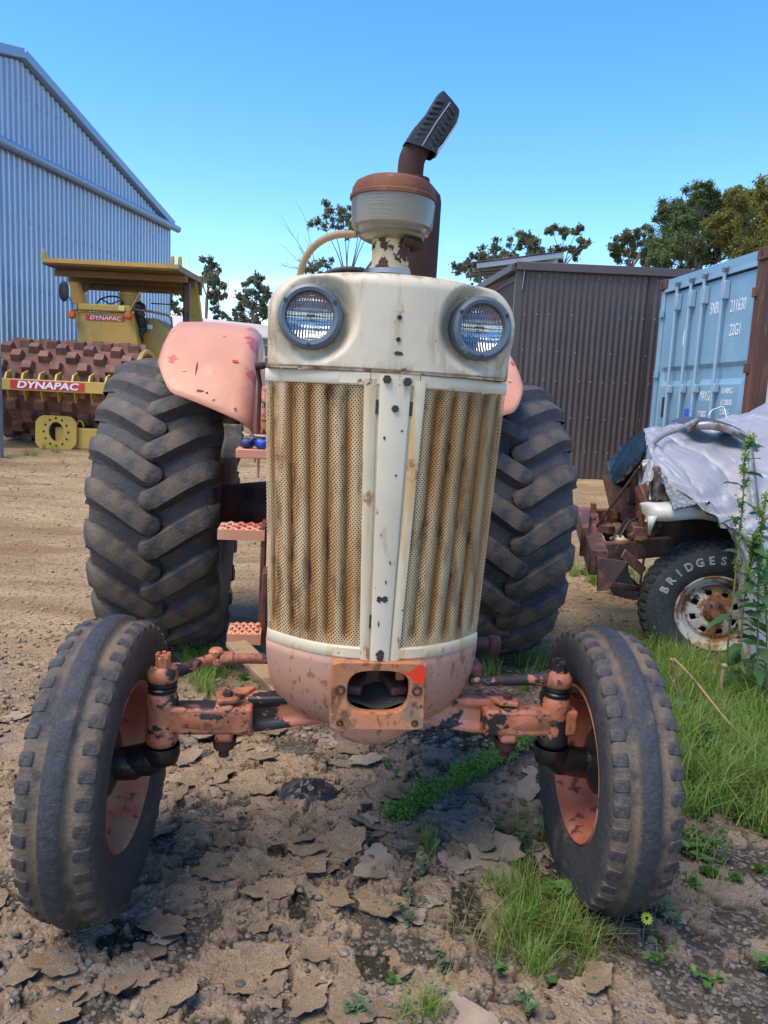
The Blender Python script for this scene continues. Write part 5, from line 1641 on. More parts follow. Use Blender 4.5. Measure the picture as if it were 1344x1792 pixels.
# front frame with scraper teeth
FY = -0.93
zb_ = at(100, 676, RY + FY).z - RO.location.z
def rbox(name, c, d, mat, bev=0.008, rot=None, parent=RO):
    b = MB(); b.box(c, d, rot); return b.build(name, MT[mat] if isinstance(mat, str) else mat, parent, bev=bev)
fb = rbox('front_beam', (0, FY, zb_), (DW + 0.10, 0.16, 0.155), 'yel2')
for sg in (-1, 1):
    rbox('side_beam', (sg * (DW / 2 + 0.11), 0.02, zb_), (0.09, 2.0, 0.17), 'yel')
st_ = rbox('sticker', (-0.05, FY - 0.084, zb_ + 0.002), (1.0, 0.006, 0.115), 'redstick', 0)
text('lettering', 'DYNAPAC', 0.128, MT['white_print'], st_, Matrix.Translation((-0.05, FY - 0.089, zb_ - 0.040)) @ RX, 0.001, 1.38, 'CENTER', shear=0.18, bold=0.004)
for i in range(9):
    x = -DW / 2 + 0.09 + i * (DW - 0.18) / 8
    b = MB(); b.prism([(FY + 0.05, zb_ + 0.07), (FY + 0.10, zb_ + 0.16), (FY + 0.26, zb_ + 0.20), (FY + 0.20, zb_ + 0.07)], x - 0.012, x + 0.012, 'x'); b.build('scraper_tooth', MT['yel2'], RO)
    b = MB(); b.prism([(FY + 0.05, zb_ - 0.08), (FY + 0.10, zb_ - 0.22), (FY + 0.22, zb_ - 0.08)], x + 0.02, x + 0.04, 'x'); b.build('scraper_tooth', MT['yel'], RO)
# body behind the drum
def rl(px, py, Y):
    p = at(px, py, Y); return (p.x - RO.location.x, p.y - RO.location.y, p.z - RO.location.z)
YB = 12.6
p1, p2 = rl(133, 545, YB), rl(236, 600, YB)
b = MB()
xa, xb2, zt_, zb2 = p1[0], p2[0], p1[2], p2[2] - 0.5
yb = YB - RY
b.add([(xa + 0.05, yb, zt_), (xb2 - 0.02, yb, zt_ + 0.02), (xb2 + 0.16, yb - 0.02, zb2), (xa + 0.02, yb - 0.02, zb2), (xa + 0.05, yb + 0.9, zt_), (xb2 - 0.02, yb + 0.9, zt_ + 0.02), (xb2 + 0.16, yb + 0.9, zb2), (xa + 0.02, yb + 0.9, zb2)],
      [(0, 1, 2, 3), (7, 6, 5, 4), (0, 4, 5, 1), (1, 5, 6, 2), (2, 6, 7, 3), (3, 7, 4, 0)])
hb = b.build('engine_cover', MT['yel'], RO, bev=0.02)
rbox('cover_top', ((xa + xb2) / 2 + 0.01, yb + 0.02, zt_ + 0.075), (xb2 - xa - 0.10, 0.14, 0.11), 'yel2', 0.02)
rbox('work_lamp', (xb2 - 0.17, yb - 0.06, zt_ + 0.07), (0.10, 0.05, 0.08), paint('yellow lamp glass', (0.6, 0.55, 0.16), 0.3), 0.01)
rbox('work_lamp', (xa + 0.02, yb - 0.02, zt_ + 0.06), (0.08, 0.08, 0.12), 'steel', 0.02)
s2 = rbox('sticker', ((xa + xb2) / 2 + 0.02, yb - 0.010, zt_ - 0.085), (0.62, 0.006, 0.075), 'redstick', 0)
text('lettering', 'DYNAPAC', 0.085, MT['white_print'], s2, Matrix.Translation(((xa + xb2) / 2 + 0.02, yb - 0.015, zt_ - 0.112)) @ RX, 0.001, 1.25, 'CENTER', shear=0.18)
for px, py, Y in ((128, 551, 12.5), (226, 552, 12.5)):
    q = rl(px, py, Y)
    b = MB(); b.lathe([(0.0, -0.05), (0.045, -0.045), (0.062, -0.02), (0.066, 0.02), (0.04, 0.05), (0.0, 0.05)], 18, 'y', q); b.build('amber_lamp', MT['amber'], RO)
q0, q1 = rl(228, 545, 12.5), rl(247, 511, 12.55)
b = MB(); b.tube([q0, q1], 0.012, 8); b.build('stay_rod', MT['yel'], RO)
q0, q1 = rl(135, 540, 12.6), rl(115, 508, 12.5)
b = MB(); b.tube([q0, q1], 0.014, 8); b.build('mirror_arm', MT['steel'], RO)
q = rl(114, 510, 12.45)
b = MB(); b.blob(q, (0.08, 0.03, 0.16), 14, 10, 0); b.build('mirror', MT['black'], RO, smooth=60, rot=None)
q = rl(195, 530, 12.9)
sw = MB(); sw.tube([(0.20 * math.cos(a), 0.20 * math.sin(a), 0) for a in [2 * math.pi * k / 30 for k in range(31)]], 0.013, 8, cap=False)
for a in (0.6, 2.6, 4.7): sw.tube([(0, 0, -0.03), (0.2 * math.cos(a), 0.2 * math.sin(a), 0)], 0.01, 6)
sw.tube([(0, 0, -0.02), (0, 0, -0.5)], 0.02, 8)
sw.build('steering_wheel', MT['black'], RO, loc=q, rot=(R_(38), 0, 0))
q = rl(230, 540, 13.1)
b = MB(); b.lathe([(0.0, -0.10), (0.15, -0.10), (0.165, -0.02), (0.165, 0.12), (0.175, 0.13), (0.175, 0.17), (0.12, 0.20), (0.0, 0.205)], 28, 'z', (q[0], q[1], q[2] + 0.07)); b.build('air_filter', MT['yel'], RO)
q = rl(245, 570, 12.75)
b = MB()
random.seed(9)
for i in range(7): b.blob((q[0] + random.uniform(-0.04, 0.04), q[1] + random.uniform(0, 0.2), q[2] + 0.30 - i * 0.11), (0.09, 0.1, 0.09), 8, 6, 0.2)
o = b.build('engine_hoses', MT['black'], RO); tag(o, kind='stuff')
p3, p4 = rl(250, 556, 13.0), rl(300, 600, 13.0)
b = MB(); b.prism([(p3[0], p3[2]), (p3[0] + 0.25, p3[2]), (p4[0], p3[2] - 0.18), (p4[0], 0.4), (p3[0], 0.4)], p3[1], p3[1] + 0.8, 'y'); tk = b.build('side_tank', MT['yel'], RO, bev=0.02)
q = rl(260, 572, 12.98); rbox('label_plate', (q[0], q[1] - 0.012, q[2]), (0.18, 0.006, 0.07), 'white_print', 0)
hp2 = [rl(232, 541, 12.7), rl(265, 545, 12.7), rl(294, 551, 12.7), rl(301, 556, 12.72), rl(303, 575, 12.74)]
b = MB(); b.tube(hp2, 0.020, 10); b.build('handrail', MT['canopy'], RO)
b = MB(); b.tube([rl(267, 531, 13.2), rl(305, 533, 13.2)], 0.010, 6); b.build('control_rod', MT['black'], RO)
rbox('exhaust', rl(329, 535, 13.2), (0.11, 0.11, 0.75), 'maroon', 0.03)
rbox('chassis', (0.0, 1.7, 0.75), (1.5, 2.4, 0.5), 'yel', 0.04)
# canopy
f0, f1 = rl(76, 461, 12.35), rl(314, 464, 12.35)
r1, r0 = rl(357, 489, 13.9), rl(140, 489, 13.9)
zc = (f0[2] + f1[2]) / 2
zr2 = (r0[2] + r1[2]) / 2
b = MB()
for dz in (0.0, 0.10):
    b.v += [(f0[0], f0[1], zc + dz - 0.05), (f1[0], f1[1], zc + dz - 0.05), (r1[0], r1[1], zr2 + dz - 0.02), (r0[0], r0[1], zr2 + dz - 0.02)]
b.f += [(0, 1, 2, 3), (7, 6, 5, 4), (0, 4, 5, 1), (1, 5, 6, 2), (2, 6, 7, 3), (3, 7, 4, 0)]
cn = b.build('canopy_roof', MT['canopy'], RO, bev=0.01)
strut((f0[0], f0[1] - 0.01, zc + 0.01), (f1[0], f1[1] - 0.01, zc + 0.01), 0.03, 0.06, 'yel', 'canopy_lip', RO)
for tq in (0.33, 0.72):
    yA = f0[1] + (r0[1] - f0[1]) * tq; zA = zc + (zr2 - zc) * tq - 0.10
    strut((f0[0] + (r0[0] - f0[0]) * tq, yA, zA), (f1[0] + (r1[0] - f1[0]) * tq, yA, zA), 0.06, 0.10, 'canopy', 'roof_bearer', RO)
strut((r0[0], r0[1], zr2 - 0.10), (r1[0], r1[1], zr2 - 0.10), 0.10, 0.24, 'canopy', 'roof_bearer', RO)
for px0, py0, px1, py1 in ((137, 485, 150, 545), (338, 495, 350, 570)):
    a0, a1 = rl(px0, py0, 13.85), rl(px1, py1, 13.85)
    a1 = (a0[0] + (a1[0] - a0[0]) * 1.6, a1[1], a0[2] + (a1[2] - a0[2]) * 1.9)
    strut(a0, a1, 0.14, 0.22, 'yel', 'canopy_post', RO, 0.01)
    b = MB(); sgn = 1 if px0 < 200 else -1
    b.prism([(a0[0], a0[2] - 0.02), (a0[0] + sgn * 0.40, a0[2] - 0.02), (a0[0] + sgn * 0.02, a0[2] - 0.38)], a0[1] - 0.05, a0[1] + 0.05, 'y'); b.build('post_gusset', MT['canopy'], RO)
for px in (80, 303, 316):
    q = rl(px, 455, 12.5)
    b = MB(); b.box((q[0], q[1], zc + 0.09), (0.06, 0.06, 0.09)); b.lathe([(0.0, 0.20), (0.03, 0.19), (0.035, 0.13)], 10, 'z', (q[0], q[1], zc)); b.build('roof_lug', MT['yel'], RO, bev=0.01)

# yellow bracket lying in front of the roller
q = onground(98, 787)
YP = empty('yellow_bracket', (q.x, q.y, q.z))
tag(YP, 'loose yellow steel bracket plate with a round bolt hole on the ground', 'machine part')
sc = q.y / CAM_F
b = MB()
n = 40
def pl_out(a):
    c, s_ = math.cos(a), math.sin(a)
    k = max(abs(c) / 0.285, abs(s_) / 0.235, (abs(c) + abs(s_)) / 0.44)
    return c / k, s_ / k
for yy in (0.0, 0.03):
    for k in range(n):
        a = 2 * math.pi * k / n
        x, z = pl_out(a); b.v.append((x + 0.03 * z, yy, 0.235 + z))
    for k in range(n):
        a = 2 * math.pi * k / n
        b.v.append((0.005 + 0.105 * math.cos(a), yy, 0.25 + 0.135 * math.sin(a)))
for k in range(n):
    j = (k + 1) % n
    b.f += [(k, j, n + j, n + k), (2 * n + k, 3 * n + k, 3 * n + j, 2 * n + j), (k, 2 * n + k, 2 * n + j, j), (n + k, n + j, 3 * n + j, 3 * n + k)]
b.build('face_plate', MT['yel2'], YP, smooth=25)
b = MB(); b.box((0.33, 0.22, 0.16), (0.75, 0.30, 0.30)); b.build('arm', MT['yel2'], YP, bev=0.02)
b = MB(); b.box((0.0, 0.25, 0.25), (0.5, 0.02, 0.40)); b.build('back_plate', MT['black'], YP)
b = MB(); b.tube([(0.28 + 0.05 * math.cos(a), 0.15, 0.32 + 0.09 * math.sin(a)) for a in [math.pi * k / 10 for k in range(11)]], 0.014, 8); b.build('lifting_eye', MT['yel2'], YP)
for k in range(12):
    a = 2 * math.pi * k / 12
    b = MB(); b.lathe([(0.0, -0.003), (0.017, -0.003), (0.017, 0.0)], 10, 'y', (0.005 + 0.17 * math.cos(a), 0, 0.245 + 0.19 * math.sin(a))); b.build('bolt_hole', MT['screw'], YP)

# ------------------------------------------------------------------ wrecked four wheel drive under a tarpaulin
MT['tarp'] = paint('silver grey tarpaulin', (0.26, 0.262, 0.28), 0.46, layers=[((0.29, 0.28, 0.29), 3.2, 0.45, 0.66, (1, 1, 1), 0.5), ((0.43, 0.44, 0.47), 5, 0.56, 0.7, (2, 1, 1), None)], bump=(30, 0.12, 0.004), var=0.08, coat=0.05)
MT['jeepwhite'] = paint('old white body paint', (0.56, 0.54, 0.48), 0.4, layers=[((0.45, 0.36, 0.22), 6, 0.55, 0.7, (1, 1, 1), None), (RUST, 18, 0.66, 0.71, (1, 1, 1), 0.8)])
MT['rimwhite'] = paint('rusty white steel rim', (0.52, 0.50, 0.45), 0.5, layers=[((0.30, 0.135, 0.05), 7, 0.47, 0.56, (1, 1, 1), 0.8), ((0.11, 0.05, 0.03), 16, 0.56, 0.64, (1, 1, 1), 0.85)], bump=(40, 0.25))
MT['jrust'] = paint('rusty chassis', (0.115, 0.05, 0.036), 0.62, layers=[((0.23, 0.10, 0.05), 9, 0.48, 0.62, (1, 1, 1), None), ((0.06, 0.035, 0.03), 12, 0.55, 0.65, (1, 1, 1), None)], bump=(40, 0.3))
MT['blackplastic'] = paint('black plastic sheet', (0.008, 0.010, 0.010), 0.42, bump=(9, 0.3, 0.012), spec=0.12)
MT['oldchrome'] = paint('weathered chrome', (0.22, 0.21, 0.21), 0.42, 1.0, layers=[((0.14, 0.075, 0.05), 9, 0.48, 0.60, (1, 1, 1), 0.8), ((0.25, 0.26, 0.28), 18, 0.5, 0.65, (1, 1, 1), 0.5)], bump=(40, 0.25))
MT['carpet'] = paint('speckled grey carpet', (0.13, 0.15, 0.165), 0.9, layers=[((0.3, 0.32, 0.34), 60, 0.52, 0.6, (1, 1, 1), None), ((0.05, 0.06, 0.07), 40, 0.58, 0.66, (1, 1, 1), None)], bump=(90, 0.8))
MT['strap'] = paint('grey strap', (0.19, 0.185, 0.18), 0.8, layers=[((0.3, 0.3, 0.3), 20, 0.5, 0.65, (1, 1, 1), None)])
wc = at(1246, 1066, 4.42)
JR = 0.385
JW = empty('wrecked_truck', (wc.x, wc.y, 0.0))
tag(JW, 'wrecked white four wheel drive with bare rusty chassis beside the tractor', 'truck')
def jl(px, py, Y):
    p = at(px, py, Y); return Vector((p.x - wc.x, p.y - wc.y, p.z))
w = empty('front_wheel', (0, 0, wc.z), 0, JW, rot=(0, 0, R_(-13))); w.scale = (1.06, 1.06, 1.06)
prof = [(0.205, 0.085, 0), (0.215, 0.105, 0), (0.25, 0.125, 0), (0.30, 0.130, 0), (0.34, 0.122, 0), (0.366, 0.108, 0), (0.374, 0.098, 0.3), (0.378, 0.06, 0.3), (0.380, 0.0, 0.3)]
prof = prof + [(r, -x, g) for r, x, g in prof[-2::-1]]
b = MB(); b.lathe([(r, x) for r, x, _ in prof], 80, 'y'); b.at['groove'] = [g for _, _, g in prof for k in range(80)]
b.build('tyre', MT['rubber_side'], w, smooth=50)
tb = MB(); tb.box((0, 0, 0), (0.034, 0.055, 0.022), taper=(0.85, 0.85)); tme = tb.mesh('tread_block', 0); tme.materials.append(MT['rubber_side'])
for r_i, yy in enumerate((-0.088, -0.03, 0.03, 0.088)):
    for k in range(44):
        a = 2 * math.pi * (k + 0.5 * (r_i % 2)) / 44
        o = obj('tread_block', tme, None, w)
        tip = -0.30 if yy < -0.05 else 0.30 if yy > 0.05 else 0
        o.matrix_local = Matrix.Rotation(a, 4, 'Y') @ Matrix.Translation((0, yy, 0.379 if abs(yy) < 0.05 else 0.375)) @ Matrix.Rotation(-tip, 4, 'X')
b = MB()
rp = [(0.212, -0.098), (0.205, -0.108), (0.198, -0.100), (0.192, -0.085), (0.175, -0.078), (0.168, -0.050), (0.160, -0.040), (0.148, -0.045)]
b.lathe(rp, 64, 'y'); b.build('rim', MT['rimwhite'], w)
# spoked disc with eight triangular openings
b = MB(); nseg = 64
rings = [0.148, 0.128, 0.098, 0.078, 0.05, 0.0001]
dep = [-0.045, -0.050, -0.062, -0.066, -0.060, -0.060]
for r, d_ in zip(rings, dep):
    for k in range(nseg):
        a = 2 * math.pi * k / nseg
        b.v.append((r * math.cos(a), d_, r * math.sin(a)))
for j in range(5):
    for k in range(nseg):
        hole = j == 1 and (k % 8) in (2, 3, 4)
        if hole: continue
        b.f.append((j * nseg + k, j * nseg + (k + 1) % nseg, (j + 1) * nseg + (k + 1) % nseg, (j + 1) * nseg + k))
b.build('rim_disc', MT['rimwhite'], w, smooth=30, solid=0.004)
b = MB(); b.lathe([(0.0, -0.02), (0.19, -0.02)], 30, 'y'); b.build('brake_drum', MT['dark'], w)
b = MB(); b.lathe([(0.0, -0.128), (0.022, -0.126), (0.028, -0.112), (0.030, -0.085), (0.050, -0.078), (0.060, -0.070), (0.062, -0.058)], 24, 'y'); hb = b.build('hub', MT['jrust'], w)
for k in range(6):
    a = 2 * math.pi * k / 6
    bolt(hb, (0.045 * math.cos(a), -0.078, 0.045 * math.sin(a)), 0.008, 'y', 0.012, 'rust', 'wheel_nut')
# raised outlined letters round the sidewall
word = 'BRIDGESTONE'
for i, ch in enumerate(word):
    a = R_(158 - i * 11.6)
    r = 0.278
    mw = Matrix.Translation((r * math.cos(a), -0.1305, r * math.sin(a))) @ Matrix.Rotation(-(a - R_(90)), 4, 'Y') @ RX
    text('letter', ch, 0.062, MT['white_print'], w, mw, 0, 0.95, 'CENTER', outline=0.0013)
# chassis
def jbeam(name, a, c, w_, h_, mat='jrust', bev=0.008):
    return strut(a, c, w_, h_, mat, name, JW, bev)
jbeam('chassis_rail', jl(1040, 968, 4.45), jl(1175, 955, 4.75), 0.07, 0.115)
jbeam('chassis_rail', jl(1028, 905, 5.25), jl(1160, 905, 5.4), 0.07, 0.115)
jbeam('chassis_rail', jl(1175, 955, 4.75), jl(1400, 945, 4.75), 0.069, 0.112)
jbeam('front_crossmember', jl(1047, 985, 4.30), jl(1020, 905, 5.40), 0.10, 0.15)
jbeam('bumper_plate', jl(1022, 948, 4.62), jl(1026, 915, 5.1), 0.045, 0.19)
b = MB(); aa = jl(1050, 990, 4.28)
b.prism([(aa.x - 0.02, aa.z + 0.05), (aa.x + 0.16, aa.z + 0.03), (aa.x + 0.06, aa.z - 0.14), (aa.x, aa.z - 0.15)], aa.y, aa.y + 0.015, 'y'); b.build('bracket_plate', MT['jrust'], JW, bev=0.003)
jbeam('lower_brace', jl(1052, 1020, 4.35), jl(1115, 1030, 4.6), 0.04, 0.035)
jbeam('axle', jl(1170, 1060, 4.75), jl(1280, 1050, 5.6), 0.10, 0.10, 'maroon')
jbeam('second_crossmember', jl(1120, 935, 4.55), jl(1100, 905, 5.3), 0.09, 0.09)
b = MB(); random.seed(4)
for i in range(12):
    p_ = jl(1060 + i * 7, 925 + (i % 3) * 8, 4.7 + 0.05 * i)
    b.blob(p_, (0.05, 0.06, 0.035), 8, 6, 0.25)
o = b.build('engine_scraps', MT['jrust'], JW); tag(o, kind='stuff')
b = MB(); b.blob(jl(1082, 945, 4.6), (0.055, 0.045, 0.03), 10, 7, 0.2); b.build('broken_casting', MT['stem_cream'], JW)
for i, (px, py, Y) in enumerate(((1036, 912, 5.0), (1060, 905, 5.1), (1078, 902, 5.1), (1096, 903, 5.1), (1112, 906, 5.1))):
    b = MB(); b.lathe([(0.0, 0.03), (0.022, 0.028), (0.026, 0.0), (0.026, -0.02)], 8, 'z', jl(px, py, Y)); b.build('rail_bolt', MT['jrust'], JW)
for a_, c_, w_, h_ in (((1046, 940, 4.6), (1040, 900, 5.2), 0.05, 0.02), ((1090, 968, 4.42), (1126, 1000, 4.5), 0.012, 0.06), ((1060, 1000, 4.36), (1078, 1030, 4.45), 0.01, 0.05), ((1120, 895, 4.6), (1128, 945, 4.55), 0.035, 0.035), ((1100, 940, 4.55), (1125, 925, 4.6), 0.03, 0.03), ((1038, 880, 5.2), (1040, 905, 5.2), 0.05, 0.03)):
    jbeam('chassis_bracket', jl(*a_), jl(*c_), w_, h_, 'jrust', 0.004)
for pts in ([(1100, 905, 4.7), (1085, 925, 4.6), (1070, 945, 4.55), (1066, 955, 4.5)], [(1122, 905, 4.6), (1100, 915, 4.55), (1085, 940, 4.5)], [(1118, 1035, 4.6), (1124, 1000, 4.62), (1128, 965, 4.65)]):
    b = MB(); b.tube(spl([jl(*p_) for p_ in pts], 5), 0.007, 6); b.build('cable', MT['black'], JW)
# radiator support, lamp bucket, guard
jbeam('radiator_support', jl(1120, 850, 4.55), jl(1150, 925, 4.40), 0.05, 0.055)
b = MB(); p1, p2 = jl(1118, 852, 4.6), jl(1140, 940, 4.45)
b.add([p1, jl(1150, 895, 4.36), jl(1153, 930, 4.36), p2, p1 + Vector((0.02, 0.9, 0)), jl(1150, 895, 4.36) + Vector((0.02, 0.9, 0)), jl(1153, 930, 4.36) + Vector((0.02, 0.9, 0)), p2 + Vector((0.02, 0.9, 0))], [(0, 1, 2, 3), (0, 4, 5, 1), (3, 2, 6, 7), (0, 3, 7, 4)])
b.build('front_panel', MT['jrust'], JW)
hc = jl(1143, 850, 4.42)
b = MB(); b.lathe([(0.070, 0.0), (0.078, -0.010), (0.088, -0.012), (0.094, -0.004), (0.095, 0.02), (0.090, 0.03)], 40, 'x', hc, sx=0.42, sy=1.2); hl = b.build('lamp_surround', MT['oldchrome'], JW)
b = MB(); b.lathe([(0.0, -0.012), (0.04, -0.008), (0.070, 0.004)], 30, 'x', hc, sx=0.45, sy=1.25); b.build('lamp_glass', MT['lampglass'], JW)
hc2 = jl(1125, 835, 4.62)
b = MB(); b.lathe([(0.05, 0.0), (0.06, -0.014), (0.075, -0.016), (0.082, 0.01)], 30, 'x', hc2, sx=0.5, sy=1.2); b.build('lamp_surround', MT['oldchrome'], JW)
b = MB(); b.box(jl(1108, 850, 4.75), (0.06, 0.10, 0.24)); b.build('lamp_bucket', MT['black'], JW, bev=0.02)
gp = [jl(1137, 908, 4.26), jl(1141, 900, 4.22), jl(1152, 897, 4.18), jl(1172, 898, 4.16), jl(1196, 896, 4.16), jl(1222, 894, 4.20), jl(1250, 896, 4.28), jl(1285, 906, 4.36), jl(1330, 930, 4.40), jl(1370, 975, 4.42)]
gp = spl(gp, 6)
b = MB()
for i, p_ in enumerate(gp):
    s_ = min(1, 0.35 + i / 9)
    for dy, dz in ((0.0, -0.048), (-0.030, -0.044), (-0.046, -0.018), (-0.042, 0.014), (-0.02, 0.034), (0.03, 0.042), (0.08, 0.042), (0.14, 0.036)):
        b.v.append((p_.x + 0.012, p_.y + dy * s_ + 0.115, p_.z + dz * s_ - 0.012))
for i in range(len(gp) - 1):
    for k in range(7):
        b.f.append((i * 8 + k, i * 8 + k + 1, (i + 1) * 8 + k + 1, (i + 1) * 8 + k))
b.build('front_guard', MT['jeepwhite'], JW, smooth=60, solid=0.006)
b = MB(); a0 = jl(1134, 903, 4.25); a1 = jl(1150, 903, 4.22); a2 = jl(1137, 936, 4.25)
b.add([a0, a1, a2, a2 + Vector((-0.01, 0, 0))], [(0, 1, 2, 3)]); b.build('guard_tip', MT['jeepwhite'], JW, solid=0.006)
b = MB(); b.box(jl(1280, 930, 4.95) , (0.95, 0.5, 0.36)); b.build('inner_guard', MT['dark'], JW, bev=0.05)
b = MB(); c_ = jl(1330, 850, 5.3); b.box((c_.x, c_.y, c_.z), (1.35, 1.25, 0.22)); c2 = jl(1430, 740, 5.6); b.box((c2.x + 0.35, c2.y, c2.z), (0.9, 1.3, 0.75)); b.build('body_shell', MT['jeepwhite'], JW, bev=0.06)
b = MB(); b.box(jl(1162, 862, 4.5), (0.03, 0.10, 0.10)); b.build('rust_patch_panel', MT['rimwhite'], JW, bev=0.01)
# second wheel on the far side keeps the chassis standing
w2 = empty('front_wheel', (0.10, 1.25, wc.z), 0, JW, rot=(0, 0, R_(-13)))
b = MB(); b.lathe([(r, x) for r, x, _ in prof], 48, 'y'); b.build('tyre', MT['rubber_side'], w2)

# tarpaulin
def catmull(a, t):
    n = len(a) - 1
    f = t * n; i = min(int(f), n - 1); t = f - i
    p0, p1, p2, p3 = a[max(i - 1, 0)], a[i], a[i + 1], a[min(i + 2, n)]
    return 0.5 * ((2 * p1) + (p2 - p0) * t + (2 * p0 - 5 * p1 + 4 * p2 - p3) * t * t + (3 * p1 - p0 - 3 * p2 + p3) * t ** 3)
def sheet(rows, nu, nv, wr, seed, org):
    rows = [[at(*p) - org for p in r] for r in rows]
    P = []
    for j in range(nv + 1):
        v = j / nv
        for i in range(nu + 1):
            u = i / nu
            P.append(catmull([catmull(r, u) for r in rows], v))
    A = np.array([tuple(p) for p in P]).reshape(nv + 1, nu + 1, 3)
    du = np.gradient(A, axis=1); dv = np.gradient(A, axis=0)
    N_ = np.cross(du, dv); N_ /= np.linalg.norm(N_, axis=-1, keepdims=True) + 1e-9
    U, Vv = np.meshgrid(np.linspace(0, 1, nu + 1), np.linspace(0, 1, nv + 1))
    fold = np.sin((U * 1.6 + Vv * 1.1 + 0.5 * fbm(U * 3, Vv * 3, seed)) * 21) * fbm(U * 4, Vv * 4, seed + 3) ** 1.5
    ridge = 1 - np.abs(2 * fbm(U * 7 + Vv * 3, Vv * 9, seed + 5, 4) - 1)
    r2 = (1 - np.abs(2 * fbm(U * 1.5 + Vv * 1.2, Vv * 6 - U * 5, seed + 9, 2) - 1)) ** 6
    r3 = (1 - np.abs(2 * fbm(U * 3 + Vv * 3, Vv * 15 - U * 12, seed + 19, 2) - 1)) ** 5
    A = A + N_ * ((fold * 0.55 + (ridge - 0.7) * 0.10 + r2 * 0.8 + r3 * 0.25) * wr)[..., None]
    ix = np.arange((nv + 1) * (nu + 1)).reshape(nv + 1, nu + 1)
    Fq = np.stack([ix[:-1, :-1], ix[:-1, 1:], ix[1:, 1:], ix[1:, :-1]], -1).reshape(-1, 4)
    return A.reshape(-1, 3), Fq
tl = at(1230, 800, 4.6)
TP = empty('tarpaulin', tl)
tag(TP, 'silver grey tarpaulin draped over the wrecked vehicle', 'tarpaulin')
rows = [[(1126, 748, 5.35), (1172, 741, 5.35), (1228, 736, 5.4), (1288, 722, 5.5), (1344, 694, 5.6), (1420, 640, 5.75), (1520, 570, 5.9)],
        [(1130, 758, 5.0), (1170, 764, 4.95), (1228, 768, 4.95), (1285, 762, 5.0), (1344, 742, 5.1), (1420, 700, 5.2), (1520, 650, 5.3)],
        [(1137, 786, 4.68), (1168, 798, 4.6), (1225, 812, 4.55), (1285, 822, 4.55), (1344, 806, 4.55), (1420, 790, 4.6), (1520, 770, 4.6)],
        [(1143, 808, 4.52), (1172, 832, 4.40), (1224, 862, 4.30), (1282, 890, 4.26), (1344, 880, 4.26), (1420, 870, 4.2), (1520, 870, 4.2)],
        [(1146, 815, 4.48), (1178, 842, 4.34), (1222, 878, 4.22), (1268, 918, 4.14), (1318, 950, 4.10), (1420, 980, 4.06), (1520, 1000, 4.05)]]
Vt, Ft = sheet(rows, 150, 120, 0.036, 7, tl)
o = np_mesh('top_sheet', Vt, Ft, MT['tarp'], TP, smooth=True)
m_ = o.modifiers.new('solid', 'SOLIDIFY'); m_.thickness = 0.003
rows = [[(1262, 912, 4.13), (1290, 926, 4.10), (1330, 935, 4.08), (1400, 940, 4.05), (1500, 950, 4.05)],
        [(1286, 960, 4.16), (1305, 975, 4.10), (1335, 985, 4.06), (1400, 990, 4.02), (1500, 1000, 4.0)],
        [(1290, 1060, 4.20), (1305, 1065, 4.10), (1335, 1070, 4.04), (1400, 1080, 3.98), (1500, 1090, 3.95)],
        [(1288, 1180, 4.15), (1305, 1185, 4.06), (1335, 1190, 3.98), (1400, 1200, 3.92), (1500, 1210, 3.9)]]
Vt, Ft = sheet(rows, 50, 60, 0.025, 17, tl)
o = np_mesh('hanging_side', Vt, Ft, MT['tarp'], TP, smooth=True)
m_ = o.modifiers.new('solid', 'SOLIDIFY'); m_.thickness = 0.003
q = at(1239, 881, 4.185) - tl
b = MB(); b.lathe([(0.008, -0.004), (0.012, -0.006), (0.015, -0.003), (0.015, 0.004)], 16, 'y', q); b.build('eyelet', MT['steel'], TP)
b = MB(); b.lathe([(0.0, -0.003), (0.008, -0.003)], 12, 'y', q); b.build('eyelet_hole', MT['dark'], TP)
# straps over the tarpaulin
def ribbon(name, pts, w_, mat, org, parent=None):
    P = spl([at(*p) - org for p in pts], 8)
    b = MB()
    for i, p_ in enumerate(P):
        t_ = (P[min(i + 1, len(P) - 1)] - P[max(i - 1, 0)]).normalized()
        view = Vector((0.35, -0.85, 0.4)).normalized()
        sd = t_.cross(view).normalized() * (w_ / 2)
        b.v += [tuple(p_ + sd), tuple(p_ - sd)]
    for i in range(len(P) - 1): b.f.append((2 * i, 2 * i + 1, 2 * i + 3, 2 * i + 2))
    return b.build(name, MT[mat], parent, solid=0.004)
s0 = at(1180, 757, 4.75)
o = ribbon('strap', [(1143, 776, 4.72), (1160, 762, 4.78), (1190, 750, 4.84), (1222, 734, 4.88)], 0.030, 'strap', s0); o.location = s0
tag(o, 'dark grey strap running up the tarpaulin to the chrome bumper', 'strap')
s0 = at(1318, 830, 4.3)
o = ribbon('strap', [(1310, 770, 4.52), (1314, 800, 4.42), (1318, 840, 4.30), (1323, 890, 4.18)], 0.052, 'strap', s0); o.location = s0
tag(o, 'pale grey strap hanging straight down the tarpaulin behind tall weeds', 'strap')
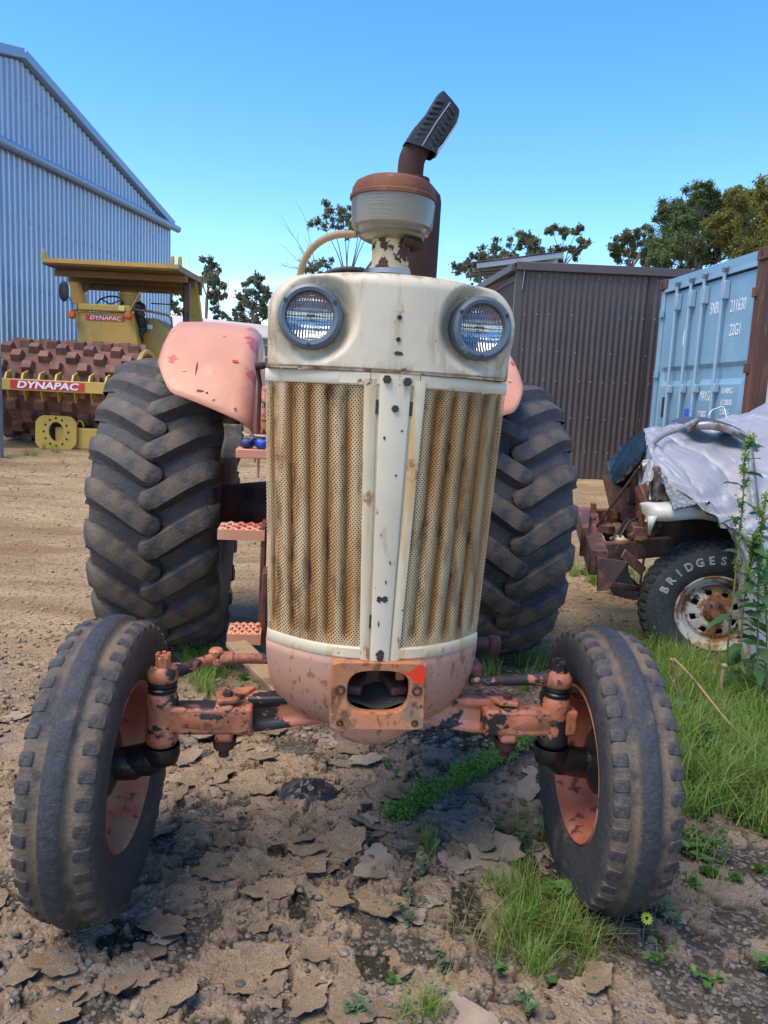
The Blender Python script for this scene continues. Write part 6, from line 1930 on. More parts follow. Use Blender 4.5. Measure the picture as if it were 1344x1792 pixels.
# chrome bumper bar dumped on top
cl = at(1250, 750, 4.8)
P = spl([at(*p) - cl for p in ((1192, 744, 5.0), (1212, 737, 4.98), (1238, 736, 4.95), (1266, 743, 4.92), (1292, 756, 4.88), (1308, 770, 4.84))], 8)
b = MB()
prf = [(0.26, 0.020), (0.16, 0.024), (0.04, 0.018), (-0.08, 0.004), (-0.125, -0.008), (-0.136, -0.022), (-0.134, -0.058), (-0.128, -0.062)]
for i, p_ in enumerate(P):
    s_ = 0.75 + 0.35 * i / len(P)
    for dy, dz in prf: b.v.append((p_.x, p_.y + dy * s_, p_.z + dz * s_))
m = len(prf)
for i in range(len(P) - 1):
    for k in range(m - 1): b.f.append((i * m + k, i * m + k + 1, (i + 1) * m + k + 1, (i + 1) * m + k))
o = b.build('chrome_bumper', MT['oldchrome'], None, smooth=45, solid=0.004); o.location = cl
tag(o, 'bent chrome bumper lying on top of the tarpaulin', 'bumper')
# twisted wire on it
wl = at(1262, 720, 4.95)
b = MB(); b.tube(spl([at(*p) - wl for p in ((1240, 727, 4.9), (1246, 718, 4.92), (1256, 714, 4.95), (1266, 712, 4.95), (1272, 732, 4.92))], 5), 0.0028, 6)
o = b.build('tie_wire', MT['roof_white'], None); o.location = wl; tag(o, 'pale twist of wire standing up on the chrome bumper', 'wire')
# carpet scrap under the hem
rows = [[(1156, 828, 4.40), (1180, 848, 4.36), (1214, 876, 4.26)], [(1164, 855, 4.34), (1188, 868, 4.30), (1216, 880, 4.24)], [(1180, 893, 4.20), (1198, 888, 4.18), (1220, 883, 4.17)]]
kl = at(1185, 860, 4.3)
Vt, Ft = sheet(rows, 24, 24, 0.006, 37, kl)
o = np_mesh('carpet_scrap', Vt, Ft, MT['carpet'], None, smooth=True); o.location = kl
m_ = o.modifiers.new('solid', 'SOLIDIFY'); m_.thickness = 0.012
tag(o, 'torn piece of speckled grey carpet above the white guard', 'carpet')
# black plastic sheet over the nose
rows = [[(1128, 752, 5.3), (1110, 762, 5.3), (1085, 785, 5.25), (1064, 808, 5.2), (1062, 822, 5.2)],
        [(1131, 768, 4.95), (1115, 785, 4.95), (1092, 805, 4.9), (1070, 822, 4.9), (1064, 836, 4.9)],
        [(1128, 788, 4.75), (1120, 805, 4.7), (1105, 825, 4.7), (1088, 842, 4.7), (1074, 846, 4.7)],
        [(1125, 798, 4.85), (1118, 815, 4.85), (1104, 838, 4.85), (1094, 850, 4.85), (1082, 851, 4.85)]]
kl = at(1095, 800, 5.0)
Vt, Ft = sheet(rows, 60, 50, 0.011, 47, kl)
o = np_mesh('plastic_sheet', Vt, Ft, MT['blackplastic'], None, smooth=True); o.location = kl
m_ = o.modifiers.new('solid', 'SOLIDIFY'); m_.thickness = 0.004
tag(o, 'glossy black plastic sheet hanging over the front of the wreck', 'plastic sheet')
# grey rag over the lamp, rod to the chassis
rows = [[(1134, 806, 4.5), (1142, 805, 4.46), (1146, 815, 4.44)], [(1128, 828, 4.46), (1136, 830, 4.42), (1142, 840, 4.40)], [(1121, 848, 4.44), (1128, 847, 4.41), (1131, 842, 4.40)]]
kl = at(1134, 828, 4.45)
Vt, Ft = sheet(rows, 12, 16, 0.008, 57, kl)
o = np_mesh('rag', Vt, Ft, MT['tarp'], None, smooth=True); o.location = kl
m_ = o.modifiers.new('solid', 'SOLIDIFY'); m_.thickness = 0.004
tag(o, 'torn pale rag hanging over the headlight of the wreck', 'rag')
kl = at(1085, 865, 4.7)
b = MB(); b.tube([at(1119, 818, 4.6) - kl, at(1044, 922, 4.72) - kl], 0.009, 8); o = b.build('steel_rod', MT['rust'], None); o.location = kl
tag(o, 'thin dark rod leaning from the rusty chassis up to the lamp', 'rod')
# ------------------------------------------------------------------ trees (surveyed clumps at real distances)
def leaf_mat(name, c1, c2, c3):
    m, nt, b = mk(name)
    v = vec_of(nt, rnd=False)
    col = mixc(nt, mrange(nt, noise_f(nt, v, 1.6, 4), 0.35, 0.65), c1, c2)
    geo = nd(nt, 'NewGeometry')
    col = mixc(nt, mrange(nt, geo.outputs['Random Per Island'], 0.55, 1.0), col, c3)
    nt.links.new(col, b.inputs['Base Color'])
    b.inputs['Roughness'].default_value = 0.5
    tr = nd(nt, 'BsdfTranslucent'); nt.links.new(col, tr.inputs['Color'])
    mx = nd(nt, 'MixShader'); mx.inputs[0].default_value = 0.45
    nt.links.new(b.outputs[0], mx.inputs[1]); nt.links.new(tr.outputs[0], mx.inputs[2])
    nt.links.new(mx.outputs[0], nt.nodes['Material Output'].inputs['Surface'])
    return m
MT['gum'] = leaf_mat('gum leaves', (0.105, 0.14, 0.075), (0.155, 0.18, 0.09), (0.22, 0.20, 0.10))
MT['gumfar'] = leaf_mat('far gum leaves', (0.075, 0.11, 0.09), (0.10, 0.135, 0.10), (0.12, 0.14, 0.10))
MT['darkleaf'] = leaf_mat('dark leaves', (0.075, 0.125, 0.042), (0.115, 0.165, 0.05), (0.18, 0.20, 0.06))
MT['olive'] = leaf_mat('olive leaves', (0.16, 0.165, 0.030), (0.22, 0.20, 0.04), (0.29, 0.25, 0.06))
MT['bark'] = paint('grey bark', (0.16, 0.13, 0.115), 0.85, layers=[((0.24, 0.2, 0.17), 6, 0.5, 0.65, (1, 1, 0.4), None)])
MT['twig'] = paint('bare twig', (0.12, 0.095, 0.09), 0.85)

def leaves(centres, radii, n_each, size, hang=0.5, flat=0.8):
    """thin pointed leaf faces spread through ellipsoidal clumps"""
    C_ = np.repeat(np.asarray(centres, float), n_each, axis=0)
    R0 = np.repeat(np.asarray(radii, float), n_each)
    n = len(C_)
    d = rng.normal(size=(n, 3)); d /= np.linalg.norm(d, axis=1, keepdims=True)
    rr = np.abs(rng.normal(size=n)) * 0.62
    P = C_ + d * (R0 * rr)[:, None] * np.array([1, 1, flat])
    ax = rng.normal(size=(n, 3)) ; ax[:, 2] -= hang * 1.6
    ax /= np.linalg.norm(ax, axis=1, keepdims=True)
    sd = np.cross(ax, rng.normal(size=(n, 3))); sd /= np.linalg.norm(sd, axis=1, keepdims=True)
    L_ = size * (0.6 + 0.8 * rng.random(n))[:, None]
    W_ = L_ * 0.30
    V = np.stack([P, P + ax * L_ * 0.45 + sd * W_, P + ax * L_, P + ax * L_ * 0.5 - sd * W_], 1).reshape(-1, 3)
    F_ = np.arange(n * 4).reshape(-1, 4)
    return V, F_

def survey_tree(name, base, Y, clumps, n_each, size, mat, label, spread=0.5, bare=(), trunk_r=0.10, fork=None, hang=0.5, sub=5, cat='tree', group=None, stem_mat='bark', flat=0.8, jitr=1.0):
    b0 = at(base[0], base[1], Y)
    o0 = Vector((b0.x, Y, gz(b0.x, Y) - 0.05))
    T = empty(name, o0)
    tag(T, label, cat, group)
    r = random.Random(hash((base, Y)) & 0xffff)
    px = Y / CAM_F
    tm = MB()
    fk = (at(fork[0], fork[1], Y) - o0) if fork else Vector((0, 0, (at(clumps[0][0], clumps[0][1], Y) - o0).z * 0.35))
    tm.tube(spl([Vector((0, 0, 0)), fk * 0.5 + Vector((r.uniform(-.1, .1), 0, 0)), fk], 5), [trunk_r * (1 - 0.035 * i) for i in range(11)], 9)
    trunk = tm.build('trunk', MT[stem_mat], T, smooth=60)
    cs_, rs_ = [], []
    lm = MB()
    for (cx, cy, cr) in clumps:
        Yc = Y + r.uniform(-1, 1) * spread
        c = at(cx, cy, Yc) - o0
        R0 = cr * px
        mid = fk.lerp(c, 0.5) + Vector((r.uniform(-.3, .3) * R0, r.uniform(-.3, .3) * R0, 0.15 * R0))
        ln = spl([fk, mid, c], 5)
        lm.tube(ln, [max(0.006, trunk_r * 0.36 * (1 - 0.09 * i)) for i in range(len(ln))], 6)
        for k in range(int(sub * 1.8)):
            a = Vector((r.gauss(0, 1), r.gauss(0, 1), r.gauss(0, 0.8)))
            a = a.normalized() * R0 * 1.18 * r.uniform(0.25, 1.2) * jitr
            tip = c + a
            cs_.append(tuple(tip)); rs_.append(R0 * r.uniform(0.20, 0.55))
            lm.tube([ln[-3], ln[-3].lerp(tip, 0.55) + Vector((0, 0, -0.05 * R0)), tip], [trunk_r * 0.10 + 0.004, trunk_r * 0.07 + 0.003, 0.004], 4)
    for (x0, y0, x1, y1) in bare:
        a, c = at(x0, y0, Y) - o0, at(x1, y1, Y + r.uniform(-.4, .4)) - o0
        m1 = a.lerp(c, 0.5) + Vector((r.uniform(-.1, .1), 0, r.uniform(-.1, .1)))
        pts = spl([a, m1, c], 5)
        lm.tube(pts, [max(0.006, trunk_r * 0.28 * (1 - 0.09 * i)) for i in range(len(pts))], 5)
        for k in range(4):
            q = pts[r.randint(3, len(pts) - 1)]
            e = q + (c - a) * r.uniform(0.15, 0.35) + Vector((r.uniform(-.35, .35), r.uniform(-.2, .2), r.uniform(-0.05, .4)))
            lm.tube([q, q.lerp(e, 0.5) + Vector((0, 0, 0.04)), e], [0.010, 0.007, 0.004], 4)
    o = lm.build('branches', MT[stem_mat], T, smooth=60); tag(o, kind='stuff')
    V, F_ = leaves(cs_, rs_, int(n_each * 1.5), size * 0.62, hang, flat)
    o = np_mesh('crown', V, F_, MT[mat], T)
    return T

survey_tree('gum_tree', (612, 560), 30, [(562, 388, 15), (580, 372, 17), (600, 380, 20), (614, 396, 14), (632, 366, 18), (645, 372, 16), (660, 380, 16), (585, 470, 22), (620, 476, 18), (545, 470, 14)], 55, 0.17, 'gum', 'sparse gum tree with bare thin stems behind the air cleaner', 1.0,
            bare=[(560, 500, 505, 400), (560, 500, 535, 385), (545, 470, 486, 463), (550, 480, 500, 435), (545, 470, 520, 420)], trunk_r=0.09, fork=(608, 500), sub=5, stem_mat='twig')
survey_tree('gum_tree', (362, 600), 34, [(366, 463, 10), (358, 478, 13), (378, 480, 13), (366, 492, 13), (350, 492, 9), (384, 505, 12), (374, 520, 9), (386, 518, 8)], 60, 0.20, 'gum', 'slender gum tree right of the roller canopy', 1.0, trunk_r=0.10, fork=(362, 520), sub=4)
survey_tree('gum_tree', (442, 610), 34, [(447, 488, 10), (440, 503, 14), (455, 505, 12), (430, 520, 14), (450, 525, 16), (462, 520, 12), (422, 538, 10), (440, 545, 16), (460, 545, 14), (425, 560, 10), (455, 565, 14)], 70, 0.20, 'gum', 'rounded gum tree just left of the cream hood', 1.0, trunk_r=0.11, fork=(442, 560), sub=4)
survey_tree('gum_tree', (300, 600), 36, [(300, 508, 12), (296, 525, 10), (308, 535, 12), (314, 548, 9), (302, 555, 12)], 55, 0.20, 'gum', 'small dark gum tree seen below the roller canopy', 1.0, trunk_r=0.08, fork=(300, 560), sub=4)
survey_tree('gum_tree', (398, 600), 60, [(380, 540, 8), (392, 552, 8), (405, 560, 9), (420, 566, 8), (378, 558, 7), (412, 548, 6)], 55, 0.26, 'gumfar', 'distant pale gum tree below the white cloud', 2.0, trunk_r=0.10, fork=(398, 580), sub=4)
survey_tree('gum_tree', (860, 560), 26, [(805, 470, 13), (822, 456, 14), (845, 448, 15), (866, 440, 17), (880, 455, 15), (838, 470, 16), (862, 470, 16), (905, 430, 12), (918, 412, 12), (895, 450, 12)], 60, 0.15, 'gum', 'gum tree above the cowl right of the muffler', 1.0, trunk_r=0.10, fork=(862, 500), sub=5)
survey_tree('gum_tree', (985, 560), 26, [(965, 402, 9), (985, 405, 8), (1012, 400, 9), (1022, 425, 11), (1005, 440, 12), (975, 440, 14), (945, 440, 14), (925, 425, 12), (935, 445, 12)], 60, 0.15, 'gum', 'airy gum tree rising above the brown shed roof', 1.0, trunk_r=0.08, fork=(985, 470), sub=5)
survey_tree('gum_tree', (1100, 560), 24, [(1085, 430, 12), (1098, 415, 13), (1118, 410, 14), (1135, 418, 14), (1105, 440, 16), (1130, 440, 16), (1080, 448, 10)], 120, 0.13, 'gum', 'grey green tree between the brown shed and the dark tree', 1.0, trunk_r=0.09, fork=(1105, 470), sub=6)
dk = [(1165, 395, 24), (1180, 370, 22), (1205, 352, 20), (1230, 343, 18), (1190, 400, 28), (1215, 385, 28), (1240, 365, 26), (1165, 430, 24), (1200, 435, 30), (1235, 420, 30), (1260, 400, 28), (1255, 360, 18), (1155, 450, 18), (1225, 455, 26), (1262, 440, 26)]
survey_tree('bushy_tree', (1210, 600), 20, dk, 330, 0.085, 'darkleaf', 'dense dark green tree behind the container', 1.6, trunk_r=0.12, fork=(1210, 560), hang=0.1, sub=9)
ol = [(1275, 355, 18), (1300, 345, 18), (1325, 350, 20), (1350, 340, 22), (1262, 385, 18), (1290, 385, 24), (1320, 385, 26), (1350, 375, 28), (1275, 415, 22), (1305, 420, 26), (1338, 415, 28), (1370, 400, 28), (1300, 445, 20), (1340, 445, 24)]
survey_tree('bushy_tree', (1320, 600), 18, ol, 320, 0.080, 'olive', 'yellowish olive tree at the right edge above the container', 1.4, trunk_r=0.11, fork=(1320, 560), hang=0.1, sub=9)
# ------------------------------------------------------------------ grass and weeds
def grass_mat(name, c1, c2, c3):
    m = leaf_mat(name, c1, c2, c3)
    return m
MT['grass'] = grass_mat('fresh grass', (0.13, 0.26, 0.03), (0.19, 0.33, 0.045), (0.33, 0.34, 0.09))
MT['grass_dry'] = grass_mat('straw grass', (0.24, 0.22, 0.08), (0.30, 0.26, 0.11), (0.16, 0.19, 0.05))
MT['herb'] = grass_mat('herb leaves', (0.085, 0.19, 0.035), (0.12, 0.24, 0.05), (0.19, 0.28, 0.07))
MT['herb_grey'] = grass_mat('grey green herb leaves', (0.12, 0.19, 0.09), (0.15, 0.23, 0.11), (0.22, 0.28, 0.12))
MT['dockleaf'] = grass_mat('dock leaves', (0.055, 0.135, 0.045), (0.08, 0.17, 0.05), (0.13, 0.21, 0.06))
MT['dockseed'] = grass_mat('dock seed', (0.15, 0.29, 0.035), (0.20, 0.36, 0.05), (0.30, 0.42, 0.09))
MT['stemgreen'] = paint('green stem', (0.13, 0.19, 0.05), 0.6, layers=[((0.22, 0.15, 0.07), 9, 0.5, 0.65, (1, 1, 1), None)])
MT['strawstem'] = paint('dry stalk', (0.30, 0.20, 0.10), 0.75, layers=[((0.17, 0.10, 0.05), 12, 0.5, 0.65, (1, 1, 1), None)])
MT['petal'] = paint('yellow petal', (0.85, 0.62, 0.02), 0.5)

def blades(xy, h, w, lean, name, mat, curve=0.5):
    n = len(xy)
    z = ground_h(xy[:, 0], xy[:, 1]) - 0.004
    a = rng.random(n) * 6.283
    H = (h * (0.45 + 0.75 * rng.random(n)))
    ln = lean * (0.2 + 1.1 * rng.random(n))
    d = np.stack([np.cos(a), np.sin(a), np.zeros(n)], -1)
    s = np.stack([-np.sin(a + 0.6 * rng.normal(size=n)), np.cos(a), np.zeros(n)], -1)
    P = np.stack([xy[:, 0], xy[:, 1], z], -1)
    W_ = (w * (0.6 + 0.8 * rng.random(n)))[:, None]
    up = np.array([0, 0, 1.0])
    def pt(t):
        return P + d * (ln * H * (t ** 1.8))[:, None] + up * (H * (t - curve * ln * t * t * 0.55))[:, None]
    p0, p1, p2, p3 = pt(np.zeros(n)), pt(np.full(n, 0.4)), pt(np.full(n, 0.75)), pt(np.ones(n))
    V = np.stack([p0 - s * W_, p0 + s * W_, p1 - s * W_ * 0.8, p1 + s * W_ * 0.8, p2 - s * W_ * 0.5, p2 + s * W_ * 0.5, p3 - s * W_ * 0.06, p3 + s * W_ * 0.06], 1).reshape(-1, 3)
    o = np.arange(n)[:, None] * 8
    F_ = np.concatenate([o + np.array([[0, 1, 3, 2]]), o + np.array([[2, 3, 5, 4]]), o + np.array([[4, 5, 7, 6]])], 1).reshape(-1, 4)
    return np_mesh(name, V, F_, mat)

def patch(n, cx, cy, sx, sy, clump=0.0):
    p = rng.normal(size=(n, 2)) * np.array([sx, sy]) + np.array([cx, cy])
    if clump:
        k = max(1, n // 26)
        c = rng.normal(size=(k, 2)) * np.array([sx, sy]) + np.array([cx, cy])
        p = c[rng.integers(0, k, n)] + rng.normal(size=(n, 2)) * clump
    return p
def clear(p):
    ok = np.ones(len(p), bool)
    for x, y, rx, ry in ((-0.75, 1.95, 0.11, 0.20), (0.69, 2.13, 0.10, 0.16), (-1.17, 4.2, 0.30, 0.4), (0.55, 4.42, 0.30, 0.4)):
        ok &= ((p[:, 0] - x) / rx) ** 2 + ((p[:, 1] - y) / ry) ** 2 > 1
    return p[ok]
def G(px, py):
    q = onground(px, py); return (q.x, q.y)
big = []
for (px, py, n, sx, sy) in ((1240, 1290, 1900, 0.22, 0.26), (1310, 1230, 1800, 0.26, 0.32), (1200, 1210, 1500, 0.15, 0.26), (1290, 1390, 1500, 0.18, 0.14), (1340, 1330, 1500, 0.20, 0.20), (1150, 1150, 700, 0.12, 0.22), (1400, 1250, 1600, 0.3, 0.4)):
    c = G(px, py); big.append(patch(n, c[0], c[1], sx, sy, 0.028))
o = blades(clear(np.concatenate(big)), 0.19, 0.0019, 1.0, 'grass', MT['grass']); tag(o, 'thick green grass growing right of the front wheel', 'grass', kind='stuff')
# low fine-leaved ground cover in mounds between the blades
cc = []; rr_ = []
for (px, py, n, sx, sy, r0) in ((1245, 1300, 60, 0.20, 0.16, 0.055), (1290, 1400, 46, 0.16, 0.10, 0.045), (1200, 1200, 40, 0.12, 0.22, 0.05), (1320, 1280, 46, 0.18, 0.2, 0.06), (1200, 1480, 16, 0.06, 0.06, 0.022), (1240, 1540, 10, 0.08, 0.05, 0.018), (940, 1610, 14, 0.06, 0.04, 0.025), (1060, 1005, 14, 0.1, 0.15, 0.04), (345, 1180, 10, 0.12, 0.06, 0.03)):
    c = G(px, py)
    for p_ in clear(patch(n, c[0], c[1], sx, sy)):
        cc.append((p_[0], p_[1], float(ground_h(p_[0], p_[1])[0]) + r0 * 0.45)); rr_.append(r0 * random.uniform(0.6, 1.2))
V, F_ = leaves(cc, rr_, 230, 0.016, -0.5, 0.7)
o = np_mesh('ground_cover', V, F_, MT['herb'], None); tag(o, 'low fine leaved green ground cover among the grass', 'ground cover', kind='stuff')
mid = []
for (px, py, n, sx, sy) in ((930, 1640, 520, 0.055, 0.05), (980, 1610, 420, 0.07, 0.04), (905, 1600, 260, 0.04, 0.05), (1010, 1670, 220, 0.08, 0.05), (930, 1480, 130, 0.04, 0.06), (745, 1490, 80, 0.012, 0.012), (740, 1790, 90, 0.02, 0.02), (900, 1560, 150, 0.04, 0.05)):
    c = G(px, py); mid.append(patch(n, c[0], c[1], sx, sy, 0.012))
o = blades(clear(np.concatenate(mid)), 0.105, 0.0013, 0.75, 'grass', MT['grass']); tag(o, 'tufts of fine grass in front of the right wheel', 'grass', kind='stuff')
rear = []
for (px, py, n, sx, sy) in ((340, 1170, 420, 0.14, 0.10), (370, 1205, 220, 0.10, 0.08), (1035, 1015, 700, 0.10, 0.2), (1080, 1005, 500, 0.12, 0.2), (920, 1165, 260, 0.15, 0.1), (860, 1190, 200, 0.15, 0.1), (45, 795, 200, 0.5, 0.3), (1000, 1190, 200, 0.1, 0.1)):
    c = G(px, py); rear.append(patch(n, c[0], c[1], sx, sy, 0.02))
o = blades(clear(np.concatenate(rear)), 0.13, 0.0020, 0.7, 'grass', MT['grass']); tag(o, 'sparse grass growing round the rear tyres and the wreck', 'grass', kind='stuff')
dry = []
for (px, py, n, sx, sy) in ((1280, 1330, 900, 0.3, 0.3), (1330, 1400, 500, 0.2, 0.15), (950, 1650, 160, 0.10, 0.06), (1080, 1640, 60, 0.1, 0.05), (1240, 1560, 80, 0.15, 0.1)):
    c = G(px, py); dry.append(patch(n, c[0], c[1], sx, sy, 0.03))
o = blades(clear(np.concatenate(dry)), 0.16, 0.0014, 1.3, 'dry_grass', MT['grass_dry'], 0.8); tag(o, 'straw coloured dry grass mixed into the green grass', 'grass', kind='stuff')

def leaf_geo(b, p, d, L_, W_, droop=0.3, nrm=None, wav=0.0):
    """pointed leaf blade starting at p along d"""
    d = Vector(d).normalized()
    sd = d.cross(Vector((0, 0, 1)))
    sd = sd.normalized() if sd.length > 1e-3 else Vector((1, 0, 0))
    if nrm is not None:
        sd = (Matrix.Rotation(nrm, 3, d) @ sd)
    o = len(b.v); ws = (0.25, 0.85, 1.0, 0.6, 0.05)
    for i, w_ in enumerate(ws):
        t = i / 4
        c = Vector(p) + d * (L_ * t) + Vector((0, 0, -droop * L_ * t * t + wav * L_ * math.sin(t * 9)))
        up = sd.cross(d) * (W_ * 0.18)
        b.v += [tuple(c - sd * W_ * w_ + up), tuple(c), tuple(c + sd * W_ * w_ + up)]
    for i in range(4):
        for k in (0, 1):
            a = o + i * 3 + k
            b.f.append((a, a + 1, a + 4, a + 3))

def dock(name, label, pts, seed, seed_from=0.35, n_seed=420, thick=0.006, leaf_n=7, leaf_L=0.13, width=0.030, droopy=0.4, group=None):
    """curly dock: stalk through the points, leaves low down, green seed clusters along the upper part"""
    r = random.Random(seed)
    base = Vector(pts[0])
    T = empty(name, base); tag(T, label, 'weed', group)
    P = spl([Vector(p) - base for p in pts], 8)
    b = MB(); b.tube(P, [thick * (1 - 0.75 * i / len(P)) for i in range(len(P))], 7)
    n = len(P)
    twigs = []
    for k in range(9):
        t = seed_from + (0.95 - seed_from) * k / 9
        q = P[int(t * (n - 1))]
        tg = (P[min(n - 1, int(t * (n - 1)) + 1)] - P[max(0, int(t * (n - 1)) - 1)]).normalized()
        e = q + tg * r.uniform(0.05, 0.10) * (1.15 - t * 0.6) + Vector((r.uniform(-1, 1), r.uniform(-1, 1), r.uniform(-0.2, 0.4))) * width * 1.1
        twigs.append((q, e)); b.tube([q, q.lerp(e, 0.5) + Vector((0, 0, 0.003)), e], [0.0022, 0.0016, 0.001], 5)
    b.build('stem', MT['stemgreen'], T, smooth=60)
    # seeds: small three-winged flakes crowded along stalk and twigs
    V = []; F_ = []
    for k in range(int(n_seed * 1.8)):
        if r.random() < 0.45:
            t = seed_from + (1 - seed_from) * r.random(); q = P[min(n - 1, int(t * (n - 1)))].copy()
        else:
            a, c = r.choice(twigs); q = a.lerp(c, r.random())
        q = q + Vector((r.gauss(0, 1), r.gauss(0, 1), r.gauss(0, 1))) * width * 0.24
        s = r.uniform(0.0030, 0.0056)
        for ax in range(2):
            u = Vector((r.gauss(0, 1), r.gauss(0, 1), r.gauss(0, 1))).normalized(); w_ = u.orthogonal().normalized()
            o = len(V)
            V += [tuple(q + u * s), tuple(q + w_ * s), tuple(q - u * s), tuple(q - w_ * s)]
            F_.append((o, o + 1, o + 2, o + 3))
    o = np_mesh('seed_head', np.array(V), np.array(F_), MT['dockseed'], T); tag(o, kind='stuff')
    for k in range(leaf_n):
        t = 0.08 + 0.80 * k / max(1, leaf_n)
        q = P[int(t * (n - 1))]
        a = r.uniform(0, 6.28)
        b = MB(); leaf_geo(b, q, (math.cos(a), math.sin(a), r.uniform(0.0, 0.7)), leaf_L * (1.15 - 0.7 * t) * r.uniform(0.8, 1.2), leaf_L * 0.14, droopy, r.uniform(-0.6, 0.6), 0.025)
        b.build('leaf', MT['dockleaf'], T, smooth=60)
    return T
def gp3(px, py, dz=0.0):
    q = onground(px, py); return Vector((q.x, q.y, float(ground_h(q.x, q.y)[0]) + dz))
b0 = gp3(1265, 1225)
dock('dock_plant', 'tallest green dock weed in front of the wreck with its tip against the tarpaulin', [b0, at(1275, 1120, b0.y), at(1288, 1000, b0.y), at(1300, 880, b0.y + 0.02), at(1304, 790, b0.y + 0.02), at(1318, 762, b0.y + 0.02)], 1, 0.42, 700, 0.0065, 15, 0.17, 0.036)
b0 = gp3(1325, 1240)
dock('dock_plant', 'green dock weed at the right edge in front of the hanging tarpaulin', [b0, at(1326, 1120, b0.y), at(1328, 1000, b0.y), at(1332, 920, b0.y), at(1340, 860, b0.y)], 2, 0.35, 700, 0.006, 16, 0.18, 0.038)
b0 = gp3(1297, 1235)
dock('dock_plant', 'shorter leafy dock weed between the two taller ones', [b0, at(1296, 1140, b0.y), at(1303, 1050, b0.y), at(1316, 970, b0.y), at(1322, 930, b0.y)], 3, 0.55, 450, 0.005, 15, 0.17, 0.032)
b0 = gp3(1338, 1215)
dock('dock_plant', 'leafy dock weed cut by the right edge below the tarpaulin', [b0, at(1342, 1120, b0.y), at(1340, 1030, b0.y), at(1345, 960, b0.y)], 8, 0.5, 420, 0.006, 16, 0.20, 0.034)
b0 = gp3(1240, 1330)
dock('dock_plant', 'low broad leaved dock clump in the grass right of the wheel', [b0, at(1236, 1300, b0.y), at(1240, 1265, b0.y)], 9, 0.7, 60, 0.005, 14, 0.16, 0.02)
b0 = gp3(940, 1300, 0.06)
dock('dock_plant', 'fallen green dock stalk heavy with seed lying left of the right wheel', [b0 + Vector((0.03, 0.02, 0.02)), gp3(905, 1330, 0.06), gp3(850, 1362, 0.055), gp3(790, 1392, 0.045), gp3(725, 1425, 0.03), gp3(672, 1445, 0.018)], 4, 0.05, 2600, 0.006, 5, 0.10, 0.062, 0.2)
b0 = gp3(1178, 1265, 0.16)
dock('dock_plant', 'drooping dock seed head just right of the front wheel', [b0 + Vector((-0.02, 0.05, 0.05)), at(1192, 1225, b0.y), at(1200, 1270, b0.y - 0.02), at(1204, 1320, b0.y - 0.05), at(1205, 1370, b0.y - 0.08)], 5, 0.25, 700, 0.005, 5, 0.13, 0.036, 0.8)
b0 = gp3(1222, 1352, 0.03)
dock('dock_plant', 'dock seed stalk lying flat on the grass at the right edge', [b0, gp3(1260, 1368, 0.05), gp3(1300, 1378, 0.06), gp3(1344, 1370, 0.06), gp3(1385, 1372, 0.05)], 6, 0.1, 800, 0.005, 4, 0.12, 0.040, 0.3)
# dry broken stalks
def stalk(pts, r_, label, knob=True):
    base = Vector(pts[0]); P = [Vector(p) - base for p in pts]
    b = MB(); b.tube(spl(P, 5), r_, 8)
    if knob: b.blob(P[-1], (r_ * 1.7, r_ * 1.7, r_ * 1.4), 8, 6, 0.2)
    o = b.build('dry_stalk', MT['strawstem'], None, smooth=60); o.location = base
    tag(o, label, 'dry stalk', 'broken weed stalks in the grass')
g0 = gp3(1205, 1268)
stalk([g0, at(1190, 1210, g0.y), at(1175, 1155, g0.y)], 0.006, 'upright broken dry stalk with a knobbed top beside the wheel')
g0 = gp3(1344, 1340, 0.03)
stalk([g0, at(1280, 1270, g0.y + 0.15), at(1215, 1190, g0.y + 0.32), at(1178, 1152, g0.y + 0.4)], 0.0055, 'long dry stalk leaning left across the grass', False)
g0 = gp3(1268, 1250)
stalk([g0, at(1262, 1200, g0.y), at(1267, 1165, g0.y)], 0.009, 'short thick dry stump below the white wheel rim')

def herb(px, py, n, L_, label, mat='herb', h=0.05, W_=0.28, seed=0, stems=3, spread=0.04):
    r = random.Random(seed + px); L_ *= 1.3; n += 2
    base = gp3(px, py, -0.004)
    T = empty('small_weed', base); tag(T, label, 'weed', 'small weeds on the mud')
    bs = MB(); 
    for s in range(stems):
        a = r.uniform(0, 6.28); e = Vector((math.cos(a) * spread * r.uniform(0.3, 1), math.sin(a) * spread * r.uniform(0.3, 1), h * r.uniform(0.6, 1.1)))
        m_ = Vector((e.x * 0.35, e.y * 0.35, e.z * 0.6))
        P = spl([Vector((0, 0, 0)), m_, e], 4)
        bs.tube(P, 0.0012, 5)
        for k in range(n):
            q = P[r.randint(1, len(P) - 1)] if k else P[-1]
            a2 = r.uniform(0, 6.28)
            b = MB(); leaf_geo(b, q, (math.cos(a2), math.sin(a2), r.uniform(0.1, 0.9)), L_ * r.uniform(0.6, 1.15), L_ * W_, 0.25, r.uniform(-.4, .4))
            b.build('leaf', MT[mat], T, smooth=60)
    o = bs.build('stem', MT['stemgreen'], T); tag(o, kind='stuff')
    return T
herb(980, 1590, 7, 0.040, 'bright green leafy weed at the foot of the right wheel', h=0.06, stems=4, seed=1)
herb(740, 1540, 6, 0.016, 'grey green trailing weed left of the grass tufts', 'herb_grey', 0.12, 0.34, 2, 4, 0.05)
herb(715, 1620, 6, 0.017, 'grey green weed sprawling over a mud flake in the middle', 'herb_grey', 0.07, 0.34, 3, 4, 0.07)
herb(770, 1700, 5, 0.016, 'small grey green sprig below the sprawling weed', 'herb_grey', 0.04, 0.34, 4, 3, 0.04)
herb(690, 1735, 5, 0.020, 'single bright green seedling near the bottom left of centre', 'herb', 0.03, 0.30, 5, 1, 0.01)
herb(872, 1715, 6, 0.018, 'upright green seedling at the bottom centre', 'herb', 0.05, 0.30, 6, 2, 0.02)
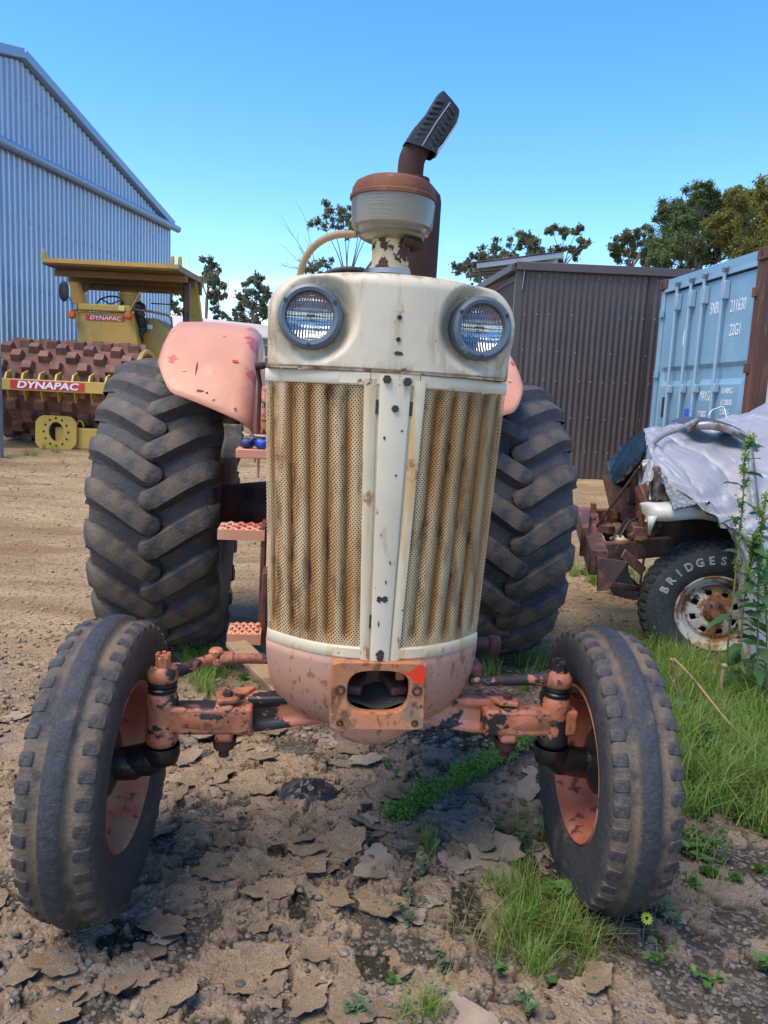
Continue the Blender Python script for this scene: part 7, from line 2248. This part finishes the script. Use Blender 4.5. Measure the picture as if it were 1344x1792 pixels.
herb(960, 1730, 5, 0.022, 'flat green seedling at the bottom right of the upright one', 'herb', 0.02, 0.30, 7, 1, 0.01)
herb(1050, 1730, 5, 0.018, 'low green weed at the bottom right', 'herb', 0.025, 0.3, 8, 3, 0.04)
herb(1240, 1720, 7, 0.018, 'leafy green weed close to the bottom right corner', 'herb', 0.04, 0.3, 9, 4, 0.05)
herb(1180, 1620, 6, 0.018, 'thin green weed right of the yellow flower', 'herb_grey', 0.06, 0.3, 10, 4, 0.06)
herb(1150, 1690, 5, 0.018, 'green sprig between the flower and the corner weed', 'herb', 0.05, 0.3, 11, 3, 0.04)
herb(860, 1470, 8, 0.018, 'feathery weed left of the right wheel', 'herb_grey', 0.09, 0.3, 12, 5, 0.05)
herb(920, 1500, 8, 0.018, 'feathery weed touching the right tyre', 'herb_grey', 0.10, 0.3, 13, 5, 0.05)
herb(1215, 1490, 8, 0.035, 'spreading green weed right of the tyre', 'herb', 0.04, 0.22, 14, 5, 0.08)
herb(1270, 1510, 7, 0.020, 'tall thin green weed near the right edge', 'herb', 0.13, 0.25, 15, 3, 0.04)
herb(1135, 1150, 10, 0.022, 'upright green weed between the front wheel and the wreck', 'herb', 0.17, 0.3, 16, 3, 0.04)
herb(675, 1350, 5, 0.016, 'tiny green weed on the gravel below the nose', 'herb', 0.03, 0.3, 17, 2, 0.02)
herb(690, 1375, 5, 0.016, 'tiny green weed beside the fallen dock stalk tip', 'herb', 0.04, 0.3, 18, 2, 0.02)
herb(1330, 1700, 6, 0.02, 'green weed cut by the right edge of the picture', 'herb', 0.05, 0.3, 19, 3, 0.04)
herb(620, 1790, 5, 0.02, 'small weed cut by the bottom edge left of centre', 'herb_grey', 0.04, 0.3, 20, 3, 0.03)
herb(920, 1785, 7, 0.018, 'grey green weed cut by the bottom edge', 'herb_grey', 0.05, 0.34, 21, 3, 0.04)
# capeweed flower with its leaves
fb_ = gp3(1125, 1650, -0.003)
FL = empty('yellow_flower', fb_); tag(FL, 'single yellow daisy flower in front of the right wheel', 'flower')
ft = at(1132, 1607, fb_.y) - fb_
b = MB(); b.tube(spl([Vector((0, 0, 0)), Vector((ft.x * 0.3, ft.y * 0.3 + 0.004, ft.z * 0.6)), ft], 5), 0.0013, 6); b.build('stem', MT['stemgreen'], FL)
nrm = Vector((-0.2, -0.75, 0.6)).normalized(); ua = nrm.orthogonal().normalized(); va = nrm.cross(ua)
for k in range(13):
    a = 2 * math.pi * k / 13
    d = ua * math.cos(a) + va * math.sin(a); s_ = nrm.cross(d)
    b = MB()
    for t, w_ in ((0.003, 0.5), (0.009, 1.0), (0.014, 0.8), (0.0165, 0.1)):
        c = ft + d * t + nrm * (0.002 - 8 * t * t)
        b.v += [tuple(c - s_ * 0.0024 * w_), tuple(c + s_ * 0.0024 * w_)]
    for i in range(3): b.f.append((2 * i, 2 * i + 1, 2 * i + 3, 2 * i + 2))
    b.build('petal', MT['petal'], FL)
b = MB(); b.blob(ft + nrm * 0.002, 0.0042, 10, 6, 0.1); b.build('flower_centre', MT['black'], FL)
for k, (px, py) in enumerate(((1070, 1625), (1090, 1640), (1110, 1650), (1140, 1645), (1118, 1668), (1100, 1668))):
    c = at(px, py, fb_.y + 0.01 * (k % 3)) - fb_
    b = MB(); b.tube([Vector((0.0, 0, 0)), c * 0.6 + Vector((0, 0, 0.004)), c], 0.0009, 5)
    n = 12
    b.add([tuple(c + Vector((0.012 * math.cos(2 * math.pi * i / n) * (1 + 0.15 * math.sin(5 * i)), 0.004 * math.sin(2 * math.pi * i / n), 0.011 * math.sin(2 * math.pi * i / n)))) for i in range(n)], [tuple(range(n))])
    b.build('leaf', MT['herb_grey'], FL)

# ------------------------------------------------------------------ small things on the ground
q = gp3(540, 1395, -0.006)
b = MB()
def lump(u, v):
    x = (u - 0.5) * 0.20; y = (v - 0.5) * 0.22
    rr = math.hypot(x / 0.085, y / 0.095) + 0.35 * (float(fbm(u * 5, v * 5, 301)) - 0.5)
    return (x, y, 0.030 * max(0, 1 - rr ** 2) + 0.030 * (float(fbm(u * 11, v * 11, 303, 3)) - 0.45) * max(0, min(1, 1.25 - rr)) - 0.02 * max(0, rr - 1))
b.grid(lump, 44, 44)
o = b.build('oil_sludge', paint('oily black sludge', (0.022, 0.017, 0.018), 0.32, layers=[((0.10, 0.08, 0.07), 22, 0.55, 0.68, (1, 1, 1), 0.7), ((0.06, 0.045, 0.045), 9, 0.5, 0.64, (1, 1, 1), 0.5)], bump=(60, 0.6)), None, smooth=60)
o.location = q; tag(o, 'lump of black oily sludge on the mud under the tractor nose', 'sludge')
for i, (a, c, r_) in enumerate((((630, 1475), (590, 1505), 0.006), ((455, 1705), (520, 1640), 0.008), ((860, 1660), (880, 1625), 0.004), ((1010, 1652), (1110, 1650), 0.0016), ((1060, 1590), (1040, 1640), 0.0018), ((330, 1660), (230, 1690), 0.007), ((560, 1755), (595, 1640), 0.007))):
    if r_ > 0.004: continue
    p_, q_ = gp3(*a, 0.012), gp3(*c, 0.016)
    b = MB(); b.tube(spl([Vector((0, 0, 0)), (q_ - p_) * 0.5 + Vector((0.004, 0, 0.006)), q_ - p_], 4), r_, 7)
    o = b.build('twig', MT['flake'] if r_ > 0.004 else MT['strawstem'], None, smooth=60); o.location = p_
    tag(o, ('rolled up strip of dried mud below the middle of the axle', 'rolled tube of dried mud pointing to the bottom left', 'short brown curl beside the grass tufts', 'thin pale straw lying below the yellow flower', 'thin dry stem bending beside the flower leaves', 'rolled edge of mud in front of the left wheel', 'long curled strip of mud near the bottom edge')[i], 'twig')
